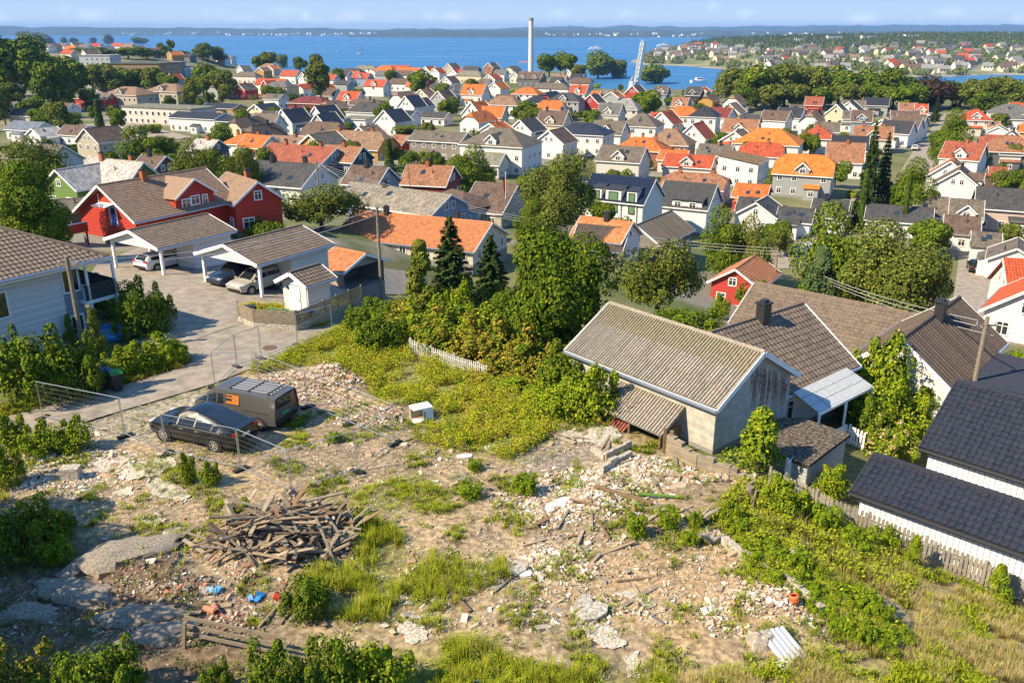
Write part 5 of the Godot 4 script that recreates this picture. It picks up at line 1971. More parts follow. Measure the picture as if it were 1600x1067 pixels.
# houses: x y z yaw ridge half_width ridge_h eave_h roof wall_colour roof_colour extras label name group
var HOUSES := [
	[-176, -13.5, -373.64, 24, 19.02, 3.2, 7, 4.4, "g", "red", "greybrown", {}, "bright red two storey house with grey brown roof beside the hip roofed school villas", "school_building"],
	[-162.55, -13.5, -377.48, 24, 7.78, 6.5, 9, 6, "h", "beige", "tan", {"dm": 1}, "beige villa with tan hipped roof next to the red two storey house", "villa"],
	[-153.22, -13.5, -398.24, 24, 7.54, 6.5, 9, 6, "h", "beige", "tan", {"dm": 1}, "beige villa with tan hipped roof next to the grey flat roofed school", "school_building"],
	[-122.1, -13.5, -312.94, 24, 32.87, 6.5, 6.2, 6, "f", "offwhite", "moss", {}, "long off white school building with mossy grey flat roof", "school_building"],
	[-102.4, -13.5, -289.37, 24, 19.71, 5, 6.2, 4.6, "g", "white", "black", {}, "white school wing with black roof beside the mossy flat roof", "school_building"],
	[-87.5, -13.5, -282.53, 24, 13, 5, 5.5, 4.2, "g", "white", "black", {}, "low white school wing with black roof and blue end", "school_building"],
	[-93.63, -10.89, -199.31, -60, 9, 4.3, 8.2, 5.2, "g", "beige", "brown", {}, "grey beige brick house with brown roof and white bargeboards above the green house", "house"],
	[-126.94, -13.47, -254.74, 24, 9.4, 3.6, 5.5, 3, "g", "white", "brown", {}, "small white house with brown roof behind the brick house", "house"],
	[-147.25, -13.5, -266.91, 24, 12.93, 4, 5.5, 3.2, "g", "white", "bluegrey", {}, "white house with blue grey metal roof beside the leafy gardens", "house"],
	[-135.96, -13.46, -253.77, -60, 8, 3.6, 5, 3, "g", "white", "lightgrey", {}, "low house with pale grey sheet roof beside the blue grey roof", "house"],
	[-192.89, -13.5, -337.71, 24, 10, 4, 6, 3.4, "g", "beige", "brown", {}, "brown roofed house at the foot of the tall park trees", "house"],
	[-171.47, -13.5, -311.81, 24, 13, 3.6, 5.5, 3.2, "g", "beige", "brown", {}, "beige house with brown roof below the park trees", "house"],
	[-174.01, -13.5, -337.17, 24, 17.22, 3.8, 5.6, 3.2, "g", "white", "brown", {}, "white house with long brown roof in front of the red house", "house"],
	[-227.62, -12.84, -553.83, 3, 33.35, 16, 12, 11.8, "f", "gold", "darkflat", {}, "large hall with gold brown cladding and glazed corner behind the villas", "hall"],
	[-278.03, -9.63, -605.75, 3, 21.55, 8, 12, 11.8, "f", "lightmetal", "lightgrey", {}, "pale metal clad hall behind the park trees", "hall"],
	[-230.65, -12.35, -616.73, 3, 6.18, 8, 10, 9.8, "f", "glassgrey", "lightgrey", {}, "glass fronted annex at the end of the gold hall", "hall"],
	[-224.11, -12.62, -627.2, 3, 13.71, 7, 7, 6.8, "f", "white", "darkflat", {}, "white flat roofed building between gold hall and round trees", "hall"],
	[-190.98, -13.5, -638.38, -50, 9, 4.2, 8, 5, "g", "white", "grey", {}, "white house with grey roof at the edge of the round trees", "house"],
	[-165.79, -13.5, -559.43, 24, 11.34, 4, 7, 4.4, "h", "offwhite", "greybrown", {}, "off white house with brown grey hipped roof near the round trees", "house"],
	[-113.42, -13.5, -346.65, 24, 16.82, 4.6, 4.6, 3, "g", "ochre", "black", {}, "low ochre building with black roof beside the school wing", "school_building"],
	[-92.26, -13.5, -300.07, 24, 11.02, 4, 5, 3, "g", "brick", "tan", {}, "low brick building with tan roof behind the black school wing", "school_building"],
	[-68.81, -10.71, -196.59, 24, 6.51, 3.6, 5.6, 3.4, "g", "darkblue", "lightgrey", {"ch": 1}, "dark blue house with pale grey roof between leafy gardens", "house"],
	[-66.46, -12.19, -219.59, 24, 5.01, 3.8, 5.6, 3.4, "h", "white", "orange", {"ch": 2}, "white house with bright orange hipped roof beside the school wing", "school_building"],
	[-408.53, -0.97, -792.66, 24, 12, 4.5, 7.5, 4.6, "g", "white", "greybrown", {}, "white house with grey brown gabled roof beside a beige dark brown roofed house", "house"],
	[-410.05, -0.77, -806.83, -50, 12, 4.5, 7.5, 4.6, "g", "beige", "brown", {}, "beige house with dark brown gabled roof", "house"],
	[-413.37, -0.56, -830.94, 24, 12, 4.5, 7.5, 4.6, "g", "white", "grey", {}, "white house with grey gabled roof beside a beige dark brown roofed house", "house"],
	[-369.08, -1.71, -755.94, 24, 12, 4.5, 7.5, 4.6, "g", "white", "orange", {}, "white house with orange gabled roof beside a white blue grey roofed house", "house"],
	[-413.64, -0.5, -859.16, -50, 12, 4.5, 7.5, 4.6, "g", "cream", "brown", {}, "cream house with dark brown gabled roof", "house"],
	[-374.84, -0.97, -792.66, 24, 12, 4.5, 7.5, 4.6, "g", "white", "grey", {}, "white house with grey gabled roof beside a white red roofed house", "house"],
	[-376.49, -0.65, -817.85, 24, 12, 4.5, 7.5, 4.6, "g", "white", "red", {}, "white house with red gabled roof beside a white red orange roofed house", "house"],
	[-341.57, -1.75, -758.81, -50, 12, 4.5, 7.5, 4.6, "g", "white", "bluegrey", {}, "white house with blue grey gabled roof", "house"],
	[-362.62, -0.56, -830.94, 24, 12, 4.5, 7.5, 4.6, "g", "white", "redorange", {}, "white house with red orange gabled roof beside a white red roofed house", "house"],
	[-344.44, -0.82, -810.48, 24, 12, 4.5, 7.5, 4.6, "g", "beige", "tan", {}, "beige house with tan gabled roof", "house"],
	[-326.76, -2.22, -787.97, -50, 12, 4.5, 7.5, 4.6, "g", "white", "grey", {}, "white house with grey gabled roof beside a charcoal navy roofed house", "house"],
	[-310.4, -3.95, -774.29, 24, 12, 4.5, 7.5, 4.6, "g", "dgrey", "navy", {}, "charcoal house with navy gabled roof", "house"],
	[-312.35, -4.07, -795.09, 24, 12, 4.5, 7.5, 4.6, "g", "white", "red", {}, "white house with red gabled roof beside a white grey roofed house", "house"],
	[-289.13, -6.75, -771.48, -50, 12, 4.5, 7.5, 4.6, "g", "ochre", "orange", {}, "ochre house with orange gabled roof", "house"],
	[-291.08, -8.63, -806.91, 24, 12, 4.5, 7.5, 4.6, "g", "dgrey", "black", {}, "charcoal house with black gabled roof", "house"],
	[-341.02, -3.61, -693.64, 24, 12, 4.5, 7.5, 4.6, "g", "cream", "redorange", {}, "cream house with red orange gabled roof beside a white dark brown roofed house", "house"],
	[-328.61, -3.77, -701.3, -50, 12, 4.5, 7.5, 4.6, "g", "white", "brown", {}, "white house with dark brown gabled roof beside a cream red orange roofed house", "house"],
	[-294.85, -14.07, -936.56, 24, 12, 4.5, 7.5, 4.6, "g", "white", "grey", {}, "white house with grey gabled roof beside a white grey brown roofed house", "house"],
	[-290.5, -13.92, -902.06, 24, 12, 4.5, 7.5, 4.6, "g", "white", "greybrown", {}, "white house with grey brown gabled roof beside a white grey roofed house", "house"],
	[-183.39, -13.5, -677.38, 24, 6.76, 5, 8, 5, "h", "white", "tan", {}, "white house with tan hipped roof beside a white grey roofed house", "house"],
	[-138.41, -13.5, -559.43, 24, 12.66, 4.4, 8, 4.6, "g", "white", "redorange", {}, "white house with red orange gabled roof beside a off white grey brown roofed house", "house"],
	[-126.9, -13.5, -471.42, 24, 18.89, 4.4, 7.5, 4.5, "g", "white", "redorange", {}, "white house with red orange gabled roof beside a red red orange roofed house", "house"],
	[-122.11, -13.5, -448.94, -55, 8, 3.6, 7.8, 4.6, "g", "red", "redorange", {}, "red house with red orange gabled roof", "house"],
	[-111.63, -13.5, -428.63, 24, 5.71, 5, 8.5, 6, "h", "yellow", "grey", {}, "pale yellow house with grey hipped roof", "house"],
	[-80.35, -13.5, -354.32, 24, 8.55, 5, 6.6, 4.2, "h", "dred", "dred", {"ch": 2}, "dark red house with dark red hipped roof and two chimneys", "house"],
	[-65.6, -13.5, -361.01, 24, 9.67, 4, 8.2, 4.8, "g", "white", "redorange", {"dm": 1}, "white house with red orange gabled roof beside a dark red dark red roofed house", "house"],
	[-70.51, -13.5, -282.41, -60, 10, 4.2, 8, 3.8, "g", "white", "black", {"ch": 1}, "white house with black gabled roof and one chimney", "house"],
	[-80.15, -13.5, -291.19, 24, 5.92, 3.6, 6.5, 3.6, "g", "white", "dgrey", {}, "white house with dark grey gabled roof beside a white black roofed house", "house"],
	[-61.77, -13.5, -290.78, -60, 10, 4.3, 8.2, 3.8, "g", "white", "black", {"dm": 1}, "white house with black gabled roof and gabled dormer", "house"],
	[-50.18, -13.5, -314.93, 24, 8.72, 4.6, 7.5, 4.2, "h", "white", "dgrey", {"ch": 1}, "white house with dark grey hipped roof and one chimney", "house"],
	[-52.27, -13.5, -298.6, 24, 10.3, 3.6, 4, 3.4, "m", "white", "moss", {}, "white house with mossy grey sloping roof", "house"],
	[-37.89, -13.5, -279.54, -60, 9.5, 4.4, 8, 4.2, "g", "white", "black", {}, "white house with black gabled roof beside a white mossy grey roofed house", "house"],
	[-38.23, -13.5, -337.42, -60, 9, 4.2, 8.2, 4, "g", "white", "black", {}, "white house with black gabled roof beside a white dark grey roofed house", "house"],
	[-34.84, -13.5, -342.7, -60, 7, 3.6, 7, 4, "g", "white", "dgrey", {}, "white house with dark grey gabled roof beside a grey dark brown roofed house", "house"],
	[-28.52, -13.5, -369.6, -60, 9, 4.2, 8, 4.2, "g", "grey", "brown", {"ch": 1}, "grey house with dark brown gabled roof and one chimney", "house"],
	[-26.77, -13.5, -308.57, 24, 10.52, 3.6, 4.6, 2.8, "g", "white", "dgrey", {}, "white house with dark grey gabled roof beside a white orange roofed house", "house"],
	[-16.41, -13.5, -395.82, 24, 11.11, 4.6, 9, 4.6, "g", "white", "orange", {"ch": 2, "dm": 1}, "white house with orange gabled roof beside a white orange roofed house", "house"],
	[-11.85, -13.5, -305.66, -60, 9.5, 4.2, 8.4, 4.2, "g", "white", "orange", {"ch": 1, "dm": 1}, "white house with orange gabled roof beside a white dark grey roofed house", "house"],
	[-2.42, -13.5, -336.5, 24, 5.34, 4.8, 8, 5, "h", "white", "tan", {}, "white house with tan hipped roof beside a white black roofed house", "house"],
	[-68.51, -13.5, -451.69, 24, 12.36, 4.2, 8, 4.8, "g", "white", "redorange", {"dm": 1}, "white house with red orange gabled roof beside a white dark brown roofed house", "house"],
	[-89.81, -13.5, -535.21, 24, 11.89, 4, 7.6, 4.4, "g", "blue", "redorange", {"dm": 1}, "light blue house with red orange gabled roof and gabled dormer", "house"],
	[-104.94, -13.5, -516.96, 24, 8.35, 4, 7.4, 4.4, "g", "white", "redorange", {}, "white house with red orange gabled roof beside a light blue red orange roofed house", "house"],
	[-105.37, -13.5, -559.61, 24, 10.15, 4.2, 7.8, 4.6, "g", "white", "dgrey", {}, "white house with dark grey gabled roof beside a light blue red orange roofed house", "house"],
	[-105.55, -13.5, -590.55, 24, 10.03, 4.4, 8, 5, "h", "bluegrey", "dgrey", {}, "blue grey house with dark grey hipped roof", "house"],
	[-105.39, -13.5, -650.39, 24, 11.63, 4.5, 7.5, 5, "h", "white", "moss", {}, "white house with mossy grey hipped roof", "house"],
	[-87.64, -13.5, -623.29, 24, 7.14, 5, 8.5, 5, "h", "white", "orange", {}, "white house with orange hipped roof beside a cream red orange roofed house", "house"],
	[-80.51, -13.5, -639.8, 24, 17, 5, 8, 5, "g", "cream", "redorange", {}, "cream house with red orange gabled roof beside a white orange roofed house", "house"],
	[-69.28, -13.5, -603.46, 24, 18, 5, 8, 5, "g", "cream", "orange", {}, "cream house with orange gabled roof", "house"],
	[-55.83, -13.5, -604.03, -60, 10, 4.4, 8.8, 4.6, "g", "white", "orange", {"dm": 1}, "white house with orange gabled roof beside a white red orange roofed house", "house"],
	[-49.63, -13.5, -597, -60, 9, 4.4, 8, 4.6, "g", "white", "redorange", {}, "white house with red orange gabled roof beside a white orange roofed house", "house"],
	[-43.29, -13.5, -651.76, -60, 12, 4.5, 9, 5, "g", "beige", "greybrown", {}, "beige house with grey brown gabled roof", "house"],
	[-36.74, -13.5, -586.8, -60, 10, 4.2, 8, 4.6, "g", "white", "red", {"dm": 1}, "white house with red gabled roof and gabled dormer", "house"],
	[-28.2, -13.5, -625.32, 24, 11.85, 4.6, 8, 5, "g", "dgrey", "dgrey", {}, "charcoal house with dark grey gabled roof beside a beige grey brown roofed house", "house"],
	[-14.68, -13.5, -658.21, -60, 11, 4.4, 9, 5.5, "g", "brick", "greybrown", {"ch": 1}, "brick house with grey brown gabled roof and one chimney", "house"],
	[-26.28, -13.5, -564.43, 24, 11.28, 4.6, 7.5, 4.5, "h", "cream", "moss", {}, "cream house with mossy grey hipped roof", "house"],
	[-11.22, -13.5, -522.43, -60, 10, 4.4, 7.5, 4.5, "g", "white", "redorange", {}, "white house with red orange gabled roof beside a charcoal dark brown roofed house", "house"],
	[-6.79, -13.5, -583.14, 24, 8.03, 4.4, 7.5, 4.5, "g", "white", "grey", {}, "white house with grey gabled roof beside a cream mossy grey roofed house", "house"],
	[-80.43, -13.5, -576.18, 24, 14.42, 4.6, 7, 4, "g", "grey", "grey", {}, "grey house with grey gabled roof", "house"],
	[-70.12, -13.5, -580.85, 24, 13.21, 4.6, 7, 4, "g", "white", "brown", {}, "white house with dark brown gabled roof beside a grey grey roofed house", "house"],
	[-61.19, -13.5, -490.76, 24, 11.21, 4.2, 6.6, 3.8, "g", "white", "brown", {}, "white house with dark brown gabled roof beside a white red orange roofed house", "house"],
	[-34.66, -13.5, -496.3, -60, 9.5, 4.2, 7.6, 4.2, "g", "white", "brown", {}, "white house with dark brown gabled roof beside a white grey brown roofed house", "house"],
	[-6.86, -13.5, -438.21, -60, 9.5, 4.2, 7.8, 4.4, "g", "white", "orange", {}, "white house with orange gabled roof beside a grey dark grey roofed house", "house"],
	[-14.21, -13.5, -479.63, 24, 6.68, 4.2, 7, 4.2, "g", "white", "greybrown", {}, "white house with grey brown gabled roof beside a white dark brown roofed house", "house"],
	[-25.55, -13.5, -423.91, 24, 4.29, 4, 7, 4.2, "g", "grey", "dgrey", {}, "grey house with dark grey gabled roof beside a white orange roofed house", "house"],
	[-37.87, -11.72, -211.81, 24, 14.25, 5.2, 6.8, 3.2, "k", "ochre", "tan", {"ch": 2}, "long ochre house with weathered tan half hipped roof beside the thuja", "house"],
	[-41.46, -9.04, -172.31, 30.1, 17.47, 5, 5.6, 3, "g", "bluegrey", "terracotta", {"ch": 2}, "long blue grey house with flat red tile roof and two orange chimneys", "house"],
	[-55.47, -12.11, -218.3, 24, 10.82, 4.4, 5.2, 3, "g", "ochre", "tan", {"ch": 1}, "ochre house with tan roof behind the long red tile roof", "house"],
	[-47.56, -12.26, -220.95, -60, 8, 3.8, 6, 3.6, "g", "red", "tan", {}, "red house with tan gabled roof", "house"],
	[-32.96, -8.95, -170.91, 24, 8.56, 4, 5.6, 3, "g", "darkblue", "tan2", {"ch": 1}, "dark blue gabled house with worn orange brown roof next to the thuja", "house"],
	[-17.31, -12.32, -214.5, 24, 14.48, 4.4, 7, 5, "g", "greige", "greybrown", {}, "grey brown two storey house with square white framed windows and brown grey roof", "house"],
	[-2.54, -13.5, -204.78, 24, 4.74, 6.4, 10, 6.6, "h", "white", "greybrown", {"dm": 1}, "tall white villa with hipped grey brown roof and roof windows", "villa"],
	[-5.1, -13.46, -195.73, 24, 8, 3.4, 5.5, 3.2, "g", "offwhite", "moss", {}, "low off white wing with pale roof beside the tall white villa", "house"],
	[-27.85, -12.21, -220, 24, 4.67, 4, 5.4, 3.4, "g", "red", "tan2", {}, "red house with orange brown gabled roof", "house"],
	[-60.41, -11.5, -208.4, 30, 8, 4, 6, 3.4, "g", "white", "orange", {}, "white house with orange gabled roof beside a ochre tan roofed house", "house"],
	[23.23, -43.5, -1673.45, 24, 17.85, 5, 7, 4.5, "h", "brick", "orange", {}, "brick house with orange hipped roof at the foot of the tall chimney", "house"],
	[11.73, -13.5, -527.19, 24, 15.34, 5.5, 8.5, 4.5, "g", "dgrey", "brown", {"dm": 2}, "charcoal house with dark brown gabled roof and gabled dormer", "house"],
	[25.92, -13.5, -511.76, 24, 7.37, 4.2, 6.5, 3.6, "g", "dgrey", "dgrey", {}, "charcoal house with dark grey gabled roof beside a charcoal dark brown roofed house", "house"],
	[20.21, -13.5, -441.01, 24, 11.06, 5, 7, 4.4, "h", "white", "greybrown", {}, "white house with grey brown hipped roof beside a white orange roofed house", "house"],
	[7.16, -13.5, -397.44, 24, 4.66, 4.6, 7.5, 4.8, "h", "white", "orange", {"ch": 1}, "white house with orange hipped roof and one chimney", "house"],
	[10.21, -13.5, -346.85, 24, 3.39, 4.4, 7.4, 4.8, "h", "white", "black", {}, "white house with black hipped roof beside a grey dark grey roofed house", "house"],
	[22.06, -13.57, -354.41, 24, 4.77, 5, 8.2, 5, "h", "grey", "dgrey", {"dm": 1}, "grey house with dark grey hipped roof and gabled dormer", "house"],
	[30.55, -13.5, -398.5, 24, 8.2, 4.4, 8.4, 4.8, "g", "white", "redorange", {"dm": 1, "ch": 1}, "white house with red orange gabled roof beside a light blue orange roofed house", "house"],
	[37.23, -13.51, -389.56, 24, 4.43, 4, 6.5, 3.8, "g", "blue", "orange", {}, "light blue house with orange gabled roof", "house"],
	[33.14, -13.61, -356.95, -60, 8, 3.9, 7.4, 4, "g", "red", "dgrey", {}, "red house with dark grey gabled roof", "house"],
	[45.58, -13.5, -401.16, 24, 4.83, 3.4, 5.4, 3.4, "g", "red", "brown", {}, "red house with dark brown gabled roof beside a light blue orange roofed house", "house"],
	[57.2, -13.5, -408.85, -60, 9.5, 4, 7.8, 4.2, "g", "red", "brown", {}, "red house with dark brown gabled roof beside a blue grey dark brown roofed house", "house"],
	[35.08, -13.94, -310.23, 24, 8.5, 4.6, 8, 4.2, "g", "offwhite", "grey", {"dm": 1}, "off white house with grey gabled roof and gabled dormer", "house"],
	[41.94, -13.84, -323.13, 24, 3.33, 4.4, 8.4, 4.8, "h", "offwhite", "lgrey", {}, "off white house with pale grey hipped roof", "house"],
	[39.49, -14.34, -265.42, 24, 1.79, 5.4, 8.8, 5.4, "h", "white", "greybrown", {}, "white house with grey brown hipped roof beside a white red orange roofed house", "house"],
	[13.13, -13.57, -271.54, 24, 9.36, 4.6, 8.4, 4.4, "g", "cream", "brown", {"ch": 2, "dm": 1}, "cream house with dark brown gabled roof and gabled dormer", "house"],
	[4.62, -13.5, -261.38, -60, 10, 4.2, 6.8, 3.4, "g", "white", "dgrey", {}, "white house with dark grey gabled roof beside a cream dark brown roofed house", "house"],
	[19.63, -13.9, -238.88, 24, 5.07, 5.4, 8.2, 5.6, "h", "white", "navy", {}, "white house with navy hipped roof", "house"],
	[11.47, -13.55, -225.82, -60, 9, 4.4, 7.6, 4.4, "g", "white", "brown", {}, "white house with dark brown gabled roof beside a white navy roofed house", "house"],
	[28.27, -14.29, -250.65, 24, 9.45, 4.8, 8, 4.6, "g", "white", "greybrown", {"dm": 1}, "white house with grey brown gabled roof and gabled dormer", "house"],
	[41.65, -14.65, -228.97, 24, 3.06, 5, 8.4, 4.8, "h", "brick2", "tan", {"ch": 1}, "tan brick house with tan hipped roof and one chimney", "house"],
	[33.41, -14.67, -222.45, 24, 4.83, 5, 7, 4.2, "h", "brick", "orange", {"ch": 3}, "brick house with orange hipped roof and two chimneys", "house"],
	[49.41, -14.2, -280.98, -60, 10, 4.2, 8, 4.2, "g", "white", "redorange", {"ch": 1}, "white house with red orange gabled roof and one chimney", "house"],
	[47.56, -14.14, -287.48, 24, 4, 3.6, 7, 4, "g", "white", "redorange", {}, "white house with red orange gabled roof beside a white black roofed house", "house"],
	[57.62, -14.08, -293.87, 24, 4.41, 5, 8.4, 5.4, "h", "white", "orange", {}, "white house with orange hipped roof beside a white black roofed house", "house"],
	[51.65, -14.53, -243.48, -60, 10, 4.2, 8.4, 4.4, "g", "white", "redorange", {}, "white house with red orange gabled roof beside a white grey brown roofed house", "house"],
	[63.68, -14.12, -289.97, 24, 1.16, 4.6, 8.8, 5.6, "h", "white", "black", {}, "white house with black hipped roof beside a white orange roofed house", "house"],
	[72.44, -13.99, -304.18, 40, 9, 4, 7, 3.8, "g", "white", "dred", {}, "white house with dark red gabled roof", "house"],
	[67.98, -13.5, -397.72, 24, 5.1, 4.2, 8, 4.6, "g", "bluegrey", "brown", {"dm": 1}, "blue grey house with dark brown gabled roof and gabled dormer", "house"],
	[81.36, -13.5, -394.86, 24, 7.14, 4.6, 8, 4.4, "g", "black", "dgrey", {"dm": 1}, "black house with dark grey gabled roof and gabled dormer", "house"],
	[65.04, -13.72, -339.08, 24, 6.32, 4.4, 7.6, 4.4, "g", "offwhite", "tan2", {"dm": 1}, "off white house with orange brown gabled roof beside a off white pale grey roofed house", "house"],
	[77.82, -13.93, -311.24, -60, 9.5, 4.2, 8, 4.6, "g", "ochre", "tan", {}, "ochre house with tan gabled roof", "house"],
	[67.4, -14.41, -256.65, 24, 10.21, 4.8, 8, 4.6, "g", "white", "tan2", {"dm": 1}, "white house with orange brown gabled roof and gabled dormer", "house"],
	[59.78, -14.59, -235.83, 45, 6, 3, 5, 3, "g", "white", "redorange", {}, "white house with red orange gabled roof beside a white bright orange roofed house", "house"],
	[61.98, -14.57, -238.47, -60, 9, 4.2, 7, 4.2, "g", "white", "greybrown", {}, "white house with grey brown gabled roof beside a white red orange roofed house", "house"],
	[69.08, -14.61, -234.02, 24, 5.62, 6.5, 8, 4.4, "h", "white", "bright", {}, "white house with bright orange hipped roof", "house"],
	[76.24, -14.2, -280.31, 24, 6.5, 4.2, 7, 4.2, "g", "grey", "dgrey", {}, "grey house with dark grey gabled roof beside a white dark brown roofed house", "house"],
	[25.59, -14.43, -198.32, 24, 10.69, 4.8, 7.6, 4.6, "g", "offwhite", "greybrown", {"dm": 1}, "off white long house with grey brown roof and gabled front dormer", "house"],
	[39.65, -14.78, -210.72, 24, 7.09, 3.8, 5.4, 3.4, "g", "offwhite", "orange", {}, "off white house with orange gabled roof", "house"],
	[41.43, -14.84, -200.45, 24, 11.56, 4.2, 5.8, 3.4, "g", "offwhite", "redorange", {"dm": 1}, "off white house with red orange gabled roof and gabled dormer", "house"],
	[52.15, -14.88, -193.81, -60, 10, 4.8, 7, 5.6, "m", "white", "mossroof", {}, "white building with mossy brown sloping roof and balcony", "house"],
	[95.08, -14.04, -298.73, 35, 9, 4.2, 7.4, 4.4, "g", "white", "black", {}, "white house with black gabled roof beside a white dark brown roofed house", "house"],
	[104.03, -13.85, -321.57, 20, 5.01, 4.2, 6.5, 4, "g", "grey", "brown", {}, "grey house with dark brown gabled roof", "house"],
	[87.33, -14.12, -289.29, 35, 9, 4.2, 7.4, 4.4, "g", "white", "brown", {}, "white house with dark brown gabled roof beside a white black roofed house", "house"],
	[85.83, -14.52, -244.23, 20, 1.06, 5, 7.4, 4.4, "h", "white", "redorange", {"ch": 1}, "white house with red orange hipped roof and one chimney", "house"],
	[94.79, -14.36, -262.72, 20, 7.47, 4.4, 6.6, 4, "g", "white", "greybrown", {}, "white house with grey brown gabled roof beside a off white orange brown roofed house", "house"],
	[123.68, -13.85, -321.88, -60, 10, 4.4, 7.6, 4.2, "g", "white", "dgrey", {"ch": 1}, "white house with dark grey gabled roof and one chimney", "house"],
	[114.04, -14.15, -286.25, 20, 6.65, 4.6, 7.8, 4.4, "g", "blue", "brown", {"dm": 1}, "light blue house with dark brown gabled roof and gabled dormer", "house"],
	[114.29, -14.04, -298.13, 20, 4, 4, 6.5, 4, "g", "white", "greybrown", {}, "white house with grey brown gabled roof beside a light blue dark brown roofed house", "house"],
	[102.59, -14.49, -248.03, 20, 10.74, 5, 7, 3.8, "g", "offwhite", "tan2", {"dm": 1, "ch": 2}, "off white house with orange brown gabled roof beside a white black roofed house", "house"],
	[148.12, -13.79, -330.09, 20, 6.31, 5, 6.4, 4, "g", "grey", "tan2", {}, "grey house with orange brown gabled roof", "house"],
	[144.48, -13.93, -311.11, 20, 4.38, 4.6, 7.6, 4.6, "g", "cream", "redorange", {"dm": 1}, "cream house with red orange gabled roof and gabled dormer", "house"],
	[131, -14.09, -292.84, 20, 9.05, 4.6, 7, 4, "g", "white", "brown", {}, "white house with dark brown gabled roof beside a light blue dark brown roofed house", "house"],
	[115.16, -14.28, -271.74, -60, 9, 3.8, 6.6, 3.8, "g", "white", "tan2", {}, "white house with orange brown gabled roof", "house"],
	[114.32, -14.4, -258.5, 40, 9, 4, 7.4, 4, "g", "white", "black", {}, "white house with black gabled roof beside a white orange brown roofed house", "house"],
	[121.01, -14.31, -268.19, 40, 9, 4, 7.4, 4, "g", "white", "brown", {}, "white house with dark brown gabled roof beside a white orange brown roofed house", "house"],
	[126.17, -14.24, -276.58, 40, 9, 4, 7.4, 4, "g", "white", "brown", {}, "white house with dark brown gabled roof near a white orange brown roofed house", "house"],
	[151.71, -14.14, -287.61, 20, 1.41, 4.6, 8, 4.8, "h", "offwhite", "redorange", {"dm": 1}, "off white house with red orange hipped roof and gabled dormer", "house"],
	[173.33, -13.98, -305.56, 20, 4.91, 5, 8, 5, "h", "white", "grey", {}, "white house with grey hipped roof beside a off white red orange roofed house", "house"],
	[165.71, -14.1, -292.3, 20, 2.83, 4.2, 7, 4.6, "h", "white", "grey", {}, "white house with grey hipped roof beside a beige orange brown roofed house", "house"],
	[155.43, -14.18, -283.04, 20, 4, 3.4, 4.6, 2.8, "g", "beige", "tan2", {}, "beige house with orange brown gabled roof", "house"],
	[150.84, -14.29, -270.61, -60, 7, 3.2, 4.6, 2.8, "g", "white", "greybrown", {}, "white house with grey brown gabled roof beside a beige orange brown roofed house", "house"],
	[107.34, -14.81, -205.28, 40, 9, 4.6, 8, 4.4, "g", "white", "terracotta", {"ch": 1, "dm": 1}, "white house with terracotta gabled roof and gabled dormer", "house"],
	[123.91, -14.74, -216.75, 20, 3.88, 4.6, 8, 4.6, "h", "dgrey", "tan2", {}, "charcoal house with orange brown hipped roof", "house"],
	[124.22, -14.74, -216.75, 20, 5.31, 5, 6.4, 4, "g", "white", "dgrey", {}, "white house with dark grey gabled roof beside a charcoal orange brown roofed house", "house"],
	[78.73, -14.82, -204.55, 20, 8.65, 5.4, 8, 4, "g", "white", "tan2", {"ch": 1}, "white house with orange brown gabled roof and one chimney", "house"],
	[86.09, -14.7, -221.37, 20, 9.13, 4.6, 7.5, 4.4, "g", "white", "black", {}, "white house with black gabled roof beside a white bright orange roofed house", "house"],
	[-64.52, -7.08, -129.48, -65.41, 9.93, 3.8, 6, 3.2, "g", "green", "lightgrey", {}, "green house with pale grey sheet metal roof beside the red house", "house"],
	[-60.29, -7.12, -131.46, 27.4, 11.87, 3.8, 6.6, 3.4, "g", "green", "lightgrey", {"ch": 2}, "green rear wing with white sheet metal roof and two brick chimneys", "house"],
	[-59.59, -7.5, -143.86, 24, 5.3, 4.2, 6, 3.2, "g", "brown", "brown", {"ch": 1}, "brown house with dark brown roof behind the green house", "house"],
	[-84.57, -8.29, -160.01, 24, 4.99, 4.4, 6.5, 3.6, "g", "white", "greybrown", {}, "white gabled house with brown grey roof among dense garden trees", "house"],
	[-59.32, -6.47, -113.23, -20, 4, 2.6, 3.4, 2.2, "g", "brown", "greybrown", {}, "low shed with mossy tile roof beside the green house", "shed"],
	[-34.58, -7.17, -133.42, 22.4, 11.61, 5.2, 6, 3.2, "g", "white", "dgrey", {"ch": 2}, "white house with wide dark grey roof and black stove pipe", "house"],
	[-16.03, -8.36, -121.94, 34.46, 18.8, 4.6, 5.2, 3, "g", "blue2", "greige2", {"ch": 1}, "long blue house with pale felt roof behind the orange tiled house", "house"],
	[-14.03, -9.8, -148.29, 15.06, 8.56, 4.4, 6, 3.2, "g", "dred", "tan2", {"ch": 1}, "dark red gabled house with orange brown tile roof and one brick chimney", "house"],
	[-21.88, -7.29, -132.86, 24, 6.68, 3.6, 5.6, 3.2, "g", "bluegrey", "brown", {"ch": 1}, "blue grey house with brown roof and brick chimney", "house"],
	[-8.62, -10.72, -134.72, 44.36, 3.08, 4.4, 5, 3, "h", "blue2", "brown", {}, "blue annex with dark brown hipped roof behind the orange tiled house", "house"],
	[-2.38, -11.37, -137.04, 24, 7.49, 6.2, 6.4, 2.8, "g", "beige", "brown", {}, "house with broad brown tile roof behind the flagpole", "house"],
	[37.13, -14.97, -172.69, 24, 9.2, 4.6, 6, 3.6, "k", "offwhite", "tan2", {"ch": 2}, "cream house with long brown orange half hipped roof and two orange chimneys", "house"],
	[46.82, -14.98, -165.82, 24, 6.68, 4.4, 5, 3, "g", "red", "orange", {}, "low red house with bright orange roof behind the white dormer house", "house"],
	[43.12, -15, -153.93, 24, 4, 3.4, 4.6, 2.8, "g", "white", "dgrey", {}, "white shed with dark grey roof below the low red house", "shed"],
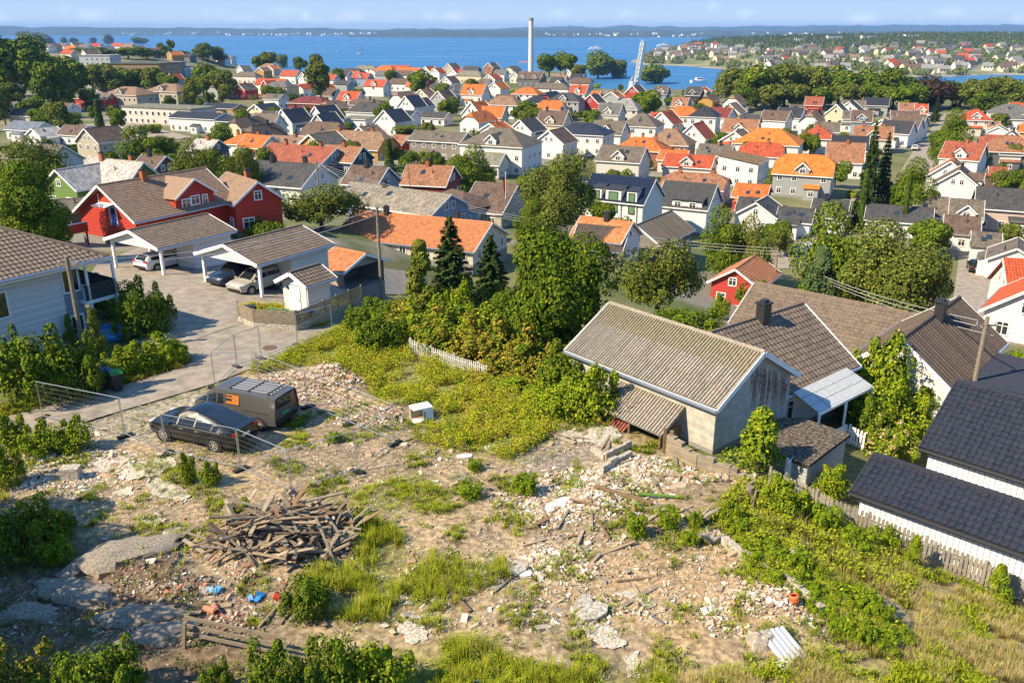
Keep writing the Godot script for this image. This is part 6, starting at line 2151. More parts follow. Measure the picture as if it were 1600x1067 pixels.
	[43.58, -15, -147.94, -60, 8, 3.8, 5.4, 3, "g", "white", "dgrey", {}, "white gabled cottage with dark grey roof among the birches", "cottage"],
	[61.99, -14.93, -181.83, 24, 7.71, 5.4, 8.4, 4.8, "k", "grey", "bright", {"dm": 1}, "grey villa with bright orange half hipped roof and white framed windows", "villa"],
	[55.56, -15, -147.49, 24, 6.17, 4.4, 5.4, 3, "g", "white", "dgrey", {"ch": 1}, "white house with dark grey roof joined to the open garage", "house"],
	[48.96, -15, -145.32, 24, 6.06, 3.8, 4.4, 2.6, "g", "white", "dgrey", {"door": 2}, "white double garage with dark grey roof and one open door", "garage"],
	[66.03, -15, -144.03, 24, 10.62, 4.4, 5, 3, "g", "white", "dgrey", {}, "long white house with dark grey roof behind the birch", "house"],
	[89.27, -14.97, -170.97, -60, 9, 4.6, 7.4, 4, "g", "white", "brown", {"ch": 1, "dm": 1}, "white house with dark brown roof and red door beside the orange twin roof", "house"],
	[93.18, -14.93, -182.45, -60, 9, 4.4, 7.4, 4, "g", "white", "tan2", {"ch": 2}, "white house with orange brown roof and black chimneys on the street corner", "house"],
	[72.81, -15, -147.32, 24, 5.53, 4.4, 6, 3.2, "g", "white", "greybrown", {}, "white house with grey brown roof and black pavilion roof", "house"],
	[77.48, -15, -144.49, 24, 5.35, 4.4, 6, 3.2, "g", "white", "greybrown", {"dm": 1}, "white house with grey brown roof and white gabled bay", "house"],
	[73.52, -15, -137.5, 24, 5.49, 3.4, 4.6, 2.8, "g", "white", "brown", {}, "low white outbuilding with dark brown roof", "house"],
	[72.7, -15, -128.26, 24, 4.23, 2.8, 4, 2.6, "g", "white", "greybrown", {"door": 1}, "white garage with weathered grey roof behind the parked black car", "garage"],
	[71.02, -15, -117.09, -60, 8, 3.6, 5, 3, "g", "white", "greybrown", {}, "white gabled house with weathered grey roof beside the garage", "house"],
	[87.87, -15, -149.12, 24, 12, 5, 7, 4, "g", "pink", "dgrey", {}, "pink rendered house with black roof and red window", "house"],
	[109.67, -14.88, -193.9, 24, 4, 3.2, 4, 2.6, "g", "brown", "terracotta", {}, "open shelter with terracotta roof behind the hedge", "house"],
	[8.34, -0.2, -39.78, 49.98, 9.71, 3.2, 4.5, 2.6, "g", "concrete", "corr", {"near": 1, "tile": "corr", "oh": 0.3, "nowin": 1, "key": "N6"}, "grey concrete garage with weathered corrugated roof and rust stained gable", "garage"],
	[13.39, -1.8, -43.81, -38.08, 8.14, 3.9, 5.2, 2.6, "g", "white", "brownt", {"near": 1, "tile": "pan", "ch": 1, "key": "N7"}, "white house with brown tiled roof, square black chimney and glazed patio roof", "house"],
	[24.21, -6, -60.87, 41.49, 13.11, 3.9, 5.2, 2.8, "g", "white", "brownt", {"near": 1, "tile": "pan", "key": "N8"}, "long house with brown tiled roof in front of the big birch", "house"],
	[25.35, -3.2, -48.76, -48.06, 10.78, 3.2, 5, 2.6, "g", "white", "brownseam", {"near": 1, "tile": "seam", "ch": 1, "key": "N9", "oh": 0.3}, "white gabled house with brown ribbed roof and tall dark chimney", "house"],
	[19.86, -2, -28.56, 43.88, 12, 2.05, 2.9, 1.95, "g", "boards", "blackt", {"near": 1, "tile": "solo", "oh": 0.35, "nowin": 1, "dark": 1, "key": "N10"}, "white boarded garage with glossy black tiled roof behind the grey picket fence", "garage"],
	[25.33, -2.2, -33.06, 45.08, 12, 3.6, 4.6, 2.4, "g", "boards", "blackt", {"near": 1, "tile": "solo", "oh": 0.35, "nowin": 1, "dark": 1, "key": "N11"}, "white boarded house with large glossy black tiled roof beside the garage", "house"],
	[-39.18, -3, -93.84, -59.82, 14.05, 5.1, 6, 2.7, "g", "redb", "browntl", {"near": 1, "tile": "pan", "ch": 1, "key": "red", "oh": 0.6, "nowin": 1}, "bright red house with brown tiled roof, blue door and brick chimney", "house"],
	[-31.43, -4, -99.64, -128.99, 9, 3.1, 6, 3.7, "g", "redb", "browntl", {"near": 1, "tile": "pan", "ch": 1, "key": "red2"}, "red gabled house with brown tiled roof and tall brick chimney", "house"],
	[-11.6, -8.95, -108, 23.39, 20.11, 5.4, 4.6, 2.1, "g", "sand", "orangetile", {"near": 1, "tile": "pan", "ch": 2, "key": "orange"}, "sand coloured house with bright orange tiled roof and two black chimneys", "house"],
	[-14.47, -3.89, -74.23, 35.66, 4, 2.8, 3.4, 2.3, "g", "greyb", "orangetile", {"near": 1, "openx": 1, "tile": "pan", "key": "ogar", "nowin": 1}, "open garage with orange tiled roof beside the wooden pole", "garage"],
	[18.26, -12.58, -139.86, 30.99, 11.32, 4.6, 8.2, 4.8, "g", "white", "navytile", {"near": 1, "tile": "pan", "nowin": 1, "key": "modern"}, "white house with glossy navy tiled roof and three tall dormers with green blinds", "house"],
	[30.91, -14.73, -147.66, 29.12, 9.45, 4.6, 8, 4.4, "g", "white", "dgreyt", {"near": 1, "tile": "pan", "dm": 0, "key": "dormer"}, "white house with dark grey tiled roof and wide shed dormer", "house"],
	[20, -12.28, -118.22, -56.57, 11.95, 3.8, 5.6, 3.2, "g", "greige", "brownseam2", {"near": 1, "tile": "seam", "key": "greyhouse"}, "grey brown clad house with ribbed brown metal roof behind the apple tree", "house"],
	[11.82, -10.5, -108.17, 22.38, 7.01, 3.4, 4.8, 2.4, "g", "greige", "shingle", {"near": 1, "tile": "pan", "nowin": 1, "key": "wing"}, "low wing with dark brown shingle roof beside the grey brown house", "house"],
	[12.31, -10.59, -109.39, 32.01, 7.53, 3.4, 5.6, 3.4, "g", "white", "orangetile", {"near": 1, "ch": 1, "key": "ostrip"}, "low house with orange tiled roof and black chimney below the navy roof", "house"],
	[29.5, -14.28, -104.04, -57.82, 9, 3.4, 5, 2.9, "g", "redv", "browntile2", {"near": 1, "tile": "pan", "key": "cottage", "nowin": 1, "oh": 0.45}, "small red cottage with white framed windows and orange brown tiled roof", "cottage"],
	[52.89, -9, -81.77, 14.08, 8, 4, 5.6, 2.6, "g", "white", "redtile", {"near": 1, "tile": "pan", "key": "redtile"}, "house with bright red orange tiles at the end of the asphalt lane", "house"],
	[45.12, -7, -70.1, -50.58, 9, 3.4, 5.2, 2.7, "g", "white", "redtile", {"near": 1, "tile": "pan", "key": "redtile2"}, "white clad gabled house with red orange tiles behind the dark shed", "house"],
]
var TREE_GROUPS := [["green thicket shrubs", "wild green shrub in the thicket below the spruces and maple"], ["ochre thicket shrubs", "ochre seeding shrub in the thicket below the spruces and maple"], ["yellow thicket shrubs", "yellow green shrub in the thicket below the spruces and maple"], ["hedgerow bushes", "bright green bush in the hedgerow beyond the broken wall"], ["park trees", "tall park tree on the far slope"], ["town trees", "leafy town tree around the school"], ["street trees", "leafy tree rising between the closely built town houses"], ["garden trees", "leafy garden tree among the town houses"], ["park belt trees", "massive park tree in the belt before the bay"], ["headland trees", "far tree on the headland by the open water"]]
# trees and shrubs: kind x y z height width label (a number points into TREE_GROUPS)
var TREES := [
	["maple", 2.72, 0, -45.62, 8.16, 6, "dense dark green maple beside the corrugated garage roof"],
	["airy", 11.84, -4.29, -66, 7.19, 6.93, "wide grey green apple tree behind the corrugated garage roof"],
	["spruce", -4.31, -1.63, -58, 7.7, 5.62, "tallest dark green spruce in front of the orange tiled house"],
	["spruce", -1.61, -2.8, -62, 6.62, 5.06, "smaller dark spruce beside the tallest spruce"],
	["thuja2", -6.1, -0.88, -55, 6.04, 3.21, "bushy yellow green conifer with bare twigs by the wooden pole"],
	["airy", -24, -5.73, -106, 6.17, 11.2, "broad loose green tree behind the white carports"],
	["birch", 36.18, -10.25, -78, 12.09, 10.44, "huge rounded birch above the long brown roof"],
	["broadN", 33.71, -12.6, -86, 14.16, 8, "dark green leafy tree joined to the huge birch"],
	["pine", 29.94, -10.63, -80, 9.32, 5.94, "soft grey green pine beside the red cottage"],
	["broadN", 28.9, -14.26, -112, 10.59, 6.01, "upright green tree between white dormer house and red cottage"],
	["airy", 32.04, -14.74, -110, 10.62, 5.92, "loose grey green tree beside the white gabled cottage"],
	["birch", 6.09, -10.56, -118, 13.44, 11.1, "large leafy birch beside the caravan in the middle gardens"],
	["broadN", 2.44, -10.49, -116, 7.36, 4.58, "bushy green tree below the large leafy birch"],
	["broadN", -8.38, -11.85, -158, 10.51, 8, "round green tree beside the dark red gabled house"],
	["broadN", -5.1, -12.41, -160, 8.04, 5.02, "small round green tree beside the tall white villa"],
	["spruce", 62.6, -15, -150, 18.5, 5.81, "tall dark spruce beside the grey villa"],
	["spruce", 65.93, -15, -152, 16.47, 5.22, "second tall dark spruce beside the grey villa"],
	["thuja", 60.45, -15, -146, 11.08, 1.76, "dark columnar thuja at the foot of the tall spruces"],
	["broadN", 69.67, -15, -150, 12.68, 7.88, "round leafy tree at the end of the avenue"],
	["thuja", 66.11, -15, -142, 10.84, 1.29, "slim columnar thuja by the avenue tree"],
	["broadN", 107.95, -14.75, -215, 15.31, 9.79, "big pale green tree at the roadside of the straight avenue"],
	["broadN", -40.92, -1.04, -72, 8.86, 6.27, "big leafy tree beside the red deck"],
	["maple", -48.18, -2.61, -84, 9.05, 5.7, "dark leafy tree behind the big tree by the red deck"],
	["airy", -76.99, -7.36, -140, 9.83, 10.39, "spreading pale green tree above the green house"],
	["broadN", -71.3, -8.9, -170, 9.74, 10.66, "dense round green tree behind the green house"],
	["airy", -47.2, -7.06, -128, 10.22, 6.86, "loose pale green tree beside the red gabled house"],
	["airy", -40.96, -7.09, -130, 9.18, 6.01, "spreading tree beside the dark grey roofed house"],
	["bushN", -27.97, -4.35, -95.73, 2.52, 5.1, "hedge in front of the smaller red gable"],
	["bushN", -30.38, -4.35, -95.73, 2, 3.65, "hedge between carport and smaller red gable"],
	["thuja", -23.95, -8.77, -168, 7.17, 2.49, "small dark thuja in front of the ochre house"],
	["shrubtree", 10.61, -0.13, -32.78, 3.28, 2.95, "upright leafy tree at the rust stained concrete gable"],
	["poplar", -85, -13.5, -392, 22.08, 12.39, "tall twin topped poplar above the red roofs"],
	["copper", 176.61, -13.54, -375.82, 13.82, 23.32, "dark copper beech in the park trees"],
	["spruce", 156.61, -13.83, -324.58, 9.13, 4.72, "young pale spruce at the end of the straight avenue"],
	["bushN", -23.22, 0, -50.43, 3.75, 3.65, "tall clipped hedge shrub beside the blue paddling pool"],
	["bushN", -22.56, -0, -51.42, 3.14, 2.51, "outer end of the clipped hedge beside the driveway"],
	["bushN", -26.82, 0, -54.81, 2.95, 3.43, "inner hedge shrub behind the balcony"],
	["bushN", -24.53, 0, -40.47, 4.2, 4.57, "largest shrub below the white clad house"],
	["bushN", -22.57, 0, -40.88, 3.55, 3.3, "dense shrub beside the wooden pole"],
	["bushN", -27.03, 0, -42.6, 3.3, 2.74, "shrub at the corner of the white clad house"],
	["thuja2", -24.09, 0, -46.43, 3.13, 1.33, "young yellow green cypress below the balcony"],
	["thuja2", -26.74, 0, -48.58, 2.04, 1, "small yellow cypress beside the white wall"],
	["bushY", -20.95, 0, -44.25, 2.09, 2.2, "low yellow green shrub at the lane bend"],
	["bushY", -19.97, 0, -45.42, 2.02, 2.4, "taller yellow green shrub at the lane bend"],
	["bushY", -21.62, 0, -43.32, 1.95, 1.92, "low shrub between hedge row and dense shrub"],
	["bushY", -19.2, 0, -45.82, 1.49, 1.47, "outermost yellow green shrub at the lane bend"],
	["bushY", -22.89, 0, -35.07, 1.93, 1.75, "loose shrub behind the mesh fence"],
	["bushY", -21.24, 0, -34.44, 1.75, 1.84, "low green shrub at the mesh fence corner"],
	["bushY", -19.95, 0, -34.94, 1.74, 1.74, "leafy shrub beside the lane edge"],
	["bushY", -21.1, 0, -31.57, 2.09, 1.6, "shrub at the edge of the plaster rubble"],
	["bushN", -17.58, 0, -26.47, 2.52, 2.75, "large dark green bush on the slope of the plot"],
	["bushN", -17.03, 0, -27.72, 1.38, 1.44, "smaller dark bush joined to the large one"],
	["bushG", -16.33, 0, -26.07, 1.07, 1.37, "bright green leafy clump under the large bush"],
	["bushN", -8.09, -0.02, -48.07, 2.63, 3.44, "dark rounded bush by the retaining wall"],
	["bushN", -6.72, -0.14, -50.12, 1.77, 2.78, "bush at the start of the white picket fence"],
	["bushN", -7.97, -0.45, -52.81, 1.63, 1.67, "clipped round bush below the wooden pole"],
	["bushO", -4.24, -0.02, -48.08, 3.02, 3.43, "tall ochre flowered shrub behind the white picket fence"],
	["bushO", -2.43, 0, -46.43, 3.13, 3.51, "ochre shrub beside bare branches"],
	["bushO", -0.54, 0, -44.93, 3.25, 3.23, "ochre green shrub below the maple"],
	["bushO", 1.06, 0, -43.5, 3.35, 3.14, "wild shrub at the foot of the maple"],
	["bushN", 2.72, 0, -41.73, 2.72, 3.37, "green shrub growing over the garage eave"],
	["bushY", 4.06, 0, -37.79, 3.35, 2.77, "leafy shrub growing against the garage wall"],
	["bushY", 2.38, 0, -38.52, 2.23, 2.83, "yellow green shrub before the garage wall"],
	["bushO", -6.89, -1.56, -58.08, 2.63, 3.65, "ochre conifer like shrub below the spruces"],
	["bushN", -1.89, -2.09, -59.66, 2.94, 3.28, "green shrub below the smaller spruce"],
	["bushN", 0.41, -0.37, -51.95, 3.01, 3.28, "dark shrub under the maple crown"],
	["bushY", -3.31, -0.37, -51.95, 3.85, 2.45, "light green shrub between the spruces"],
	["bushN", -9.86, -0.26, -51.64, 2.15, 2.04, "bush hanging over the retaining wall"],
	["bushY", 20.76, -2.28, -44.27, 4.93, 3.58, "bright green garden tree beside the white gabled house"],
	["bushY", 20.08, -2.22, -40.12, 3.62, 3.63, "bright green shrub beside the large black roof"],
	["bushN", 18.66, -2.12, -39.93, 2.9, 2.64, "dark garden shrub behind the patio posts"],
	["bushN", 23.37, -2.35, -44.4, 2.56, 2.9, "garden shrub between white gable and black roof"],
	["bushR", 18.78, -2.12, -37.83, 2.28, 2.84, "shrub with pink blossoms above the black garage"],
	["bushY", 13.82, -0.9, -32.31, 1.7, 1.64, "yellow green shrub between picket fence and garage"],
	["bushN", 18.52, -2.13, -42.25, 3.02, 2.07, "shrub behind the glazed patio roof"],
	["bushN", 29.96, -7.65, -70.85, 1.79, 3.38, "hedge behind the brown tiled house"],
	["bushN", 12.58, -1.27, -54.51, 1.82, 3.88, "hedge below the red cottage"],
	["bushN", 11.29, -1.55, -56.92, 1.42, 3.15, "hedge behind the corrugated ridge"],
	["bushY", 22.92, -11.88, -89.18, 3.16, 2.1, "small tree in front of the red cottage"],
	["bushY", 32.03, -3.06, -49.84, 2.38, 2.41, "shrub behind the dark felt roof"],
	["bushN", 29.38, -14.29, -100.88, 4.92, 4.73, "tall shrub at the lane beside red cottage"],
	["bushG", 4.72, 0, -27.8, 1.06, 1.01, "round bright green bush on the rubble"],
	["bushG", 6.03, 0, -28.38, 0.99, 1.13, "dark green bush beside the fallen beam"],
	["bushY", 7.02, 0, -28.38, 0.85, 0.74, "yellow green bush by the grey stump"],
	["bushG", 6.63, 0, -27.29, 0.61, 0.76, "low bush beside the driftwood roots"],
	["bushG", -1.71, 0, -30.73, 0.71, 1.31, "low leafy clump in the middle of the dirt"],
	["bushG", 0.53, 0, -31.04, 0.96, 1.32, "leafy clump beside the dark soil"],
	["bushG", -1.62, 0, -32.95, 0.62, 0.83, "small weed clump on the dirt"],
	["bushG", -8.34, 0, -35.72, 0.5, 0.89, "low weed clump beside the mesh fence"],
	["bushY", -12.63, 0, -31.57, 1.35, 0.96, "tall weeds beside the mesh fence"],
	["bushY", -13.61, 0, -31.67, 1.74, 0.8, "feathery goldenrod at the mesh fence"],
	["bushY", -10.41, 0, -28.61, 1.19, 1.48, "feathery weeds behind the timber pile"],
	["bushY", 10.78, -0.15, -29.79, 1.74, 2.04, "weeds at the grey picket fence start"],
	["bushG", 12.31, -0.48, -28.9, 1.29, 1.5, "weeds against the grey picket fence"],
	["bushG", 13.24, -0.73, -27.96, 0.99, 1.71, "bright nettles along the grey picket fence"],
	["bushY", 14.62, -1.14, -28.79, 1.02, 1.25, "pale weeds below the fence post"],
	["shrubtree", 15.37, -1.36, -27.83, 1.43, 0.88, "sapling leaning on the grey picket fence"],
	["shrubtree", 18.01, -2.01, -26.54, 1.68, 1.18, "young sapling by the end of the picket fence"],
	["bushG", 9.94, -0.05, -23.44, 0.51, 0.63, "small bush at the wall end"],
	["bushO", -14.19, 0, -19.25, 2.22, 2.51, "sunlit ochre bush at the foot of the slope"],
	["bushN", -12.68, 0, -19.5, 1.58, 1.82, "dark bush below the rock outcrop"],
	["bushN", -11.34, 0, -19.38, 2.12, 2.16, "feathery dark bush under the rock outcrop"],
	["bushN", -6.8, 0, -19.5, 2.02, 1.99, "bramble over the broken fence panel"],
	["bushN", -5.14, 0, -19.5, 2.34, 2.17, "leafy bramble in front of the grass"],
	["bushY", -3.69, 0, -19.63, 1.91, 1.82, "sunlit bramble in front of the grass"],
	["bushN", -6.72, 0, -23.21, 1.61, 1.87, "dark green weeds beside the timber pile"],
	["bushN", -8.49, 0, -19.63, 1.25, 1.1, "bramble beside broken fence post"],
	["bushN", -8.75, -0.81, -55.19, 2.05, 3.91, 0],
	["bushO", -6.56, -0.29, -51.49, 2.23, 4.27, 1],
	["bushY", -4.93, -0.12, -49.83, 2.99, 4.14, 2],
	["bushN", -3.77, -0.02, -48.08, 2.43, 4.58, 0],
	["bushY", -2.12, -0.02, -48.08, 3.02, 4.58, 2],
	["bushO", -0.67, 0, -45.92, 2.54, 4.4, 1],
	["bushN", 0.8, 0, -44.93, 2.87, 4.85, 0],
	["bushO", 2.18, 0, -43.32, 2.32, 4.71, 1],
	["bushN", 3.5, 0, -42.16, 2.02, 4.09, 0],
	["bushY", 4.83, 0, -41.73, 2.18, 3.54, 2],
	["bushN", 0, -0.02, -48.08, 3.42, 4, 0],
	["bushN", 1.62, -0.02, -48.08, 3.02, 4.58, 0],
	["bushN", 3.36, 0, -45.22, 2.77, 4.34, 0],
	["bushN", 4.88, 0, -45.92, 2.15, 3.3, 0],
	["bushY", -9.66, -0.59, -54.13, 1.26, 3.21, 2],
	["bushN", -6.25, -1.71, -58.54, 2.65, 4.14, 0],
	["bushO", -3.13, -1.22, -56.37, 2.79, 3.99, 1],
	["bushN", -0.41, -0.37, -51.95, 3.01, 3.69, 0],
	["bushO", -1.06, 0, -43.5, 0.76, 3.17, 1],
	["bushY", 0.52, 0, -42.16, 0.74, 3.08, 2],
	["bushY", 1.66, 0, -40.47, 0.72, 2.98, 2],
	["bushG", 8.51, 0, -27.94, 0.77, 1.1, 3],
	["bushY", 9.18, 0, -28.16, 0.57, 1.32, 3],
	["bushY", 8.6, 0, -26.87, 0.59, 1.3, 3],
	["bushG", 9.31, -0.01, -26.88, 0.57, 1.2, 3],
	["bushY", 8.75, 0, -25.68, 0.77, 1.34, 3],
	["bushG", 9.55, -0.02, -26.1, 0.67, 1.02, 3],
	["bushG", 9.97, -0.05, -25.56, 1.02, 1.27, 3],
	["bushY", 9.16, 0, -24.76, 0.72, 1.32, 3],
	["bushG", 9.9, -0.04, -24.63, 0.67, 1.27, 3],
	["bushY", 10.62, -0.13, -25.12, 0.75, 0.98, 3],
	["bushG", 10.01, -0.05, -23.95, 0.62, 1.05, 3],
	["bushY", 10.77, -0.15, -24.25, 0.62, 1.37, 3],
	["bushY", 11.46, -0.28, -24.6, 0.55, 1.12, 3],
	["bushG", 10.33, -0.09, -23.33, 0.52, 1.1, 3],
	["bushY", 11.03, -0.2, -23.47, 0.56, 1.19, 3],
	["bushG", 11.79, -0.35, -24, 0.81, 1.37, 3],
	["bushG", 10.48, -0.11, -22.55, 0.5, 0.9, 3],
	["bushG", 11.24, -0.24, -22.87, 0.51, 0.91, 3],
	["bushG", 12.04, -0.41, -23.25, 0.97, 1.09, 3],
	["bushG", 11.02, -0.2, -22.05, 0.8, 0.89, 3],
	["bushG", 11.79, -0.35, -22.39, 0.58, 1.16, 3],
	["bushY", 12.4, -0.5, -22.57, 0.53, 1.14, 3],
	["bushG", 11.74, -0.34, -21.78, 0.56, 0.97, 3],
	["bushY", 8.43, 0, -28.61, 1.13, 1.11, 3],
	["broad", -218.66, -13.48, -391.48, 31.74, 26.59, 4],
	["broad", -213.63, -13.46, -416.68, 22.85, 26.89, 4],
	["broad", -254.32, -13.07, -444.31, 27.23, 19.06, 4],
	["broad", -278.88, -11.38, -524.06, 27.65, 22.4, 4],
	["broad", -187.31, -13.5, -360.24, 20.65, 18.15, 4],
	["broad", -205.64, -13.5, -360.24, 11.8, 15.63, 4],
	["broad", -280.1, -12.21, -479.67, 22.87, 20.57, 4],
	["broad", -206.47, -13.46, -449.9, 16.08, 18.74, 5],
	["broad", -200.73, -13.48, -459.32, 13.91, 16.5, 5],
	["broad", -222.65, -13.29, -470.93, 14.56, 16.9, 5],
	["broad", -185.92, -13.5, -459.62, 13.91, 14.53, 5],
	["broad", -198.06, -13.49, -468.93, 12.91, 13.48, 5],
	["broad", -153.93, -13.5, -441.67, 12.19, 12.71, 5],
	["broad", -139.72, -13.5, -429.08, 13.91, 15.43, 5],
	["broad", -153.01, -13.5, -450.47, 16.71, 16.17, 5],
	["broad", -159.68, -13.5, -441.67, 9.77, 9.54, 5],
	["broad", -140.72, -13.5, -271.73, 10.98, 9.51, 5],
	["broad", -161.09, -13.5, -299.5, 7.42, 8.73, 5],
	["broad", -151.22, -13.5, -299.5, 5.31, 8.74, 5],
	["broad", -128.09, -13.5, -284.05, 8.86, 7.04, 5],
	["broad", -158.28, -13.5, -321.25, 0.1, 2.34, 5],
	["broad", -90.52, -13.5, -280.42, 4, 8.21, 5],
	["broad", -179.44, -13.5, -310.01, 14.12, 9.89, 5],
	["broad", -220.5, -13.37, -448.68, 13.9, 12.9, 6],
	["broad", -175.87, -13.5, -321.25, 9.04, 10.27, 6],
	["broad", -177.05, -13.5, -369.16, 8.76, 9.08, 6],
	["broad", -170.86, -13.5, -441.67, 12.19, 11.44, 6],
	["broad", -138.56, -13.5, -381.75, 10.1, 9.38, 6],
	["broad", -85.36, -13.5, -276.88, 8.26, 8.09, 6],
	["broad", -102.54, -13.5, -381.75, 9.57, 9.38, 6],
	["broad", -64.38, -13.5, -369.16, 8.76, 8.01, 6],
	["broad", -45.31, -13.5, -310.01, 7.66, 8.12, 6],
	["broad", -102.88, -13.5, -529.21, 10.89, 9.87, 6],
	["broad", -71.64, -13.5, -529.21, 9.81, 9.11, 6],
	["broad", -20.18, -13.5, -429.08, 9.8, 8.66, 6],
	["broad", 4.67, -13.5, -289.66, 6.78, 6.76, 6],
	["broad", 14.62, -13.65, -241.39, 6.26, 6.03, 6],
	["broad", 39.32, -14.32, -267.18, 5.74, 5.09, 6],
	["broad", 57.76, -14.55, -240.3, 6.42, 6.01, 6],
	["broad", 82.64, -14.73, -217.99, 5.89, 5.48, 6],
	["broad", 161.4, -14.12, -289.63, 6.59, 7.19, 6],
	["broad", 125.05, -14.75, -214.97, 6.74, 6.36, 6],
	["broad", 116.74, -14.75, -214.97, 5.19, 4.78, 6],
	["broad", 107.63, -14.94, -180.82, 5.79, 5.41, 6],
	["broad", -79.2, -13.08, -238.41, 6.86, 7.71, 6],
	["broad", -100.71, -11.54, -209.07, 6.81, 5.55, 6],
	["broad", -31.26, -13.5, -391.75, 10.07, 7.35, 6],
	["broad", 71.02, -13.75, -335.9, 5.91, 5.86, 6],
	["thuja", -133.92, -13.5, -284.05, 10.85, 3.72, "tall columnar poplar beside the red two storey house"],
	["thuja", -134.98, -13.5, -391.75, 6.01, 3.4, "narrow cypress beside the round school trees"],
	["broad", -45.02, -13.5, -429.08, 14.21, 13.58, 7],
	["broad", -23.45, -13.5, -321.25, 9.04, 7.47, 7],
	["broad", -195.78, -13.46, -719.6, 15.61, 17.45, 7],
	["broad", -365.97, -42.5, -1428.53, 25.19, 24.46, 7],
	["broad", -170.24, -13.5, -720.54, 11.75, 13.37, 7],
	["broad", -202.56, -13.31, -716.25, 13.61, 11.24, 7],
	["broad", -106.26, -13.5, -658.68, 7.64, 11.31, 7],
	["broad", 49.93, -13.79, -329.01, 11.53, 12.4, 7],
	["broad", 106.48, -43.5, -1096.82, 38.82, 48.59, 7],
	["broad", 133.36, -43.5, -1124.46, 27.63, 32.19, 7],
	["broad", 26.64, -13.5, -640.32, 16.54, 16.46, 7],
	["broad", 38.59, -13.5, -640.32, 17.83, 18.28, 7],
	["broad", 160.43, -43.5, -998.42, 27.37, 42.95, 7],
	["broad", 44.21, -14.04, -585.76, 11.22, 12.59, 7],
	["broad", -21.32, -13.5, -263.55, 2.84, 7.74, 7],
	["broad", 126.97, -13.5, -450.47, 14.88, 19.42, 7],
	["broad", -12.73, -13.5, -289.66, 4.12, 6.35, 7],
	["broad", -31.94, -13.5, -271.73, 3.89, 9.95, 7],
	["broad", 6.07, -13.5, -333.3, 7.03, 8.72, 7],
	["broad", 71.05, -13.5, -391.8, 4.11, 8.51, 7],
	["broad", 8.21, -13.5, -321.25, 5.67, 7.01, 7],
	["broad", 59.99, -14.36, -262.8, 1.89, 5.8, 7],
	["broad", 61.87, -14.67, -225.36, 5.74, 6.66, 7],
	["broad", 81.46, -14.58, -236.69, 6.84, 5.23, 7],
	["broad", 74.47, -14.53, -242.76, 7.35, 5.35, 7],
	["broad", 100.89, -13.5, -409.59, 15.55, 16.51, 8],
	["broad", 105.38, -13.52, -382.02, 18.46, 19.8, 8],
	["broad", 117.86, -13.52, -382.02, 18.46, 20.9, 8],
	["broad", 129.79, -13.52, -382.02, 17.43, 17.61, 8],
	["broad", 141.43, -13.52, -382.02, 17.43, 19.26, 8],
	["broad", 153.08, -13.52, -382.02, 16.39, 16.51, 8],
	["broad", 162.41, -13.54, -375.82, 17.16, 18.95, 8],
	["broad", 130.35, -13.56, -369.87, 9.54, 13.38, 8],
	["broad", 142.45, -13.56, -369.87, 10.82, 13.37, 8],
	["broad", 154.54, -13.56, -369.87, 11.33, 13.37, 8],
	["broad", 161.61, -13.6, -361.35, 11.34, 15.68, 8],
	["broad", 193.51, -13.56, -369.87, 12.86, 16.03, 8],
	["broad", 204.27, -13.56, -369.87, 13.87, 16.02, 8],
	["broad", 217.82, -13.54, -375.82, 12.02, 15.2, 8],
	["broad", 190.25, -13.64, -353.27, 9.39, 15.35, 8],
	["broad", 96.76, -13.56, -369.87, 9.54, 13.38, 8],
	["broad", 108.85, -13.56, -369.87, 10.82, 16.04, 8],
	["broad", 194.13, -13.52, -382.02, 11.42, 16.55, 8],
	["broad", 119.6, -13.56, -369.87, 10.82, 13.37, 8],
	["broad", -299.62, -10.44, -884.71, 17.26, 25.14, 9],
	["broad", -1622.97, -42.5, -3633.47, 46.05, 46.26, 9],
	["broad", -1494.16, -42.5, -3633.47, 36.39, 61.71, 9],
	["broad", -1834.1, -42.5, -3951.34, 31.65, 39.15, 9],
	["broad", -335.15, -1.53, -886.83, 11.28, 7.54, 9],
	["broad", -331.65, -1.83, -848.43, 9.11, 8.43, 9],
	["broad", -293.95, -12.62, -895.61, 15.7, 19.11, 9],
	["broad", -305.32, -8.34, -874.58, 10.02, 14.92, 9],
	["broad", -311.96, -3.98, -729.76, 9.83, 20.75, 9],
	["broad", -331.19, -2.9, -726.68, 8.32, 20.66, 9],
	["broad", -356.6, -2.2, -736.78, 6.94, 20.94, 9],
	["broad", -303.24, -4.49, -746.7, 9.05, 19.11, 9],
	["broad", -300.04, -5.49, -779.88, 11.55, 13.3, 9],
	["broad", -1803.29, -42.5, -3633.47, 36.39, 36, 9],
	["broad", -1918.1, -42.5, -3951.34, 31.65, 44.74, 9],
	["broad", -1906.34, -42.5, -3633.47, 53.28, 102.77, 9],
	["broad", -2128.11, -42.5, -3951.34, 57.88, 83.78, 9],
	["broad", -1667.59, -42.5, -3241.8, 41.14, 55.08, 9],
	["broad", -294.72, -8.06, -810.5, 9.3, 11.53, 9],
]
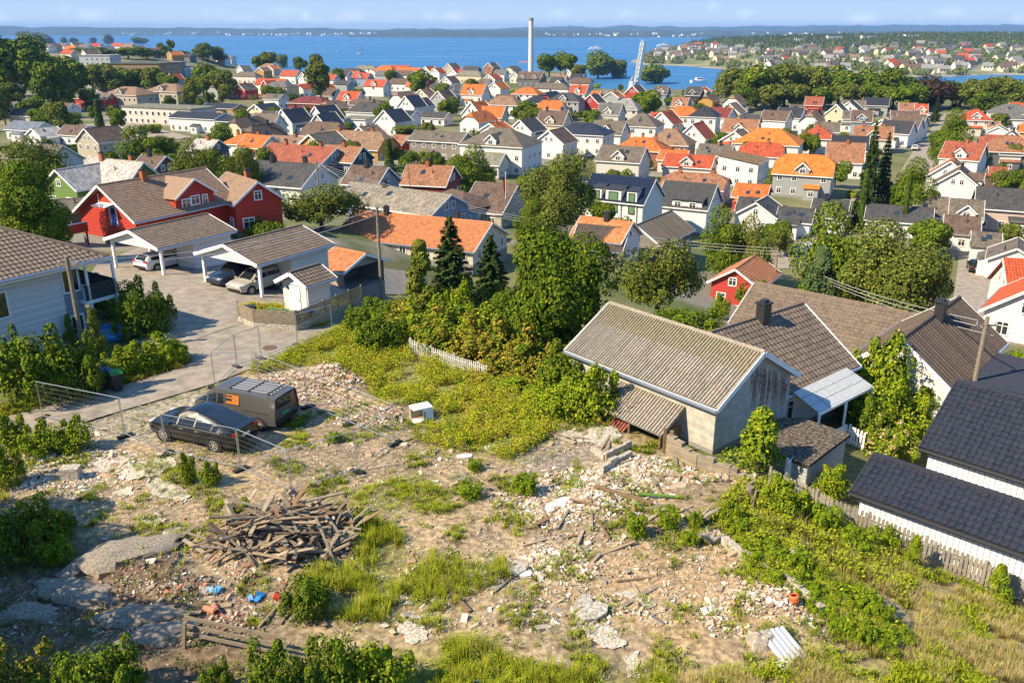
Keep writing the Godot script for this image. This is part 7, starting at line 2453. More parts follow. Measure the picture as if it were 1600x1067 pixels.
# outlines on the ground (x z)
var ZONES := {
	"plot": [-17.22, -17.86, -28.47, -33.83, -23.47, -35.07, -22.69, -36.93, -20.48, -38.15, -16.23, -42.42, -13.77, -46.23, -12.02, -50.25, -10.4, -54.67, -6.31, -49.38, -3.74, -46.43, -1.42, -43.69, 1.98, -40.23, 4.67, -37.64, 7.34, -35.07, 9.19, -32.95, 10.99, -32.33, 13.24, -30.73, 15.41, -29.37, 19, -26.35, 20.31, -24.65, 17.05, -19.66],
	"weeds": [-16.14, -42.16, -13.69, -45.92, -11.96, -49.97, -10.28, -53.99, -6.23, -48.7, -1.4, -43.05, 1.97, -40.07, 3.28, -37.79, 1.19, -35.72, -1.79, -35.72, -3.39, -37.21, -3.88, -39.28, -5.17, -39.28, -6.46, -39.28, -8.32, -42.6, -12.04, -45.22, -14.25, -43.97],
	"weeds2": [-4.77, -35.72, -3.1, -37.43, 0, -37.79, 1.49, -35.72, 0, -33.83, -2.91, -34.75],
	"gravel": [-22.4, -36.38, -20.48, -38.15, -16.23, -42.42, -15.19, -39.28, -17.19, -37.79, -16.14, -35.07, -18.78, -35.07],
	"darksoil": [0, -35.07, 1.82, -36.38, 3.87, -35.72, 4.59, -34.13, 2.76, -32.67, 0.56, -32.95],
	"strip": [-7, -29.54, -6.11, -29.54, -3.84, -27.5, -2.29, -25.88, -0.23, -26.07, 0, -25.12, -2.12, -23.54, -3.32, -22.89, -4.96, -22.73, -6.72, -23.21, -7.19, -25.31, -5.52, -26.07],
	"strip2": [-5.41, -31.83, -4.12, -32.38, -2.12, -31.04, -2.04, -29.54, -4.07, -29.54, -6.19, -30.03, -7.42, -31.04],
	"lowgrass": [-4.51, -20.09, -3.18, -21.67, -0.8, -21.96, 0, -20.81, 1.92, -20.68, 4.05, -20.81, 4.7, -20.09, 4.34, -18.08, -5.21, -18.08],
	"dry": [14.69, -27.75, 18.77, -25.95, 20.1, -24.31, 17.05, -19.66, 3.96, -17.86, 4.92, -20.27, 7.72, -20.81, 10.62, -21.82, 12.82, -22.55, 14.18, -24.51, 12.2, -25.94, 11.49, -27.3, 13.45, -28.49],
	"fencegrass": [7.79, -29.07, 9.28, -31.04, 10.93, -32.15, 13.56, -29.44, 15.65, -28.16, 14.01, -25.14, 12.2, -25.94, 11.11, -27.61, 9.68, -29.58, 8.57, -28.16],
	"hedgerow": [8.65, -29.54, 9.62, -29.33, 11.07, -26.77, 12.52, -24.41, 12.91, -22.74, 10.84, -21.86, 10.23, -23.64, 8.64, -25.68, 8.08, -28.16],
	"slope": [-17.22, -17.86, -23.57, -26.87, -18.85, -26.87, -17.23, -26.47, -15.75, -27.29, -13.04, -26.47, -10.2, -24.22, -7.64, -21.96, -6.11, -20.54, -5.16, -17.86],
	"ochresoil": [3.82, -27.29, 7.16, -27.29, 8.99, -25.31, 9.02, -23.21, 6.37, -21.67, 3.66, -22.26, 2.19, -24.58],
	"verge": [-27.88, -35.07, -25.85, -39.28, -22.52, -42.6, -20.54, -46.43, -29.56, -76.75, -42.45, -119.09, -17.04, -92.17, -11.59, -93.29, -6.23, -48.7, -10.2, -53.56, -13.82, -46.43, -16.29, -42.6, -21.88, -37.79, -25.53, -31.57],
	"lane": [-25.35, -31.3, -23.05, -34.32, -22.03, -36.25, -20.48, -38.15, -16.23, -42.42, -14.03, -45.82, -12.7, -48.06, -11.48, -51.51, -10.42, -62.95, -11.58, -73.78, -11.85, -62.72, -12.36, -52.79, -14.76, -51.55, -16.76, -52.85, -18.16, -53.87, -19.18, -57.23, -16.51, -58.31, -15.77, -60.9, -13.94, -63.44, -14.82, -79.32, -19.89, -86.18, -25.96, -89.15, -37.08, -105.73, -38.26, -89.15, -35.53, -70.66, -32.95, -63.64, -27.68, -57.82, -22.52, -52.82, -21.8, -50.94, -23.36, -49.15, -18.5, -45.92, -18.69, -44.93, -21.44, -41.73, -23.91, -39.28, -28.31, -35.72],
	"avenue": [85.72, -192.42, 112.15, -242.76, 136.05, -286.2, 157.56, -324.58, 174.05, -353.27, 185.18, -369.87, 187.87, -369.87, 171.03, -340.67, 151.58, -304.18, 129.66, -262.8, 115.42, -235.51, 100.34, -205.41, 88.65, -184.55],
	"avenue_cross": [73.42, -184.55, 88.19, -196.58, 96.52, -192.42, 96.97, -184.55, 88.06, -171.73, 77.7, -171.73, 69.14, -173.08],
	"garage_yard": [42.09, -135.44, 52.75, -147.22, 56.76, -139.93, 53.5, -131.2, 42.38, -121.6, 38.14, -121.6],
	"lane_right": [57.3, -105.8, 70.66, -131.2, 79.51, -135.44, 72.52, -121.6, 63.62, -108.65, 39.4, -66.1, 38.34, -66.1],
	"yard_orange": [-14.82, -79.32, -14.14, -91.31, -10.51, -96.81, -9.24, -91.09, -12.3, -78.55],
	"street_mid": [-32.54, -209.07, -15.51, -208.99, -8.51, -208.08, -8.12, -198.09, -15.63, -190.81, -29.13, -186.59],
	"schoolyard": [-151.8, -310.01, -140.7, -321.25, -99.8, -271.73, -105.39, -260.4, -137.95, -289.66],
	"carpark_right": [141.55, -267.18, 154.66, -273.25, 147.49, -253.08, 133.59, -247.82],
}
# rubble fields: x z half_x half_z count size_from size_to palette
var FIELDS := [[-10.68, -41.98, 2.6, 1.6, 1100, 0.06, 0.22, 0], [-12.13, -43.32, 1.6, 1, 260, 0.05, 0.2, 0], [-7, -38.15, 1.7, 1.1, 420, 0.06, 0.2, 0], [-8.55, -40.07, 1, 0.8, 120, 0.06, 0.18, 0], [-19.63, -32.95, 3.6, 1.9, 1500, 0.04, 0.2, 1], [-19.89, -31.57, 2.6, 1.4, 500, 0.04, 0.16, 1], [-16.87, -32.67, 3.2, 2, 700, 0.03, 0.14, 1], [-14.57, -30.03, 3.6, 1.6, 700, 0.03, 0.12, 2], [3.76, -31.57, 3.2, 1.5, 1500, 0.04, 0.2, 1], [2.06, -30.03, 3, 1.4, 1100, 0.04, 0.18, 1], [6.31, -32.38, 2.6, 1.2, 900, 0.05, 0.22, 1], [8.78, -32.38, 1.8, 0.9, 380, 0.05, 0.22, 0], [3.97, -28.61, 3.2, 1.4, 800, 0.03, 0.14, 2], [0, -26.07, 4.2, 2.2, 1300, 0.03, 0.13, 2], [4.55, -25.68, 4.4, 2.4, 1300, 0.03, 0.14, 2], [6.51, -24.22, 3.6, 1.8, 900, 0.03, 0.14, 2], [2.73, -23.21, 2.6, 1.2, 420, 0.04, 0.16, 1], [8.19, -23.21, 2.2, 1.2, 420, 0.05, 0.2, 1], [-2.21, -32.67, 5, 2.6, 1500, 0.02, 0.1, 2], [-6.83, -33.83, 4.6, 2.2, 900, 0.02, 0.09, 2], [-10.82, -33.83, 4.6, 2.4, 900, 0.02, 0.09, 2], [-17.84, -37.07, 4, 2, 700, 0.02, 0.08, 2], [-9.11, -24.22, 3.2, 1.4, 900, 0.04, 0.18, 3], [-8.61, -26.47, 3.4, 1.8, 900, 0.04, 0.16, 3], [-11.23, -25.31, 2.6, 1.6, 600, 0.03, 0.14, 3], [-13.64, -23.21, 4, 2.4, 900, 0.04, 0.16, 3], [-10.49, -23.21, 3.4, 1.6, 700, 0.04, 0.16, 3], [-3.15, -23.21, 2.6, 1.2, 420, 0.03, 0.12, 1], [1.61, -26.07, 1.6, 1.2, 360, 0.05, 0.2, 1], [-0.67, -25.31, 1.2, 1, 240, 0.04, 0.14, 1], [9.3, -28.16, 2, 1.4, 220, 0.03, 0.12, 2], [-4.69, -35.07, 3, 1.2, 350, 0.03, 0.1, 2], [2.09, -35.72, 2.6, 1.2, 300, 0.03, 0.12, 2]]
# bare rock and concrete showing through the dirt (x z outlines)
var PATCHES := [[-18.54, -33.47, -17.93, -33.95, -17.1, -34.07, -17.06, -33.12, -17.95, -32.61], [-16.96, -32.55, -16.48, -33.42, -15.75, -33.71, -14.88, -33.42, -14.54, -32.89, -15.26, -32.11, -16.22, -31.78], [-15.34, -31.35, -14.91, -31.89, -14.05, -31.41, -13.16, -30.78, -13.37, -30.27, -14.57, -30.68], [-16.48, -31.14, -15.92, -31.41, -15.62, -30.88, -16.14, -30.68], [-14.42, -28.83, -13.89, -29.25, -13.48, -28.97, -13.79, -28.38], [-13.34, -28.16, -12.98, -28.51, -12.55, -28.16, -12.65, -27.29, -13.03, -27.42], [-3.34, -23.05, -2.83, -23.21, -2.76, -23.05, -3.22, -22.89], [-3.74, -22.57, -3.31, -22.83, -2.76, -22.42, -2.65, -21.96, -3.18, -21.67, -3.4, -22.11], [-4.4, -22.73, -4.01, -22.76, -4.02, -22.54, -4.31, -22.54], [3.49, -24.4, 4.05, -24.5, 4.53, -24.05, 4.79, -23.61, 4.55, -23.47, 4.08, -23.88], [6.64, -26.47, 7, -26.55, 7, -26.23, 6.66, -26.27], [7.7, -24.05, 8, -24.12, 8.22, -23.71, 7.98, -23.61], [2.17, -37.43, 3.47, -38.15, 4.65, -37.43, 5.14, -35.85, 4.25, -35.07, 2.98, -35.72, 2.27, -36.38], [2.14, -22.42, 2.99, -22.73, 3.56, -21.81, 3.46, -21.52, 2.77, -21.52], [3.41, -21.09, 3.94, -21.38, 3.78, -20.27, 3.41, -20.32], [13.28, -26.82, 14.6, -27.54, 15.12, -26.92, 14.14, -26.5, 13.38, -26.47], [13.4, -25.82, 14.18, -26.33, 14.11, -25.99, 13.54, -25.69], [-2.75, -32.38, -1.94, -32.67, -1.96, -32, -2.57, -31.83]]
var PTS := {
	"fence": [[-23.13, -38.15], [-18.23, -36.18], [-15.32, -33.83], [-11.81, -32.95], [-9.12, -30.93], [-6.71, -32.78], [-5.41, -35.39], [-7.88, -37.43], [-10.39, -39.52], [-13.59, -42.25], [-15.91, -41.98], [-15.6, -44.93], [-14.58, -46.23], [-13.01, -48.53], [-11.38, -51.03]],
	"white_picket": [[-6.1, -47.5], [-4.43, -45.82], [-2.88, -44.44], [-1.33, -43.14]],
	"grey_picket": [[10.72, -31.6], [12.92, -29.86], [15.37, -28.99], [17.62, -27.95], [19.51, -26.4], [20.87, -24.81]],
	"white_fence": [[11.87, -32.66], [14.73, -36.55], [16.98, -39.28], [17.77, -38.55]],
	"boards": [[-20.94, -34.13], [-18.81, -32.22], [2.68, -23.15], [2.39, -23.71], [2.07, -30.12], [1.49, -29.78], [-2.15, -34.2], [0.18, -25.49], [0.49, -25.31], [8.35, -21.52], [8.16, -20.68], [9.38, -23.49], [9.64, -30.41], [7.26, -28.7], [7.4, -27.29], [5.03, -30.03], [8.1, -31.73], [-4.57, -38.15], [-8.6, -23.95], [-7.81, -23.95], [-7.09, -23.47], [10.29, -26.59], [-4.84, -35.85], [-1.03, -35.07], [15.01, -25.25], [16.26, -30.68], [6.94, -31.3], [-0.8, -21.96], [-5.81, -25.12], [-7.7, -21.81], [-10.25, -21.96], [-6.64, -21.96], [-8.66, -48.07]],
	"rocks": [[-14.03, -26.07], [-14.76, -24.22], [-12.21, -23.05], [-15.95, -23.21], [-11.18, -22.26], [-2.98, -35.72], [7.8, -21.81]],
	"wall": [[7, -34.32], [8.08, -32.95], [9.27, -32.11], [10.37, -31.62]],
	"low": [[7.87, -27.29], [8.86, -25.68], [9.61, -24.43], [10.2, -23.24]],
	"pit": [[3.64, -34.75], [4.12, -33.71], [5.39, -34.75]],
	"pit2": [[3.84, -32.38], [5.25, -33.71]],
	"poles": [[-26.07, -46.43], [-10.91, -68.32], [-28.23, -124.4], [26.2, -44.55], [33.71, -105.51], [-16.86, -151.81]],
	"left_trees": [[-18.1, -21.96]],
}

# ==================================================================== the demolition plot
func chip_mesh(sd: int) -> ArrayMesh:
	var r := RandomNumberGenerator.new()
	r.seed = sd
	var m := MB.new()
	var p := []
	for k in 8:
		p.append(Vector3((0.5 if k & 1 else -0.5) * r.randf_range(0.55, 1.1), (0.5 if k & 2 else -0.5) * r.randf_range(0.5, 1.0) * 0.6, (0.5 if k & 4 else -0.5) * r.randf_range(0.55, 1.1) * 0.7))
	for f in [[4, 5, 7, 6], [1, 0, 2, 3], [5, 1, 3, 7], [0, 4, 6, 2], [6, 7, 3, 2], [0, 1, 5, 4]]:
		m.quad(p[f[0]], p[f[1]], p[f[2]], p[f[3]])
	m.colored = true
	return m.mesh()

func boulder(sd: int, size: Vector3) -> ArrayMesh:
	var nz := FastNoiseLite.new()
	nz.seed = sd
	nz.frequency = 0.9
	nz.fractal_octaves = 4
	var m := MB.new()
	var rows := []
	for a in 13:
		var row := []
		for b in 22:
			var th := PI * a / 12.0
			var ph := TAU * b / 22.0
			var d := Vector3(sin(th) * cos(ph), cos(th), sin(th) * sin(ph))
			var q := 1.0 + 0.42 * nz.get_noise_3dv(d * 1.3)
			row.append(d * q * size * Vector3(1, 1.25, 1))
		rows.append(row)
	for a in 12:
		for b in 22:
			m.quad(rows[a + 1][b], rows[a][b], rows[a][(b + 1) % 22], rows[a + 1][(b + 1) % 22])
	m.smooth(0.8)
	return m.mesh()

func plank_mesh(l: float, w: float, t: float, sd: int) -> ArrayMesh:
	# a board with broken, uneven ends
	var r := RandomNumberGenerator.new()
	r.seed = sd
	var m := MB.new()
	var e := [r.randf_range(-.04, .04), r.randf_range(-.04, .04), r.randf_range(-.04, .04), r.randf_range(-.04, .04)]
	var bow := r.randf_range(-0.02, 0.02) * l
	var A := [Vector3(-l / 2 + e[0], 0, w / 2), Vector3(-l / 2 + e[1], 0, -w / 2)]
	var B := [Vector3(l / 2 + e[2], 0, w / 2), Vector3(l / 2 + e[3], 0, -w / 2)]
	var C := [Vector3(0, bow, w / 2), Vector3(0, bow, -w / 2)]
	var u := Vector3(0, t, 0)
	for q in [[A, C], [C, B]]:
		m.quad(q[0][0] + u, q[1][0] + u, q[1][1] + u, q[0][1] + u)
		m.quad(q[0][1], q[1][1], q[1][0], q[0][0])
		m.quad(q[0][0], q[1][0], q[1][0] + u, q[0][0] + u)
		m.quad(q[1][1], q[0][1], q[0][1] + u, q[1][1] + u)
	m.quad(A[1], A[0], A[0] + u, A[1] + u)
	m.quad(B[0], B[1], B[1] + u, B[0] + u)
	return m.mesh()

func P2(k: String, n: int) -> Vector2:
	return Vector2(PTS[k][n][0], PTS[k][n][1])

func build_plot() -> void:
	var r := RandomNumberGenerator.new()
	r.seed = 17
	# ---- rubble too small to count
	var pal := [
		[Color(.46, .24, .15), Color(.50, .30, .19), Color(.58, .50, .40), Color(.60, .54, .45), Color(.42, .35, .27), Color(.54, .46, .35)],
		[Color(.66, .62, .55), Color(.60, .54, .45), Color(.52, .42, .31), Color(.70, .67, .62), Color(.48, .30, .19), Color(.42, .36, .29), Color(.50, .40, .28), Color(.54, .45, .33), Color(.50, .42, .31)],
		[Color(.48, .38, .27), Color(.40, .31, .21), Color(.62, .56, .48), Color(.36, .30, .23), Color(.46, .29, .18), Color(.52, .43, .31), Color(.46, .36, .24)],
		[Color(.36, .28, .20), Color(.48, .40, .30), Color(.26, .19, .13), Color(.58, .52, .44), Color(.40, .17, .10), Color(.20, .15, .11)]]
	var chips := [[], [], []]
	for f in FIELDS:
		var nf := int(f[4] * 1.5)
		for k in nf:
			var a := r.randf() * TAU
			var q := sqrt(r.randf()) * (1.0 + r.randfn(0, 0.12))
			var x: float = f[0] + cos(a) * q * f[2]
			var z: float = f[1] + sin(a) * q * f[3]
			if in_zone("lane", x, z):
				continue
			var s: float = lerpf(f[5], f[6], pow(r.randf(), 3.2)) * 0.85
			var pl: Array = pal[int(f[7])]
			var c: Color = pl[r.randi() % pl.size()] * r.randf_range(0.8, 1.1)
			var lift := 0.3 * s + (r.randf() * 0.16 if f[7] == 0 else 0.0)
			chips[r.randi() % 3].append([Transform3D(Basis.from_euler(Vector3(r.randf_range(-0.6, 0.6), r.randf() * TAU, r.randf_range(-0.6, 0.6))).scaled_local(Vector3(s * r.randf_range(0.8, 1.9), s * r.randf_range(0.5, 1.0), s)), pp(x, z, lift * 0.6)), c])
	# larger lumps among the rubble
	for k in 620:
		var f: Array = FIELDS[r.randi() % FIELDS.size()]
		var a := r.randf() * TAU
		var q := sqrt(r.randf())
		var x: float = f[0] + cos(a) * q * f[2]
		var z: float = f[1] + sin(a) * q * f[3]
		if in_zone("lane", x, z):
			continue
		var s := r.randf_range(0.14, 0.34)
		var pl: Array = pal[int(f[7])]
		chips[r.randi() % 3].append([Transform3D(Basis.from_euler(Vector3(r.randf_range(-.5, .5), r.randf() * TAU, r.randf_range(-.5, .5))).scaled_local(Vector3(s * r.randf_range(.8, 1.6), s * r.randf_range(.4, .8), s)), pp(x, z, s * .05)), pl[r.randi() % pl.size()] * r.randf_range(.75, 1.0)])
	# thin scatter of crumbs and splinters over all bare dirt
	for k in 15000:
		var x := r.randf_range(-24, 15)
		var z := r.randf_range(-46, -18)
		if not in_zone("plot", x, z) or in_zone("weeds", x, z) or in_zone("dry", x, z):
			continue
		var s := 0.02 + 0.07 * pow(r.randf(), 3.0)
		var pl: Array = pal[2 if r.randf() < 0.7 else 1]
		chips[r.randi() % 3].append([Transform3D(Basis.from_euler(Vector3(r.randf_range(-0.4, 0.4), r.randf() * TAU, r.randf_range(-0.4, 0.4))).scaled_local(Vector3(s * r.randf_range(0.8, 3.0), s * 0.6, s)), pp(x, z, s * 0.15)), pl[r.randi() % pl.size()] * r.randf_range(0.65, 1.05)])
	var rub := vcol(0.95)
	for q in 3:
		var mm := MultiMesh.new()
		mm.transform_format = MultiMesh.TRANSFORM_3D
		mm.use_colors = true
		mm.mesh = chip_mesh(q + 3)
		mm.instance_count = chips[q].size()
		for k in chips[q].size():
			mm.set_instance_transform(k, chips[q][k][0])
			mm.set_instance_color(k, chips[q][k][1])
		var o := MultiMeshInstance3D.new()
		o.name = ["rubble", "brick_debris", "stone_chips"][q]
		o.multimesh = mm
		o.material_override = rub
		add_child(o)
		tag(o, ["loose plaster and brick rubble strewn over the plot", "broken brick and mortar debris strewn over the plot", "small stone chips strewn over the bare dirt"][q], "rubble", "", "stuff")
	# ---- bare rock and old floor slabs at ground level
	for k in PATCHES.size():
		var a: Array = PATCHES[k]
		var poly := PackedVector2Array()
		for j in range(0, a.size(), 2):
			var p := Vector2(a[j], a[j + 1])
			var p2 := Vector2(a[(j + 2) % a.size()], a[(j + 3) % a.size()])
			for t in 5:
				poly.append(p.lerp(p2, t / 5.0) + Vector2(r.randf_range(-0.09, 0.09), r.randf_range(-0.09, 0.09)) * (0.4 if t == 0 else 1.0))
		var flat: bool = k == 12
		var o := structure("concrete_floor" if flat or k >= 13 and k <= 14 else "bare_rock", draped(poly, 0.4, 0.045, plot_h), M.concrete if flat else mat(.66, .58, .46, 0.95, "dirt", 0.4) if k < 15 else M.greyrock)
	# ---- rocks
	var rs := [[Vector3(1.9, 0.34, 1.0), "broad grey rock outcrop ending in a steep edge", 0.5], [Vector3(1.7, 0.3, 0.75), "long pale rock hump on the shaded slope", -0.3], [Vector3(1.5, 0.25, 0.5), "low rock ledge above the broken fence panel", 0.2], [Vector3(1.0, 0.25, 0.6), "rock hump half buried in the slope", 0.0], [Vector3(1.3, 0.2, 0.6), "flat rock ledge at the foot of the slope", 0.4], [Vector3(0.28, 0.2, 0.22), "pale boulder beside the dumped appliance", 0.0], [Vector3(0.5, 0.38, 0.4), "grey boulder next to the corrugated sheet", 0.0]]
	for k in rs.size():
		var p := P2("rocks", k)
		var o := part(self, "rock", boulder(k + 5, rs[k][0]), M.greyrock if k < 5 else M.rock, Transform3D(Basis(Vector3.UP, rs[k][2]), pp(p.x, p.y, -0.02)))
		tag(o, rs[k][1], "rock")
	timber(r)
	fragments(r)
	walls_left(r)
	mesh_fences()
	picket_fences()

func timber(r: RandomNumberGenerator) -> void:
	var woods := ["oldwood", "weathered", "brownwood", "palewood", "darkwood", "oldwood", "weathered"]
	var wn := {"oldwood": "tan brown", "weathered": "grey weathered", "brownwood": "rusty brown", "palewood": "pale splintered", "darkwood": "dark rotten"}
	var cache_p := []
	for k in 14:
		cache_p.append(plank_mesh(lerpf(0.6, 2.9, k / 13.0), [0.09, 0.14, 0.11, 0.17][k % 4], [0.04, 0.035, 0.07, 0.03][k % 4], k))
	for k in 230:
		var a := r.randf() * TAU
		var q := pow(r.randf(), 0.65)
		var x := -8.5 + cos(a) * q * 2.6
		var z := -27.4 + sin(a) * q * 1.75
		var layer := r.randf() * (1.0 - q * 0.75) * 1.0
		var w: String = woods[r.randi() % woods.size()]
		var yaw := r.randf() * TAU if r.randf() < 0.75 else r.randf_range(-0.5, 0.5)
		var pitch := r.randf_range(-0.5, 0.5) * (0.5 + q)
		var o := part(self, "plank", cache_p[r.randi() % 14], M[w], Transform3D(Basis.from_euler(Vector3(r.randf_range(-0.3, 0.3), yaw, pitch)), pp(x, z, 0.07 + layer)))
		tag(o, "%s plank in the heap of demolition timber" % wn[w], "plank", "planks of the timber heap")
	# loose boards lying about
	for k in 70:
		var c: Array = [[3.6, -31.0, 3.4, 1.4], [6.6, -32.2, 2.2, 1.0], [-10.9, -26.6, 2.0, 1.6], [-8.6, -24.2, 2.6, 1.2], [0.6, -25.8, 4.0, 1.8], [2.6, -35.6, 2.4, 1.0], [4.2, -28.6, 3.0, 1.2]][r.randi() % 7]
		var x: float = c[0] + r.randf_range(-1, 1) * c[2]
		var z: float = c[1] + r.randf_range(-1, 1) * c[3]
		var w: String = woods[r.randi() % woods.size()]
		var o := part(self, "loose_board", cache_p[r.randi() % 9], M[w], Transform3D(Basis.from_euler(Vector3(r.randf_range(-0.12, 0.12), r.randf() * TAU, r.randf_range(-0.12, 0.12))), pp(x, z, 0.05)))
		tag(o, "%s board lying loose on the rubble" % wn[w], "board", "loose boards on the plot")
	# the pieces that stand out
	var big := [
		[Vector3(-9.6, 0.95, -27.9), Vector3(-6.5, 1.15, -29.1), 0.16, 0.05, "weathered", "long narrow beam laid across the top of the timber heap"],
		[Vector3(-6.5, 0.95, -29.2), Vector3(-5.7, 0.12, -26.8), 0.09, 0.07, "weathered", "grey pole leaning down the grass side of the timber heap"],
		[Vector3(-12.1, 0.25, -27.0), Vector3(-10.4, 0.1, -25.9), 0.14, 0.05, "palewood", "pale raw board sticking out beside the timber heap"],
		[Vector3(-8.7, 0.65, -28.7), Vector3(-6.4, 0.62, -28.2), 0.24, 0.05, "brownwood", "wide brown board on the back of the timber heap"],
		[Vector3(-9.4, 0.3, -29.6), Vector3(-7.2, 0.3, -29.5), 0.26, 0.2, "weathered", "thick squared beam behind the timber heap"],
		[Vector3(-6.9, 0.25, -27.4), Vector3(-6.1, 0.2, -27.0), 0.1, 0.05, "trim", "white painted board at the edge of the timber heap"],
		[Vector3(-5.6, 0.12, -26.0), Vector3(-5.0, 0.1, -25.2), 0.12, 0.05, "palewood", "yellowish board lying at the grass edge"],
		[Vector3(3.4, 0.1, -31.0), Vector3(5.6, 0.12, -29.9), 0.2, 0.2, "brownwood", "fallen brown log beam on the rubble"],
		[Vector3(5.2, 0.15, -30.6), Vector3(6.9, 0.18, -30.4), 0.1, 0.07, "greenpaint", "green painted post lying on the rubble"],
		[Vector3(-0.9, 0.05, -35.3), Vector3(0.0, 0.05, -34.6), 0.16, 0.05, "palewood", "pale board by the dark soil"],
		[Vector3(2.0, 0.06, -36.3), Vector3(2.9, 0.08, -35.4), 0.18, 0.06, "palewood", "pale board lying on the old floor slab"],
		[Vector3(0.4, 0.05, -27.1), Vector3(1.3, 0.08, -27.5), 0.07, 0.06, "palewood", "thin batten laid at an angle on the dirt"],
		[Vector3(1.35, 0.05, -27.6), Vector3(1.9, 0.05, -26.8), 0.06, 0.06, "palewood", "thin batten meeting another batten"],
		[Vector3(8.7, 0.1, -30.2), Vector3(10.0, 0.55, -31.0), 0.08, 0.08, "weathered", "bare branch leaning against the fence corner"],
		[Vector3(9.4, 0.1, -29.2), Vector3(9.9, 0.5, -30.4), 0.07, 0.07, "weathered", "grey branch crossing the leaning branch"]]
	M.greenpaint = mat(.12, .24, .03, 0.6)
	for e in big:
		var m := MB.new()
		var up := Vector3.UP
		var a: Vector3 = e[0]
		var b: Vector3 = e[1]
		a.y += plot_h(a.x, a.z) if plot_h(a.x, a.z) < 0.3 else 0.0
		m.bar(Vector3.ZERO, b - a, e[2], e[3])
		tag(part(self, "beam", m.mesh(), M[e[4]], tf(a)), e[5], "beam")

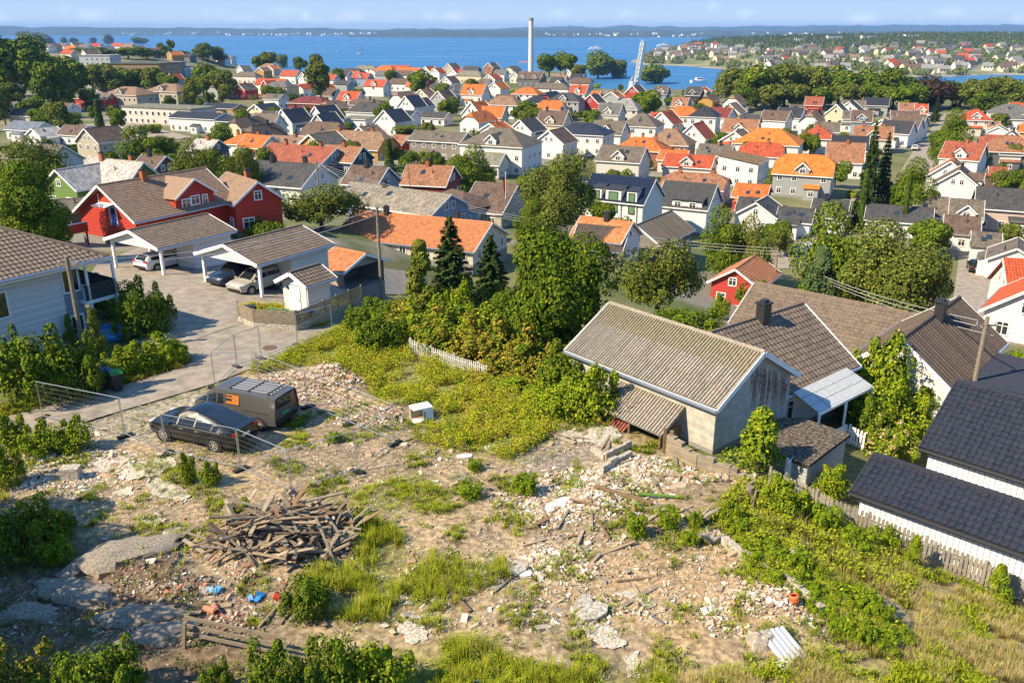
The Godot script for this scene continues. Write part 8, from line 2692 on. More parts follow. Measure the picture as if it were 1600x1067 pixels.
func fragments(r: RandomNumberGenerator) -> void:
	# flat broken pieces: index into PTS.boards, size, turn, tilt, material, label
	var white := mat(.74, .72, .68, 0.8, "fine", 1.5)
	var fr := [[0, Vector3(1.1, .05, .7), .5, .1, white, "crumpled white sheet on the plaster rubble"], [1, Vector3(.75, .5, .5), .1, 0.0, M.concrete, "square concrete block on the plaster rubble"],
		[2, Vector3(1.2, .16, .75), .5, .08, M.concrete, "large cracked concrete slab in the dirt"], [3, Vector3(.7, .2, .5), .9, .15, M.concrete, "broken concrete lump beside the large slab"],
		[4, Vector3(.8, .05, .6), .3, .12, white, "white plaster sheet on the rubble strip"], [5, Vector3(.7, .06, .4), 1.2, .1, white, "second white plaster sheet on the rubble strip"],
		[6, Vector3(.85, .06, .35), .1, .05, white, "white sheet lying alone on the dirt"], [7, Vector3(.8, .12, .45), .5, .1, M.concrete, "flat concrete piece near the battens"], [8, Vector3(.45, .1, .35), .2, .1, white, "white tile piece beside the flat concrete piece"],
		[15, Vector3(.7, .05, .5), 1.2, .2, white, "tilted plasterboard sheet on the rubble strip"], [26, Vector3(.8, .05, .45), .3, .25, M.palewood, "tilted tan chipboard sheet on the rubble"], [16, Vector3(.5, .06, .35), .8, .2, white, "white board piece beside the broken wall"],
		[22, Vector3(.5, .04, .12), .8, 0.0, M.weathered, "short board under the dumped appliance"], [10, Vector3(.55, .15, .4), .4, .1, white, "pale stone block below the corrugated sheet"], [24, Vector3(.5, .12, .35), .2, .1, white, "white stone lying in the dry grass"],
		[21, Vector3(.4, .3, .3), .2, .3, M.rock, "rough stone at the end of the hedgerow"], [23, Vector3(.5, .05, .3), .2, .1, white, "small white sheet near the old floor slab"], [28, Vector3(.5, .05, .12), .9, .3, M.palewood, "splintered board in the grass"]]
	for f in fr:
		var p := P2("boards", f[0])
		var m := MB.new()
		var s: Vector3 = f[1]
		var n := 7
		var top := []
		for k in n:
			var a := TAU * k / n + r.randf_range(-0.25, 0.25)
			var q := r.randf_range(0.42, 0.58)
			top.append(Vector3(cos(a) * s.x * q, s.y, sin(a) * s.z * q))
		for k in n:
			var a: Vector3 = top[k]
			var b: Vector3 = top[(k + 1) % n]
			m.quad(b - Vector3(0, s.y, 0), a - Vector3(0, s.y, 0), a, b)
			if k > 0 and k < n - 1:
				m.tri(top[0], b, a)
		if f[0] == 1:
			m = MB.new()
			m.box(Vector3(0, s.y / 2, 0), s)
		tag(part(self, "broken_slab", m.mesh(), f[4], Transform3D(Basis.from_euler(Vector3(f[3], f[2], f[3] * 0.5)), pp(p.x, p.y, 0.02))), f[5], "slab")
	# dumped white appliance, open on one side
	var p := P2("boards", 17)
	var o := thing("dumped_freezer", "dumped white freezer with its side torn open beside the weeds", "freezer", pp(p.x + 0.1, p.y, 0.0), 0.5)
	var shell := mat(.80, .80, .80, 0.4)
	for q in [[Vector3(0, .03, 0), Vector3(1.0, .06, .7)], [Vector3(0, .72, 0), Vector3(1.0, .06, .7)], [Vector3(.48, .375, 0), Vector3(.05, .63, .7)], [Vector3(0, .375, -.33), Vector3(.9, .63, .05)]]:
		part(o, "panel", boxmesh(q[1]), shell, tf(q[0]))
	part(o, "front_panel", boxmesh(Vector3(.5, .63, .05)), shell, tf(Vector3(.22, .375, .33)))
	part(o, "vent", boxmesh(Vector3(.04, .3, .02)), M.blackmetal, tf(Vector3(.05, .42, .363)))
	part(o, "inner_lining", boxmesh(Vector3(.8, .55, .04)), mat(.45, .33, .2, 0.9, "grain", 2.0), tf(Vector3(-.03, .36, -.27)))
	# corrugated sheet
	p = P2("boards", 9)
	var cs := tile_sheet(Vector3(-.45, 0, .65), Vector3(.45, 0, .65), Vector3(-.45, 0.12, -.65), "corr")
	tag(part(self, "corrugated_sheet", cs, mat(.44, .45, .48, 0.55), Transform3D(Basis(Vector3.UP, 0.3), pp(p.x, p.y, 0.12))), "pale corrugated sheet lying by the grey boulder", "sheet")
	# rusty red ribbed sheet by the garage
	cs = tile_sheet(Vector3(-.9, 0, .5), Vector3(.9, 0, .5), Vector3(-.9, 0.35, -.4), "corr")
	tag(part(self, "corrugated_sheet", cs, mat(.52, .16, .10, 0.8, "spots", 1.2), Transform3D(Basis(Vector3.UP, -0.7), Vector3(4.9, 0.2, -37.2))), "red and white ribbed sheet beside the lean to", "sheet")
	# orange clay pot, red buckets, scraps
	p = P2("boards", 11)
	var m := MB.new()
	m.lathe([Vector2(.10, 0), Vector2(.17, .16), Vector2(.17, .3), Vector2(.11, .36), Vector2(.09, .3)], 12)
	tag(part(self, "clay_pot", m.mesh(), mat(.55, .14, .04, 0.7), Transform3D(Basis(Vector3(0, 0, 1), 0.3), pp(p.x, p.y, 0.02))), "orange clay pot beside the low broken wall", "pot")
	for k in [19, 20]:
		p = P2("boards", k)
		m = MB.new()
		m.lathe([Vector2(.10, 0), Vector2(.13, .2), Vector2(.12, .2), Vector2(.085, .03), Vector2(0, .03)], 12)
		tag(part(self, "bucket", m.mesh(), mat(.62, .08, .02, 0.5), Transform3D(Basis(Vector3(0, 0, 1), 1.2), pp(p.x, p.y, 0.1))), "red orange bucket lying on the debris below the timber heap", "bucket", "red buckets")
	p = P2("boards", 18)
	for k in 3:
		m = MB.new()
		for j in 5:
			m.box(Vector3(r.randf_range(-.2, .2), r.randf_range(.02, .12), r.randf_range(-.15, .15)), Vector3(.28, .02, .2), Basis.from_euler(Vector3(r.randf_range(-.8, .8), r.randf() * 3, r.randf_range(-.8, .8))))
		tag(part(self, "tarpaulin", m.mesh(), [mat(.03, .20, .52, 0.5), mat(.10, .30, .45, 0.5), mat(.04, .16, .42, 0.5)][k], tf([pp(p.x, p.y, .02), pp(-10.1, -24.3, .02), pp(-0.9, -19.9, .02)][k])), ["bright blue crumpled tarpaulin scrap below the timber heap", "faded blue tarpaulin scrap by the clay pipes", "blue scrap in the tall yellow grass"][k], "tarpaulin")
	# clay drain pipes
	for k in 2:
		m = MB.new()
		m.lathe([Vector2(.11, 0), Vector2(.11, .55), Vector2(.09, .55), Vector2(.09, 0)], 12)
		tag(part(self, "drain_pipe", m.mesh(), mat(.42, .17, .10, 0.8), Transform3D(Basis.from_euler(Vector3(1.4, 0.5 + k * 0.5, 0)), pp(-9.9 - k * 0.25, -23.6 + k * 0.15, 0.1))), "terracotta drain pipe lying below the rock outcrop", "pipe", "clay drain pipes")
	# stumps and driftwood roots
	for k in [[12, .17, .62, "cut tree stump at the start of the picket fence"], [32, .16, .5, "old tree stump standing in the ochre weeds"]]:
		p = P2("boards", k[0])
		m = MB.new()
		m.tube([Vector3(0, -.1, 0), Vector3(0, .1, 0), Vector3(.02, k[2], 0)], [k[1] * 1.3, k[1], k[1] * 0.92], 10)
		tag(part(self, "tree_stump", m.mesh(), M.weathered, tf(pp(p.x, p.y))), k[3], "stump")
	for k in [13, 14]:
		p = P2("boards", k)
		m = MB.new()
		for j in 6:
			var a := r.randf() * TAU
			var d := Vector3(cos(a), 0.25 + r.randf() * 0.8, sin(a) * 0.7) * r.randf_range(0.4, 0.8)
			m.tube([Vector3.ZERO, d * 0.5 + Vector3(0, 0.08, 0), d], [.12, .07, .02], 6)
		tag(part(self, "tree_root", m.mesh(), mat(.50, .46, .40, 0.9, "wood", 1.0), tf(pp(p.x, p.y, .06))), ["bleached root stump standing beside the round bush", "bleached roots lying below the standing root stump"][k - 13], "root")

func ragged_wall(called: String, label: String, key: String, h0: float, h1: float, th: float, m: Material, jag: float) -> void:
	var r := RandomNumberGenerator.new()
	r.seed = hash(key) % 500
	var pts: Array = PTS[key]
	var a0 := pp(pts[0][0], pts[0][1])
	var o := thing(called, label, "wall", a0)
	var tot := pts.size() - 1
	for k in tot:
		var a := pp(pts[k][0], pts[k][1]) - a0
		var b := pp(pts[k + 1][0], pts[k + 1][1]) - a0
		var n := 4
		for j in n:
			var t0 := float(j) / n
			var t1 := float(j + 1) / n
			var f := (k + t0) / tot
			var h := lerpf(h0, h1, f) * r.randf_range(1.0 - jag, 1.0 + jag * 0.3)
			var mb := MB.new()
			var p := a.lerp(b, t0)
			var q := a.lerp(b, t1)
			var d := (q - p)
			d.y = 0
			var l := d.length()
			d = d / l
			mb.box((p + q) * 0.5 + Vector3(0, h * 0.5 - 0.2, 0), Vector3(l + 0.01 * (j % 2), h + 0.4, th * (1.0 + 0.02 * (j % 2))), Basis(d, Vector3.UP, d.cross(Vector3.UP)))
			part(o, "wall_section", mb.mesh(), m)

func walls_left(_r: RandomNumberGenerator) -> void:
	ragged_wall("foundation_wall", "broken board marked concrete wall beside the corrugated garage", "wall", 1.0, 0.3, 0.26, mat(.52, .45, .35, 0.95, "wood", 0.35), 0.18)
	ragged_wall("foundation_wall", "low pale concrete wall edging the hedgerow", "low", 0.3, 0.32, 0.22, M.concrete, 0.15)
	ragged_wall("foundation_wall", "low concrete kerb round the shallow pit", "pit", 0.22, 0.45, 0.16, M.concrete, 0.12)
	ragged_wall("foundation_wall", "crumbling brick edged wall stub in the rubble strip", "pit2", 0.5, 0.35, 0.2, M.concrete, 0.3)
	var o := thing("door_post", "two upright broken door posts at the end of the concrete wall", "post", pp(6.85, -34.4))
	part(o, "post", boxmesh(Vector3(.12, 1.25, .1)), M.brownwood, tf(Vector3(0, .55, 0)))
	part(o, "post", boxmesh(Vector3(.14, 1.2, .12)), M.weathered, tf(Vector3(.28, .5, .1)))

	# collapsed board fence at the foot of the slope
	o = thing("broken_fence", "collapsed grey board fence on the shaded slope", "fence", pp(-10.2, -21.9), -0.22)
	for k in 2:
		part(o, "post", boxmesh(Vector3(.1, 1.1, .08)), M.weathered, Transform3D(Basis(Vector3(0, 0, 1), [-.28, -.16][k]), Vector3(k * .16, .45, k * .3)))
	for k in 3:
		part(o, "rail", boxmesh(Vector3(3.4, .12, .04)), M.weathered, Transform3D(Basis(Vector3(0, 0, 1), -.06), Vector3(1.8, .3 + k * .3, .1)))
	# dead shrub against the lean to
	var dr := RandomNumberGenerator.new()
	dr.seed = 12
	o = thing("dead_shrub", "bare dead shrub beside the lean to roof", "shrub", pp(5.5, -37.0))
	for k in 26:
		var a := dr.randf() * TAU
		var d := Vector3(cos(a) * dr.randf_range(.2, .9), dr.randf_range(.9, 2.0), sin(a) * dr.randf_range(.2, .9))
		var m := MB.new()
		m.tube([Vector3.ZERO, d * .5 + Vector3(0, .15, 0), d], [.025, .016, .005], 4)
		part(o, "branch", m.mesh(), M.weathered)

func mesh_fences() -> void:
	var pts: Array = PTS.fence
	for k in pts.size() - 1:
		var a := pp(pts[k][0], pts[k][1], 0.12)
		var b := pp(pts[k + 1][0], pts[k + 1][1], 0.12)
		if k == 2 or k == 12:
			pass
		var o := thing("mesh_fence_panel", "galvanised mesh fence panel %s" % ["beside the lane shrubs", "at the gravel edge of the lane", "in front of the black car bonnet", "in front of the black car rear", "at the feathery weeds", "closing the parking corner", "beside the bare dirt", "beside the small brick heap", "between the two brick heaps", "in front of the large brick heap", "behind the grey van", "at the grassy verge corner", "along the asphalt lane", "below the retaining wall"][k], "fence panel", a, 0.0, "mesh fence panels")
		var d := b - a
		var L := d.length()
		d /= L
		var H := 1.9
		var gap := d * 0.04
		var m := MB.new()
		m.tube([gap, gap + Vector3(0, H, 0)], [.018, .018], 6)
		m.tube([d * L - gap, d * L - gap + Vector3(0, H, 0)], [.018, .018], 6)
		m.tube([gap + Vector3(0, H, 0), d * L - gap + Vector3(0, H, 0)], [.018, .018], 6)
		m.tube([gap + Vector3(0, .08, 0), d * L - gap + Vector3(0, .08, 0)], [.02, .02], 6)
		part(o, "frame", m.mesh(), M.galv)
		m = MB.new()
		for j in range(1, 8):
			var y := H * j / 8.0
			m.tube([gap + Vector3(0, y, 0), d * L - gap + Vector3(0, y, 0)], [.004, .004], 3, Color.WHITE, false)
		var n := int(L / 0.14)
		for j in range(1, n):
			var p := d * (L * j / n)
			m.tube([p + Vector3(0, .08, 0), p + Vector3(0, H, 0)], [.002, .002], 3, Color.WHITE, false)
		part(o, "wire_infill", m.mesh(), M.galv).set_meta("kind", "stuff")
		var side := d.cross(Vector3.UP)
		var ft := MB.new()
		ft.box(Vector3.ZERO, Vector3(.24, .14, .7))
		tag(part(self, "fence_foot", ft.mesh(), M.rubber, Transform3D(Basis(d, Vector3.UP, d.cross(Vector3.UP)), a + Vector3(0, -0.06, 0))), "black block foot under the mesh fence", "fence foot", "mesh fence feet")

func picket_run(o: Node3D, pts: Array, h: float, wd: float, gap: float, m: Material, rail_m: Material, post_every: int) -> void:
	var base := o.position
	var pm := MB.new()
	pm.box(Vector3(0, h * 0.5, 0), Vector3(wd, h, 0.022))
	pm.tri(Vector3(-wd / 2, h, .011), Vector3(wd / 2, h, .011), Vector3(0, h + wd * 0.5, .011))
	pm.tri(Vector3(wd / 2, h, -.011), Vector3(-wd / 2, h, -.011), Vector3(0, h + wd * 0.5, -.011))
	var mesh := pm.mesh()
	var n := 0
	for k in pts.size() - 1:
		var a := Vector3(pts[k][0], 0, pts[k][1])
		var b := Vector3(pts[k + 1][0], 0, pts[k + 1][1])
		var d := (b - a)
		var L := d.length()
		d /= L
		var side := d.cross(Vector3.UP)
		var bas := Basis(d, Vector3.UP, side)
		var c := int(L / (wd + gap))
		for j in c:
			var p := a + d * (j + 0.5) * (L / c)
			var y := ground_h(p.x, p.z)
			part(o, "picket", mesh, m, Transform3D(bas * Basis(Vector3(0, 0, 1), rng.randf_range(-0.025, 0.025)), Vector3(p.x, y + 0.05 + rng.randf_range(-0.02, 0.02), p.z) - base + side * 0.035))
			if n % post_every == 0:
				part(o, "post", boxmesh(Vector3(.1, h + .25, .09)), rail_m, Transform3D(bas, Vector3(p.x, y + h * 0.5, p.z) - base - side * 0.045))
			n += 1
		for yy in [0.25, 0.78]:
			var rb := MB.new()
			rb.bar(Vector3(a.x, ground_h(a.x, a.z) + h * yy, a.z) - base, Vector3(b.x, ground_h(b.x, b.z) + h * yy, b.z) - base, .035, .075)
			part(o, "rail", rb.mesh(), rail_m)

func picket_fences() -> void:
	var o := thing("picket_fence", "weathered grey picket fence along the dry grass", "fence", gp(10.72, -31.6))
	picket_run(o, PTS.grey_picket, 0.95, .115, .04, M.picket, M.picket, 13)
	o = thing("picket_fence", "peeling white picket fence running into the wild shrubs", "fence", gp(-6.1, -47.5))
	picket_run(o, PTS.white_picket, 0.8, .085, .065, M.whitepaint, M.whitepaint, 12)
	o = thing("picket_fence", "clean white picket fence beside the felt roofed shed", "fence", gp(11.87, -32.66))
	picket_run(o, PTS.white_fence, 0.95, .1, .05, M.trim, M.trim, 14)

# ==================================================================== grass and weeds
func tuft_mesh(sd: int, n: int, h: float, spread: float, wid: float, cols: Array, seed_heads := false) -> ArrayMesh:
	var r := RandomNumberGenerator.new()
	r.seed = sd
	var b := LeafB.new()
	for k in n:
		var a := r.randf() * TAU
		var root := Vector3(cos(a), 0, sin(a)) * r.randf() * spread
		var lean := Vector3(cos(a + r.randf_range(-0.8, 0.8)), 0, sin(a + r.randf_range(-0.8, 0.8))) * r.randf_range(0.1, 0.55) * h
		var hh := h * r.randf_range(0.55, 1.1)
		var c: Color = (cols[0] as Color).lerp(cols[1], r.randf())
		var mid := root + lean * 0.35 + Vector3(0, hh * 0.6, 0)
		var tip := root + lean + Vector3(0, hh, 0)
		var s := lean.cross(Vector3.UP).normalized() * wid
		var q := b.v.size()
		for p in [root - s, root + s, mid + s * 0.8, mid - s * 0.8, tip]:
			b.v.append(p)
			b.n.append((lean.normalized() * -0.3 + Vector3.UP).normalized())
			b.c.append(c)
		for t in [[0, 2, 1], [0, 3, 2], [3, 4, 2]]:
			for z in t:
				b.i.append(q + z)
	return b.mesh()

func weed_mesh(sd: int, n: int, h: float, spread: float, size: float, cols: Array) -> ArrayMesh:
	var r := RandomNumberGenerator.new()
	r.seed = sd
	var b := LeafB.new()
	for k in n:
		var d := rdir(r)
		var p := Vector3(d.x * spread, 0, d.z * spread) * sqrt(r.randf())
		var t := pow(r.randf(), 0.7)
		p.y = h * t * (1.0 - 0.4 * p.length() / spread)
		var c: Color = (cols[0] as Color).lerp(cols[1], r.randf())
		if cols.size() > 2 and r.randf() < 0.12:
			c = cols[2]
		b.leaf(p, (Vector3.UP * 0.9 + rdir(r) * 0.8).normalized(), rdir(r), size * r.randf_range(0.6, 1.2), 0.6, c)
	return b.mesh()

func scatter(called: String, label: String, cat: String, meshes: Array, zones: Array, avoid: Array, count: int, smin: float, smax: float, patchy: float, sd: int, box := Rect2(-26, -52, 50, 36)) -> void:
	var r := RandomNumberGenerator.new()
	r.seed = sd
	var lists := []
	for k in meshes.size():
		lists.append([])
	var tries := 0
	var made := 0
	while made < count and tries < count * 14:
		tries += 1
		var x := r.randf_range(box.position.x, box.end.x)
		var z := r.randf_range(box.position.y, box.end.y)
		var ok := false
		for q in zones:
			if in_zone(q, x, z):
				ok = true
				break
		if not ok:
			continue
		for q in avoid:
			if in_zone(q, x, z):
				ok = false
		if not ok or patch_noise.get_noise_2d(x * 5.0 + sd * 31.0, z * 5.0) < patchy + r.randfn(0, 0.08):
			continue
		var s := r.randf_range(smin, smax)
		lists[r.randi() % meshes.size()].append(Transform3D(Basis(Vector3.UP, r.randf() * TAU).scaled(Vector3(s, s * r.randf_range(0.75, 1.25), s)), pp(x, z, -0.01)))
		made += 1
	for k in meshes.size():
		var mm := MultiMesh.new()
		mm.transform_format = MultiMesh.TRANSFORM_3D
		mm.mesh = meshes[k]
		mm.instance_count = lists[k].size()
		if lists[k].is_empty():
			continue
		for j in lists[k].size():
			mm.set_instance_transform(j, lists[k][j])
		var o := MultiMeshInstance3D.new()
		o.name = numbered(called)
		o.multimesh = mm
		o.material_override = M.grass
		add_child(o)
		tag(o, label, cat, "", "stuff")

func build_plants() -> void:
	var lush := [lc(.13, .19, .01), lc(.34, .37, .018)]
	var yel := [lc(.22, .22, .02), lc(.40, .34, .04)]
	var straw := [lc(.40, .31, .14), lc(.58, .47, .24)]
	scatter("tall_grass", "tall lush yellow green grass beside the timber heap", "grass", [tuft_mesh(1, 30, .45, .16, .006, lush), tuft_mesh(2, 30, .5, .17, .006, [lc(.17, .2, .015), lc(.33, .33, .03)]), weed_mesh(23, 40, .4, .2, .03, lush)], ["strip", "lowgrass"], [], 5600, .5, 1.35, -0.12, 4)
	scatter("short_grass", "short green grass creeping over the bare dirt", "grass", [tuft_mesh(3, 22, .16, .14, .008, lush), tuft_mesh(4, 22, .14, .16, .009, [lc(.09, .14, .02), lc(.2, .22, .03)])], ["plot"], ["weeds", "strip", "dry", "gravel", "slope"], 5200, .6, 1.5, 0.2, 5)
	scatter("short_grass", "short green grass patch in the middle of the plot", "grass", [tuft_mesh(5, 26, .2, .16, .008, lush)], ["strip2"], [], 1500, .7, 1.4, -0.15, 6)
	scatter("weeds", "yellow green flowering weeds overgrowing the back of the plot", "weeds", [weed_mesh(6, 70, .5, .26, .032, [lc(.17, .21, .012), lc(.38, .39, .02), lc(.58, .47, .03)]), weed_mesh(7, 70, .45, .26, .034, [lc(.14, .21, .012), lc(.30, .36, .02)]), weed_mesh(8, 60, .5, .24, .03, [lc(.26, .25, .025), lc(.46, .40, .04), lc(.52, .34, .06)])], ["weeds", "weeds2"], [], 4600, .4, 1.5, -0.2, 7)
	scatter("dry_grass", "dry straw coloured grass along the picket fence", "grass", [tuft_mesh(9, 30, .4, .2, .004, straw), tuft_mesh(10, 30, .4, .2, .004, [lc(.34, .27, .09), lc(.5, .4, .16)]), tuft_mesh(11, 24, .35, .18, .008, [lc(.16, .18, .03), lc(.3, .28, .05)])], ["dry"], [], 7000, .3, 1.0, -0.12, 8, Rect2(0, -34, 26, 18))
	scatter("green_grass", "green grass patches in the dry meadow", "grass", [tuft_mesh(21, 26, .3, .18, .009, lush), weed_mesh(22, 34, .3, .24, .04, lush)], ["dry"], [], 1900, .6, 1.4, 0.12, 13, Rect2(0, -34, 26, 18))
	scatter("ground_cover", "leafy ground cover weeds below the picket fence", "weeds", [weed_mesh(12, 40, .4, .25, .05, lush), tuft_mesh(13, 24, .4, .16, .008, [lc(.2, .2, .04), lc(.36, .3, .08)])], ["fencegrass", "hedgerow"], [], 1500, .7, 1.4, -0.3, 9, Rect2(5, -36, 18, 18))
	scatter("ground_cover", "scattered low weeds on the bare dirt", "weeds", [weed_mesh(14, 30, .22, .2, .035, lush), weed_mesh(15, 26, .18, .2, .03, [lc(.09, .13, .03), lc(.18, .22, .05)])], ["plot"], ["weeds", "dry", "strip", "lowgrass"], 800, .6, 1.4, 0.12, 10)
	scatter("slope_litter", "dry twigs and grass on the shaded slope", "weeds", [tuft_mesh(16, 20, .2, .25, .007, [lc(.2, .14, .08), lc(.34, .25, .14)]), weed_mesh(17, 24, .2, .2, .035, [lc(.06, .09, .015), lc(.16, .2, .03)])], ["slope"], [], 1400, .6, 1.4, -0.1, 11)
	# verge along the lane and lawn round the houses close by
	scatter("verge_grass", "rough grass between lane and hedge", "grass", [tuft_mesh(18, 24, .22, .22, .01, lush), tuft_mesh(19, 24, .25, .22, .01, yel)], ["verge"], ["lane"], 2600, .8, 1.8, -0.35, 12, Rect2(-50, -66, 48, 36))
	# trees out of frame, to the left of the slope: they shade its foot
	for e in [[-25.5, -24.5, 9.5, 7.5], [-20.5, -18.8, 8.5, 6.0], [-18.2, -15.0, 7.5, 5.5], [-29.5, -21.0, 11.0, 8.0], [-16.2, -12.6, 7.0, 5.5], [-22.5, -21.8, 8.5, 6.0]]:
		plant("broadN", gp(e[0], e[1]), e[2], e[3], "garden tree standing above the shaded slope", "trees above the slope")

# ==================================================================== vehicles
# station: x, bottom, belt, top, half widths low / belt / top; then 1 = side glass, 2 = top glass up to the next station
var CARS := {
	"coupe": {"st": [[-2.5, .5, .92, .97, .72, .84, .78, 0], [-2.36, .34, 1.06, 1.12, .9, .94, .80, 2], [-1.7, .3, 1.06, 1.36, .95, .985, .70, 3], [-.75, .28, 1.03, 1.60, .96, .99, .63, 1], [.2, .28, 1.0, 1.665, .96, .985, .62, 3], [1.3, .28, .98, 1.06, .96, .97, .82, 0], [2.15, .3, .86, .92, .92, .92, .8, 0], [2.46, .36, .7, .74, .8, .82, .7, 0]], "wheels": [1.48, -1.48], "r": .37},
	"van": {"st": [[-2.45, .42, 1.05, 1.78, .86, .93, .78, 0], [-2.3, .34, 1.05, 1.86, .93, .955, .82, 0], [.45, .3, 1.05, 1.88, .94, .96, .82, 1], [1.1, .3, 1.05, 1.84, .94, .955, .78, 3], [1.95, .3, 1.04, 1.14, .93, .94, .86, 0], [2.3, .34, .9, .98, .88, .88, .8, 0], [2.45, .4, .7, .74, .74, .74, .68, 0]], "wheels": [1.55, -1.6], "r": .34},
	"estate": {"st": [[-2.35, .42, .9, 1.0, .78, .84, .78, 0], [-2.26, .32, .95, 1.02, .86, .9, .76, 2], [-1.85, .28, .96, 1.40, .88, .91, .64, 1], [-.8, .26, .94, 1.46, .9, .92, .62, 1], [.25, .26, .92, 1.46, .9, .92, .61, 3], [1.15, .26, .9, .98, .9, .9, .78, 0], [2.0, .28, .8, .86, .86, .86, .74, 0], [2.35, .34, .62, .66, .74, .74, .64, 0]], "wheels": [1.4, -1.4], "r": .33},
	"suv": {"st": [[-2.15, .46, 1.0, 1.1, .78, .85, .78, 0], [-2.05, .36, 1.04, 1.15, .88, .91, .76, 2], [-1.65, .32, 1.04, 1.54, .9, .92, .64, 1], [-.7, .3, 1.02, 1.61, .9, .92, .62, 1], [.2, .3, 1.0, 1.6, .9, .92, .61, 3], [1.05, .3, .99, 1.08, .9, .91, .78, 0], [1.85, .34, .9, .97, .86, .87, .74, 0], [2.15, .4, .72, .76, .74, .75, .66, 0]], "wheels": [1.28, -1.3], "r": .35}}

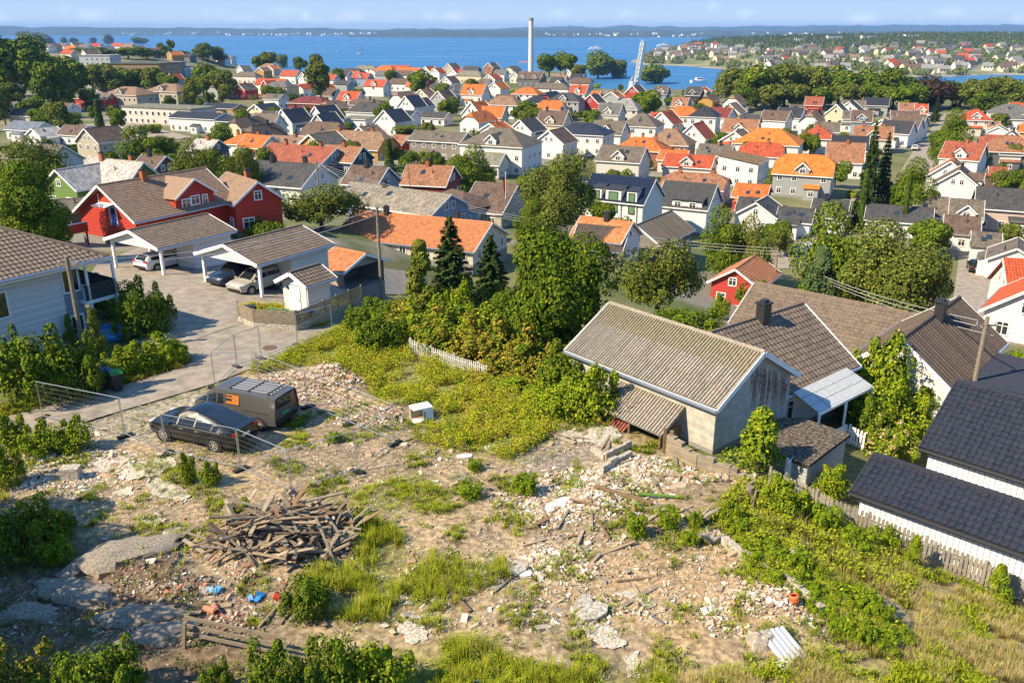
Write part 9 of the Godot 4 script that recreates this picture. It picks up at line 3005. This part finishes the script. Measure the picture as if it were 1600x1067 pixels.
func car(kind: String, at: Vector3, dir: Vector2, paint: Material, called: String, label: String, category := "car", alloy := true) -> Node3D:
	var sp: Dictionary = CARS[kind]
	var o := thing(called, label, category, at, atan2(-dir.y, dir.x))
	var glass := mat(.012, .016, .02, 0.05)
	glass.metallic_specular = 0.8
	var st: Array = []
	var raw: Array = sp.st
	for k in raw.size() - 1:
		for t in 3:
			var f := t / 3.0
			var row := []
			for c in 7:
				row.append(cubic_interpolate(raw[k][c], raw[k + 1][c], raw[maxi(k - 1, 0)][c], raw[mini(k + 2, raw.size() - 1)][c], f))
			row.append(raw[k][7])
			row.append(k)
			st.append(row)
	st.append(raw[-1] + [raw.size() - 1])
	var rings := []
	for s in st:
		var ring := []
		for sg in [1.0, -1.0]:
			var half := [Vector3(s[0], s[1], s[4] * sg), Vector3(s[0], lerpf(s[1], s[2], .5), (s[5] + .02) * sg), Vector3(s[0], s[2], s[5] * sg), Vector3(s[0], s[3] - .05, s[6] * sg), Vector3(s[0], s[3] - .012, s[6] * .82 * sg), Vector3(s[0], s[3] + .02, 0)]
			ring.append(half)
		rings.append(ring)
	var body := MB.new()
	var gl := {"side_window": [], "top": []}
	for k in st.size() - 1:
		for sg in 2:
			var a: Array = rings[k][sg]
			var b: Array = rings[k + 1][sg]
			for j in 5:
				var q := [a[j], b[j], b[j + 1], a[j + 1]]
				if sg == 1:
					q = [b[j], a[j], a[j + 1], b[j + 1]]
				body.quad(q[0], q[1], q[2], q[3])
				var flag: int = int(st[k][7])
				var is_side := j == 2 and flag & 1
				var is_top := j >= 4 and flag & 2
				if is_side or is_top:
					var n := ((q[1] - q[0]) as Vector3).cross(q[3] - q[0]).normalized() * 0.008
					var c: Vector3 = (q[0] + q[1] + q[2] + q[3]) * 0.25
					var sh := 1.0
					var g := []
					for p in q:
						g.append(c + (p - c) * (Vector3(sh, 0.8, 1.0) if is_side else Vector3(sh, 0.97, 1.0)) + n)
					gl["side_window" if is_side else "top"].append([g, int(st[k][8]) * 2 + sg])
		if k == 0 or k == st.size() - 2:
			var e := 0 if k == 0 else st.size() - 1
			for sg in 2:
				var a: Array = rings[e][sg]
				for j in 5:
					var c0 := Vector3(st[e][0], st[e][1], 0)
					if (e == 0) == (sg == 0):
						body.tri(c0, a[j], a[j + 1])
					else:
						body.tri(c0, a[j + 1], a[j])
	body.smooth(0.75)
	part(o, "body", body.mesh(), paint)
	var sides := {}
	for e in gl.side_window:
		sides.get_or_add(e[1], []).append(e[0])
	for k in sides:
		var m := MB.new()
		for g in sides[k]:
			m.quad(g[0], g[1], g[2], g[3])
		m.smooth(0.75)
		part(o, "side_window", m.mesh(), glass)
		# pillar behind each window
		var e0: Array = sides[k][0]
		m = MB.new()
		m.bar((e0[0] as Vector3).lerp(e0[1], 0.0) + Vector3(0, 0, .004 * (1 if k % 2 == 0 else -1)), (e0[3] as Vector3) + Vector3(0, 0, .004 * (1 if k % 2 == 0 else -1)), .02, .07, Vector3.RIGHT)
		part(o, "pillar", m.mesh(), paint)
	var groups := {}
	for e in gl.top:
		groups.get_or_add(int(e[1]) / 2, []).append(e[0])
	for k in groups:
		var m := MB.new()
		for g in groups[k]:
			m.quad(g[0], g[1], g[2], g[3])
		m.smooth(0.75)
		part(o, "windscreen" if raw[k][0] > 0 else "rear_window", m.mesh(), glass)
	var under := MB.new()
	under.box(Vector3(0, .3, 0), Vector3(4.2 if kind != "suv" else 3.7, .18, 1.6))
	part(o, "underbody", under.mesh(), M.rubber)
	var r: float = sp.r
	var w: float = raw[3][5]
	for x in sp.wheels:
		for sg in [1.0, -1.0]:
			var bas := Basis(Vector3(1, 0, 0), PI / 2 * sg)
			var arch := MB.new()
			arch.lathe([Vector2(r + .07, -.01), Vector2(r + .07, .012), Vector2(.0, .012)], 22, bas, Vector3(x, r, (w + .012) * sg))
			part(o, "wheel_arch", arch.mesh(), M.rubber)
			var ty := MB.new()
			ty.lathe([Vector2(r * .62, -.2), Vector2(r * .96, -.2), Vector2(r, -.16), Vector2(r, .01), Vector2(r * .95, .045), Vector2(r * .68, .05), Vector2(r * .66, .02)], 22)
			var wn := part(o, "wheel", ty.mesh(), M.rubber, Transform3D(bas, Vector3(x, r, w * sg)))
			var rim := MB.new()
			rim.lathe([Vector2(r * .68, .03), Vector2(r * .62, .045), Vector2(r * .58, .0), Vector2(0, .0)], 20)
			part(wn, "rim", rim.mesh(), M.rimdark)
			var spk := MB.new()
			for q in 7:
				var a := TAU * q / 7.0
				spk.bar(Vector3(0, .03, 0), Vector3(cos(a), .035 / (r * .62), sin(a)) * r * .62, .055, .02, Vector3.UP)
			spk.lathe([Vector2(r * .66, .03), Vector2(r * .66, .05), Vector2(r * .57, .05), Vector2(r * .57, .03)], 20)
			spk.lathe([Vector2(.07, .02), Vector2(.06, .05), Vector2(0, .05)], 10)
			part(wn, "spokes", spk.mesh(), M.alloy)
	var fx: float = st[-1][0]
	var rx: float = st[0][0]
	for sg in [1.0, -1.0]:
		part(o, "headlight", boxmesh(Vector3(.34, .12, .3)), M.lampglass, Transform3D(Basis(Vector3.UP, .35 * sg), Vector3(fx - .14, raw[-2][2] - .1, .66 * sg)))
		var th := .4 if kind == "van" else .14
		part(o, "tail_light", boxmesh(Vector3(.12, th, .12 if kind == "van" else .34)), M.tail, tf(Vector3(rx + .05, .95 if kind != "van" else 1.02, (.86 if kind == "van" else .7) * sg)))
		var mm := MB.new()
		var mx: float = raw[-4][0] + .75 if kind != "van" else 1.35
		mm.box(Vector3(mx, 1.03, (w + .1) * sg), Vector3(.1, .14, .2))
		part(o, "mirror", mm.mesh(), paint if kind != "van" else M.rubber)
		for dx in ([-.55, .35] if kind != "van" else [.62]):
			part(o, "door_handle", boxmesh(Vector3(.2, .03, .02)), M.steel, tf(Vector3(dx, .88, (w + .018) * sg)))
	part(o, "front_bumper", boxmesh(Vector3(.1, .18, 1.36)), M.rubber, tf(Vector3(fx - .02, .48, 0)))
	part(o, "rear_bumper", boxmesh(Vector3(.14, .2, 1.6 if kind == "van" else 1.4)), M.rubber, tf(Vector3(rx + .0, .48, 0)))
	part(o, "number_plate", boxmesh(Vector3(.02, .11, .5)), M.plate_green if kind == "van" else M.trim, tf(Vector3(rx - .012, .8 if kind == "van" else .74, 0)))
	return o

func build_vehicles() -> void:
	M.rimdark = mat(.05, .05, .05, 0.5)
	M.alloy = mat(.62, .60, .58, 0.3, "", 1.0, true, 0.7)
	M.lampglass = mat(.5, .52, .55, 0.1)
	M.tail = mat(.45, .01, .01, 0.2)
	M.plate_green = mat(.02, .36, .22, 0.5)
	var paint := func(r: float, g: float, b: float) -> StandardMaterial3D:
		var m := mat(r, g, b, 0.35, "", 1.0, true, 0.1)
		m.clearcoat_enabled = true
		m.clearcoat = 0.7
		m.clearcoat_roughness = 0.06
		return m
	var black: Material = paint.call(.006, .008, .012)
	var c := car("coupe", pp(-14.42, -36.0), Vector2(-.92, -.393), black, "parked_car", "glossy black fastback car behind the mesh fence")
	var m := MB.new()
	m.box(Vector3(-2.42, 1.16, 0), Vector3(.3, .04, 1.5), Basis(Vector3(0, 0, 1), 0.12))
	part(c, "spoiler", m.mesh(), black)
	for sg in [1.0, -1.0]:
		m = MB.new()
		m.bar(Vector3(-1.9, 1.02, 1.0 * sg), Vector3(1.1, .99, .995 * sg), .015, .025)
		part(c, "chrome_strip", m.mesh(), M.steel)
	M.ribgrey = mat(.24, .25, .27, 0.5)
	# grey van
	c = car("van", pp(-13.2, -38.4), Vector2(-.926, -.376), paint.call(.085, .082, .08), "parked_van", "grey panel van with orange striped side window and ribbed roof", "van")
	c.scale.y = 0.95
	for sg in [1.0, -1.0]:
		var sw := part(c, "side_panel_window", boxmesh(Vector3(.86, .56, .02)), M.rubber, Transform3D(Basis(Vector3(1, 0, 0), -.2 * sg), Vector3(-.1, 1.42, .895 * sg)))
		for k in 7:
			part(sw, "stripe", boxmesh(Vector3([.76, .4, .76, .42, .4, .74, .76][k], .035, .024)), mat(.85, .25, .02, 0.5), tf(Vector3([0, -.18, 0, -.17, -.18, -.01, 0][k], .21 - k * .07, 0)))
		m = MB.new()
		m.bar(Vector3(-2.2, .98, .968 * sg), Vector3(-.7, .98, .972 * sg), .015, .03)
		part(c, "side_moulding", m.mesh(), M.rubber)
	for k in 5:
		part(c, "roof_rib", boxmesh(Vector3(2.5, .025, .12)), M.ribgrey, tf(Vector3(-.95, 1.905, -.5 + k * .25)))
	for x in [-2.0, -.9, .2]:
		part(c, "roof_bar", boxmesh(Vector3(.06, .03, 1.4)), M.rubber, tf(Vector3(x, 1.93, 0)))
	part(c, "rear_window", boxmesh(Vector3(.02, .55, 1.35)), M.pane, Transform3D(Basis(Vector3(0, 0, 1), .06), Vector3(-2.475, 1.42, 0)))
	# cars under the carports
	var X := Vector3(.525, 0, -.851)
	var Z := Vector3(.851, 0, .525)
	var p := Vector3(-30.8, 0, -67.2) + X * 3.0 - Z * 0.1
	car("estate", gp(p.x, p.z, .07), Vector2(X.x, X.z), paint.call(.72, .72, .72), "parked_car", "white estate car parked under a white carport")
	p = Vector3(-21.3, 0, -61.4) + X * 1.7 + Z * 1.15
	car("suv", gp(p.x, p.z, .07), Vector2(-X.x, -X.z), paint.call(.40, .38, .34), "parked_car", "silver beige crossover car under the second carport")
	p = Vector3(-21.3, 0, -61.4) + X * 2.0 - Z * 1.4
	car("suv", gp(p.x, p.z, .07), Vector2(-X.x, -X.z), paint.call(.01, .025, .07), "parked_car", "dark blue crossover car under the second carport")
	# cars further off in the town
	car("suv", gp(67.6, -120.6, .1), Vector2(.35, -.94), black, "parked_car", "black hatchback parked in front of the weathered white garage")
	car("estate", gp(45.9, -131.2, .1), Vector2(-.9, .3), paint.call(.75, .75, .75), "parked_car", "white car beside the open double garage")
	for k in 5:
		var q: Array = [[165.8, -340.7], [156.8, -324.6], [148.5, -310.0], [140.5, -294.9], [115.9, -249.1]][k]
		car(["estate", "suv"][k % 2], gp(q[0] - (4.0 if k < 4 else 0.0), q[1], .2), Vector2(.49, -.87), [paint.call(.7, .7, .7), black, paint.call(.3, .32, .35), paint.call(.1, .15, .3), paint.call(.7, .68, .66)][k], "parked_car", ["pale car at the far end of the avenue", "black car parked along the avenue", "grey car parked along the avenue", "blue car parked along the avenue", "white car crossing at the near end of the avenue"][k])

# ==================================================================== poles, wires, flag, caravan
func wire(a: Vector3, b: Vector3, sag: float, label: String, rad := 0.022) -> void:
	var m := MB.new()
	var pts := []
	var rr := []
	for k in 25:
		var t := k / 24.0
		pts.append(a.lerp(b, t) - a + Vector3(0, -sag * 4.0 * t * (1.0 - t), 0))
		rr.append(rad)
	m.tube(pts, rr, 4)
	tag(part(self, "power_cable", m.mesh(), M.cable, tf(a)), label, "cable", "power cables")

func pole(k: int, H: float, label: String, x := INF, z := INF) -> Vector3:
	var p := P2("poles", k)
	if x != INF:
		p = Vector2(x, z)
	var o := thing("utility_pole", label, "pole", gp(p.x, p.y))
	var m := MB.new()
	m.tube([Vector3(0, -1, 0), Vector3(0, H * .5, 0), Vector3(0, H, 0)], [.15, .13, .11], 8)
	part(o, "shaft", m.mesh(), M.weathered)
	m = MB.new()
	m.bar(Vector3(-.6, H - .5, 0), Vector3(.6, H - .5, 0), .1, .1)
	part(o, "crossarm", m.mesh(), M.weathered)
	for s in [-.5, 0.0, .5]:
		m = MB.new()
		m.lathe([Vector2(.03, 0), Vector2(.05, .06), Vector2(.03, .12), Vector2(.05, .16), Vector2(0, .2)], 8)
		part(o, "insulator", m.mesh(), M.lead, tf(Vector3(s, H - .45, 0)))
	return o.position + Vector3(0, H - .3, 0)

func build_street_things() -> void:
	M.cable = mat(.42, .42, .42, 0.6)
	var a := pole(0, 6.0, "wooden pole in front of the white clad house", -25.2, -46.9)
	var b := pole(1, 8.4, "tall wooden pole between the carports and the spruces")
	var c := pole(2, 7.4, "wooden pole beside the wide dark grey roof")
	var d := pole(3, 5.6, "leaning wooden pole in front of the dark chimney house")
	var e := pole(4, 7.0, "wooden pole beside the red cottage")
	var f := pole(5, 5.6, "wooden pole beside the blue grey house")
	for k in 3:
		var off := Vector3(0.35 * (k - 1), -0.35 * k, 0.3 * (k - 1))
		wire(c + off, e + off + Vector3(0, 0.2, 0), 2.2, "long pale power cable sagging across the gardens to the red cottage")
		wire(e + off, d + off, 0.9, "power cable crossing the big birch")
		if k < 2:
			wire(a + off * 0.6, b + off, 0.9, "dark cable crossing the lane from the white clad house")
			wire(f + off, c + off, 0.6, "cable between the poles of the middle street")
	# flagpole with pennant
	var o := thing("flagpole", "white flagpole with a red pennant behind the orange tiled house", "flagpole", gp(-1.0, -133.0))
	var m := MB.new()
	m.tube([Vector3(0, -.5, 0), Vector3(0, 8.4, 0)], [.07, .045], 8)
	part(o, "shaft", m.mesh(), M.trim)
	m = MB.new()
	m.lathe([Vector2(.0, 8.4), Vector2(.1, 8.5), Vector2(.0, 8.6)], 8)
	part(o, "finial", m.mesh(), M.trim)
	m = MB.new()
	for k in 6:
		var y0 := 7.6 - k * .45
		m.quad(Vector3(-.06, y0 - .45, .05 * (k % 2)), Vector3(-.42 + k * .05, y0 - .5, .12), Vector3(-.46 + k * .05, y0, .1 * (k % 2)), Vector3(-.06, y0, .05))
	part(o, "pennant", m.mesh(), mat(.55, .03, .03, 0.8))
	# caravan in the middle gardens
	o = thing("caravan", "white caravan parked among the middle gardens", "caravan", gp(10.5, -156.0), 0.6)
	m = MB.new()
	m.box(Vector3(0, 1.5, 0), Vector3(5.6, 1.9, 2.2))
	m.box(Vector3(0, 2.55, 0), Vector3(5.0, .22, 2.0))
	part(o, "body", m.mesh(), M.trim)
	for x in [-1.6, .2, 1.8]:
		add_window(o, Vector3(x, 1.75, 1.11), Basis.IDENTITY, 1.0, .6, false)
	for s in [-1.0, 1.0]:
		m = MB.new()
		m.lathe([Vector2(0, -.1), Vector2(.32, -.1), Vector2(.32, .1), Vector2(0, .1)], 14, Basis(Vector3(1, 0, 0), PI / 2))
		part(o, "wheel", m.mesh(), M.rubber, tf(Vector3(0, .34, .95 * s)))
	# manhole in the lane
	m = MB.new()
	m.lathe([Vector2(.42, 0), Vector2(.42, .02), Vector2(.34, .02), Vector2(.33, .012), Vector2(0, .012)], 20)
	tag(part(self, "manhole_cover", m.mesh(), mat(.16, .09, .06, 0.8, "fine", 2.0), tf(gp(-14.6, -48.05, .072))), "rusty round manhole cover in the asphalt lane", "manhole cover")
	# street lamps of the town
	for k in 8:
		var q: Array = [[14, -172], [-38, -215], [52, -205], [-70, -190], [84, -225], [120, -262], [-12, -250], [100, -190]][k]
		o = thing("street_lamp", "slim grey street lamp among the town houses", "street lamp", gp(q[0], q[1]), k * 0.7, "street lamps")
		m = MB.new()
		m.tube([Vector3(0, -.5, 0), Vector3(0, 7, 0), Vector3(.3, 7.6, 0), Vector3(1.2, 7.8, 0)], [.09, .07, .06, .05], 6)
		part(o, "shaft", m.mesh(), M.galv)
		part(o, "lamp_head", boxmesh(Vector3(.7, .12, .3)), M.galv, tf(Vector3(1.5, 7.78, 0)))
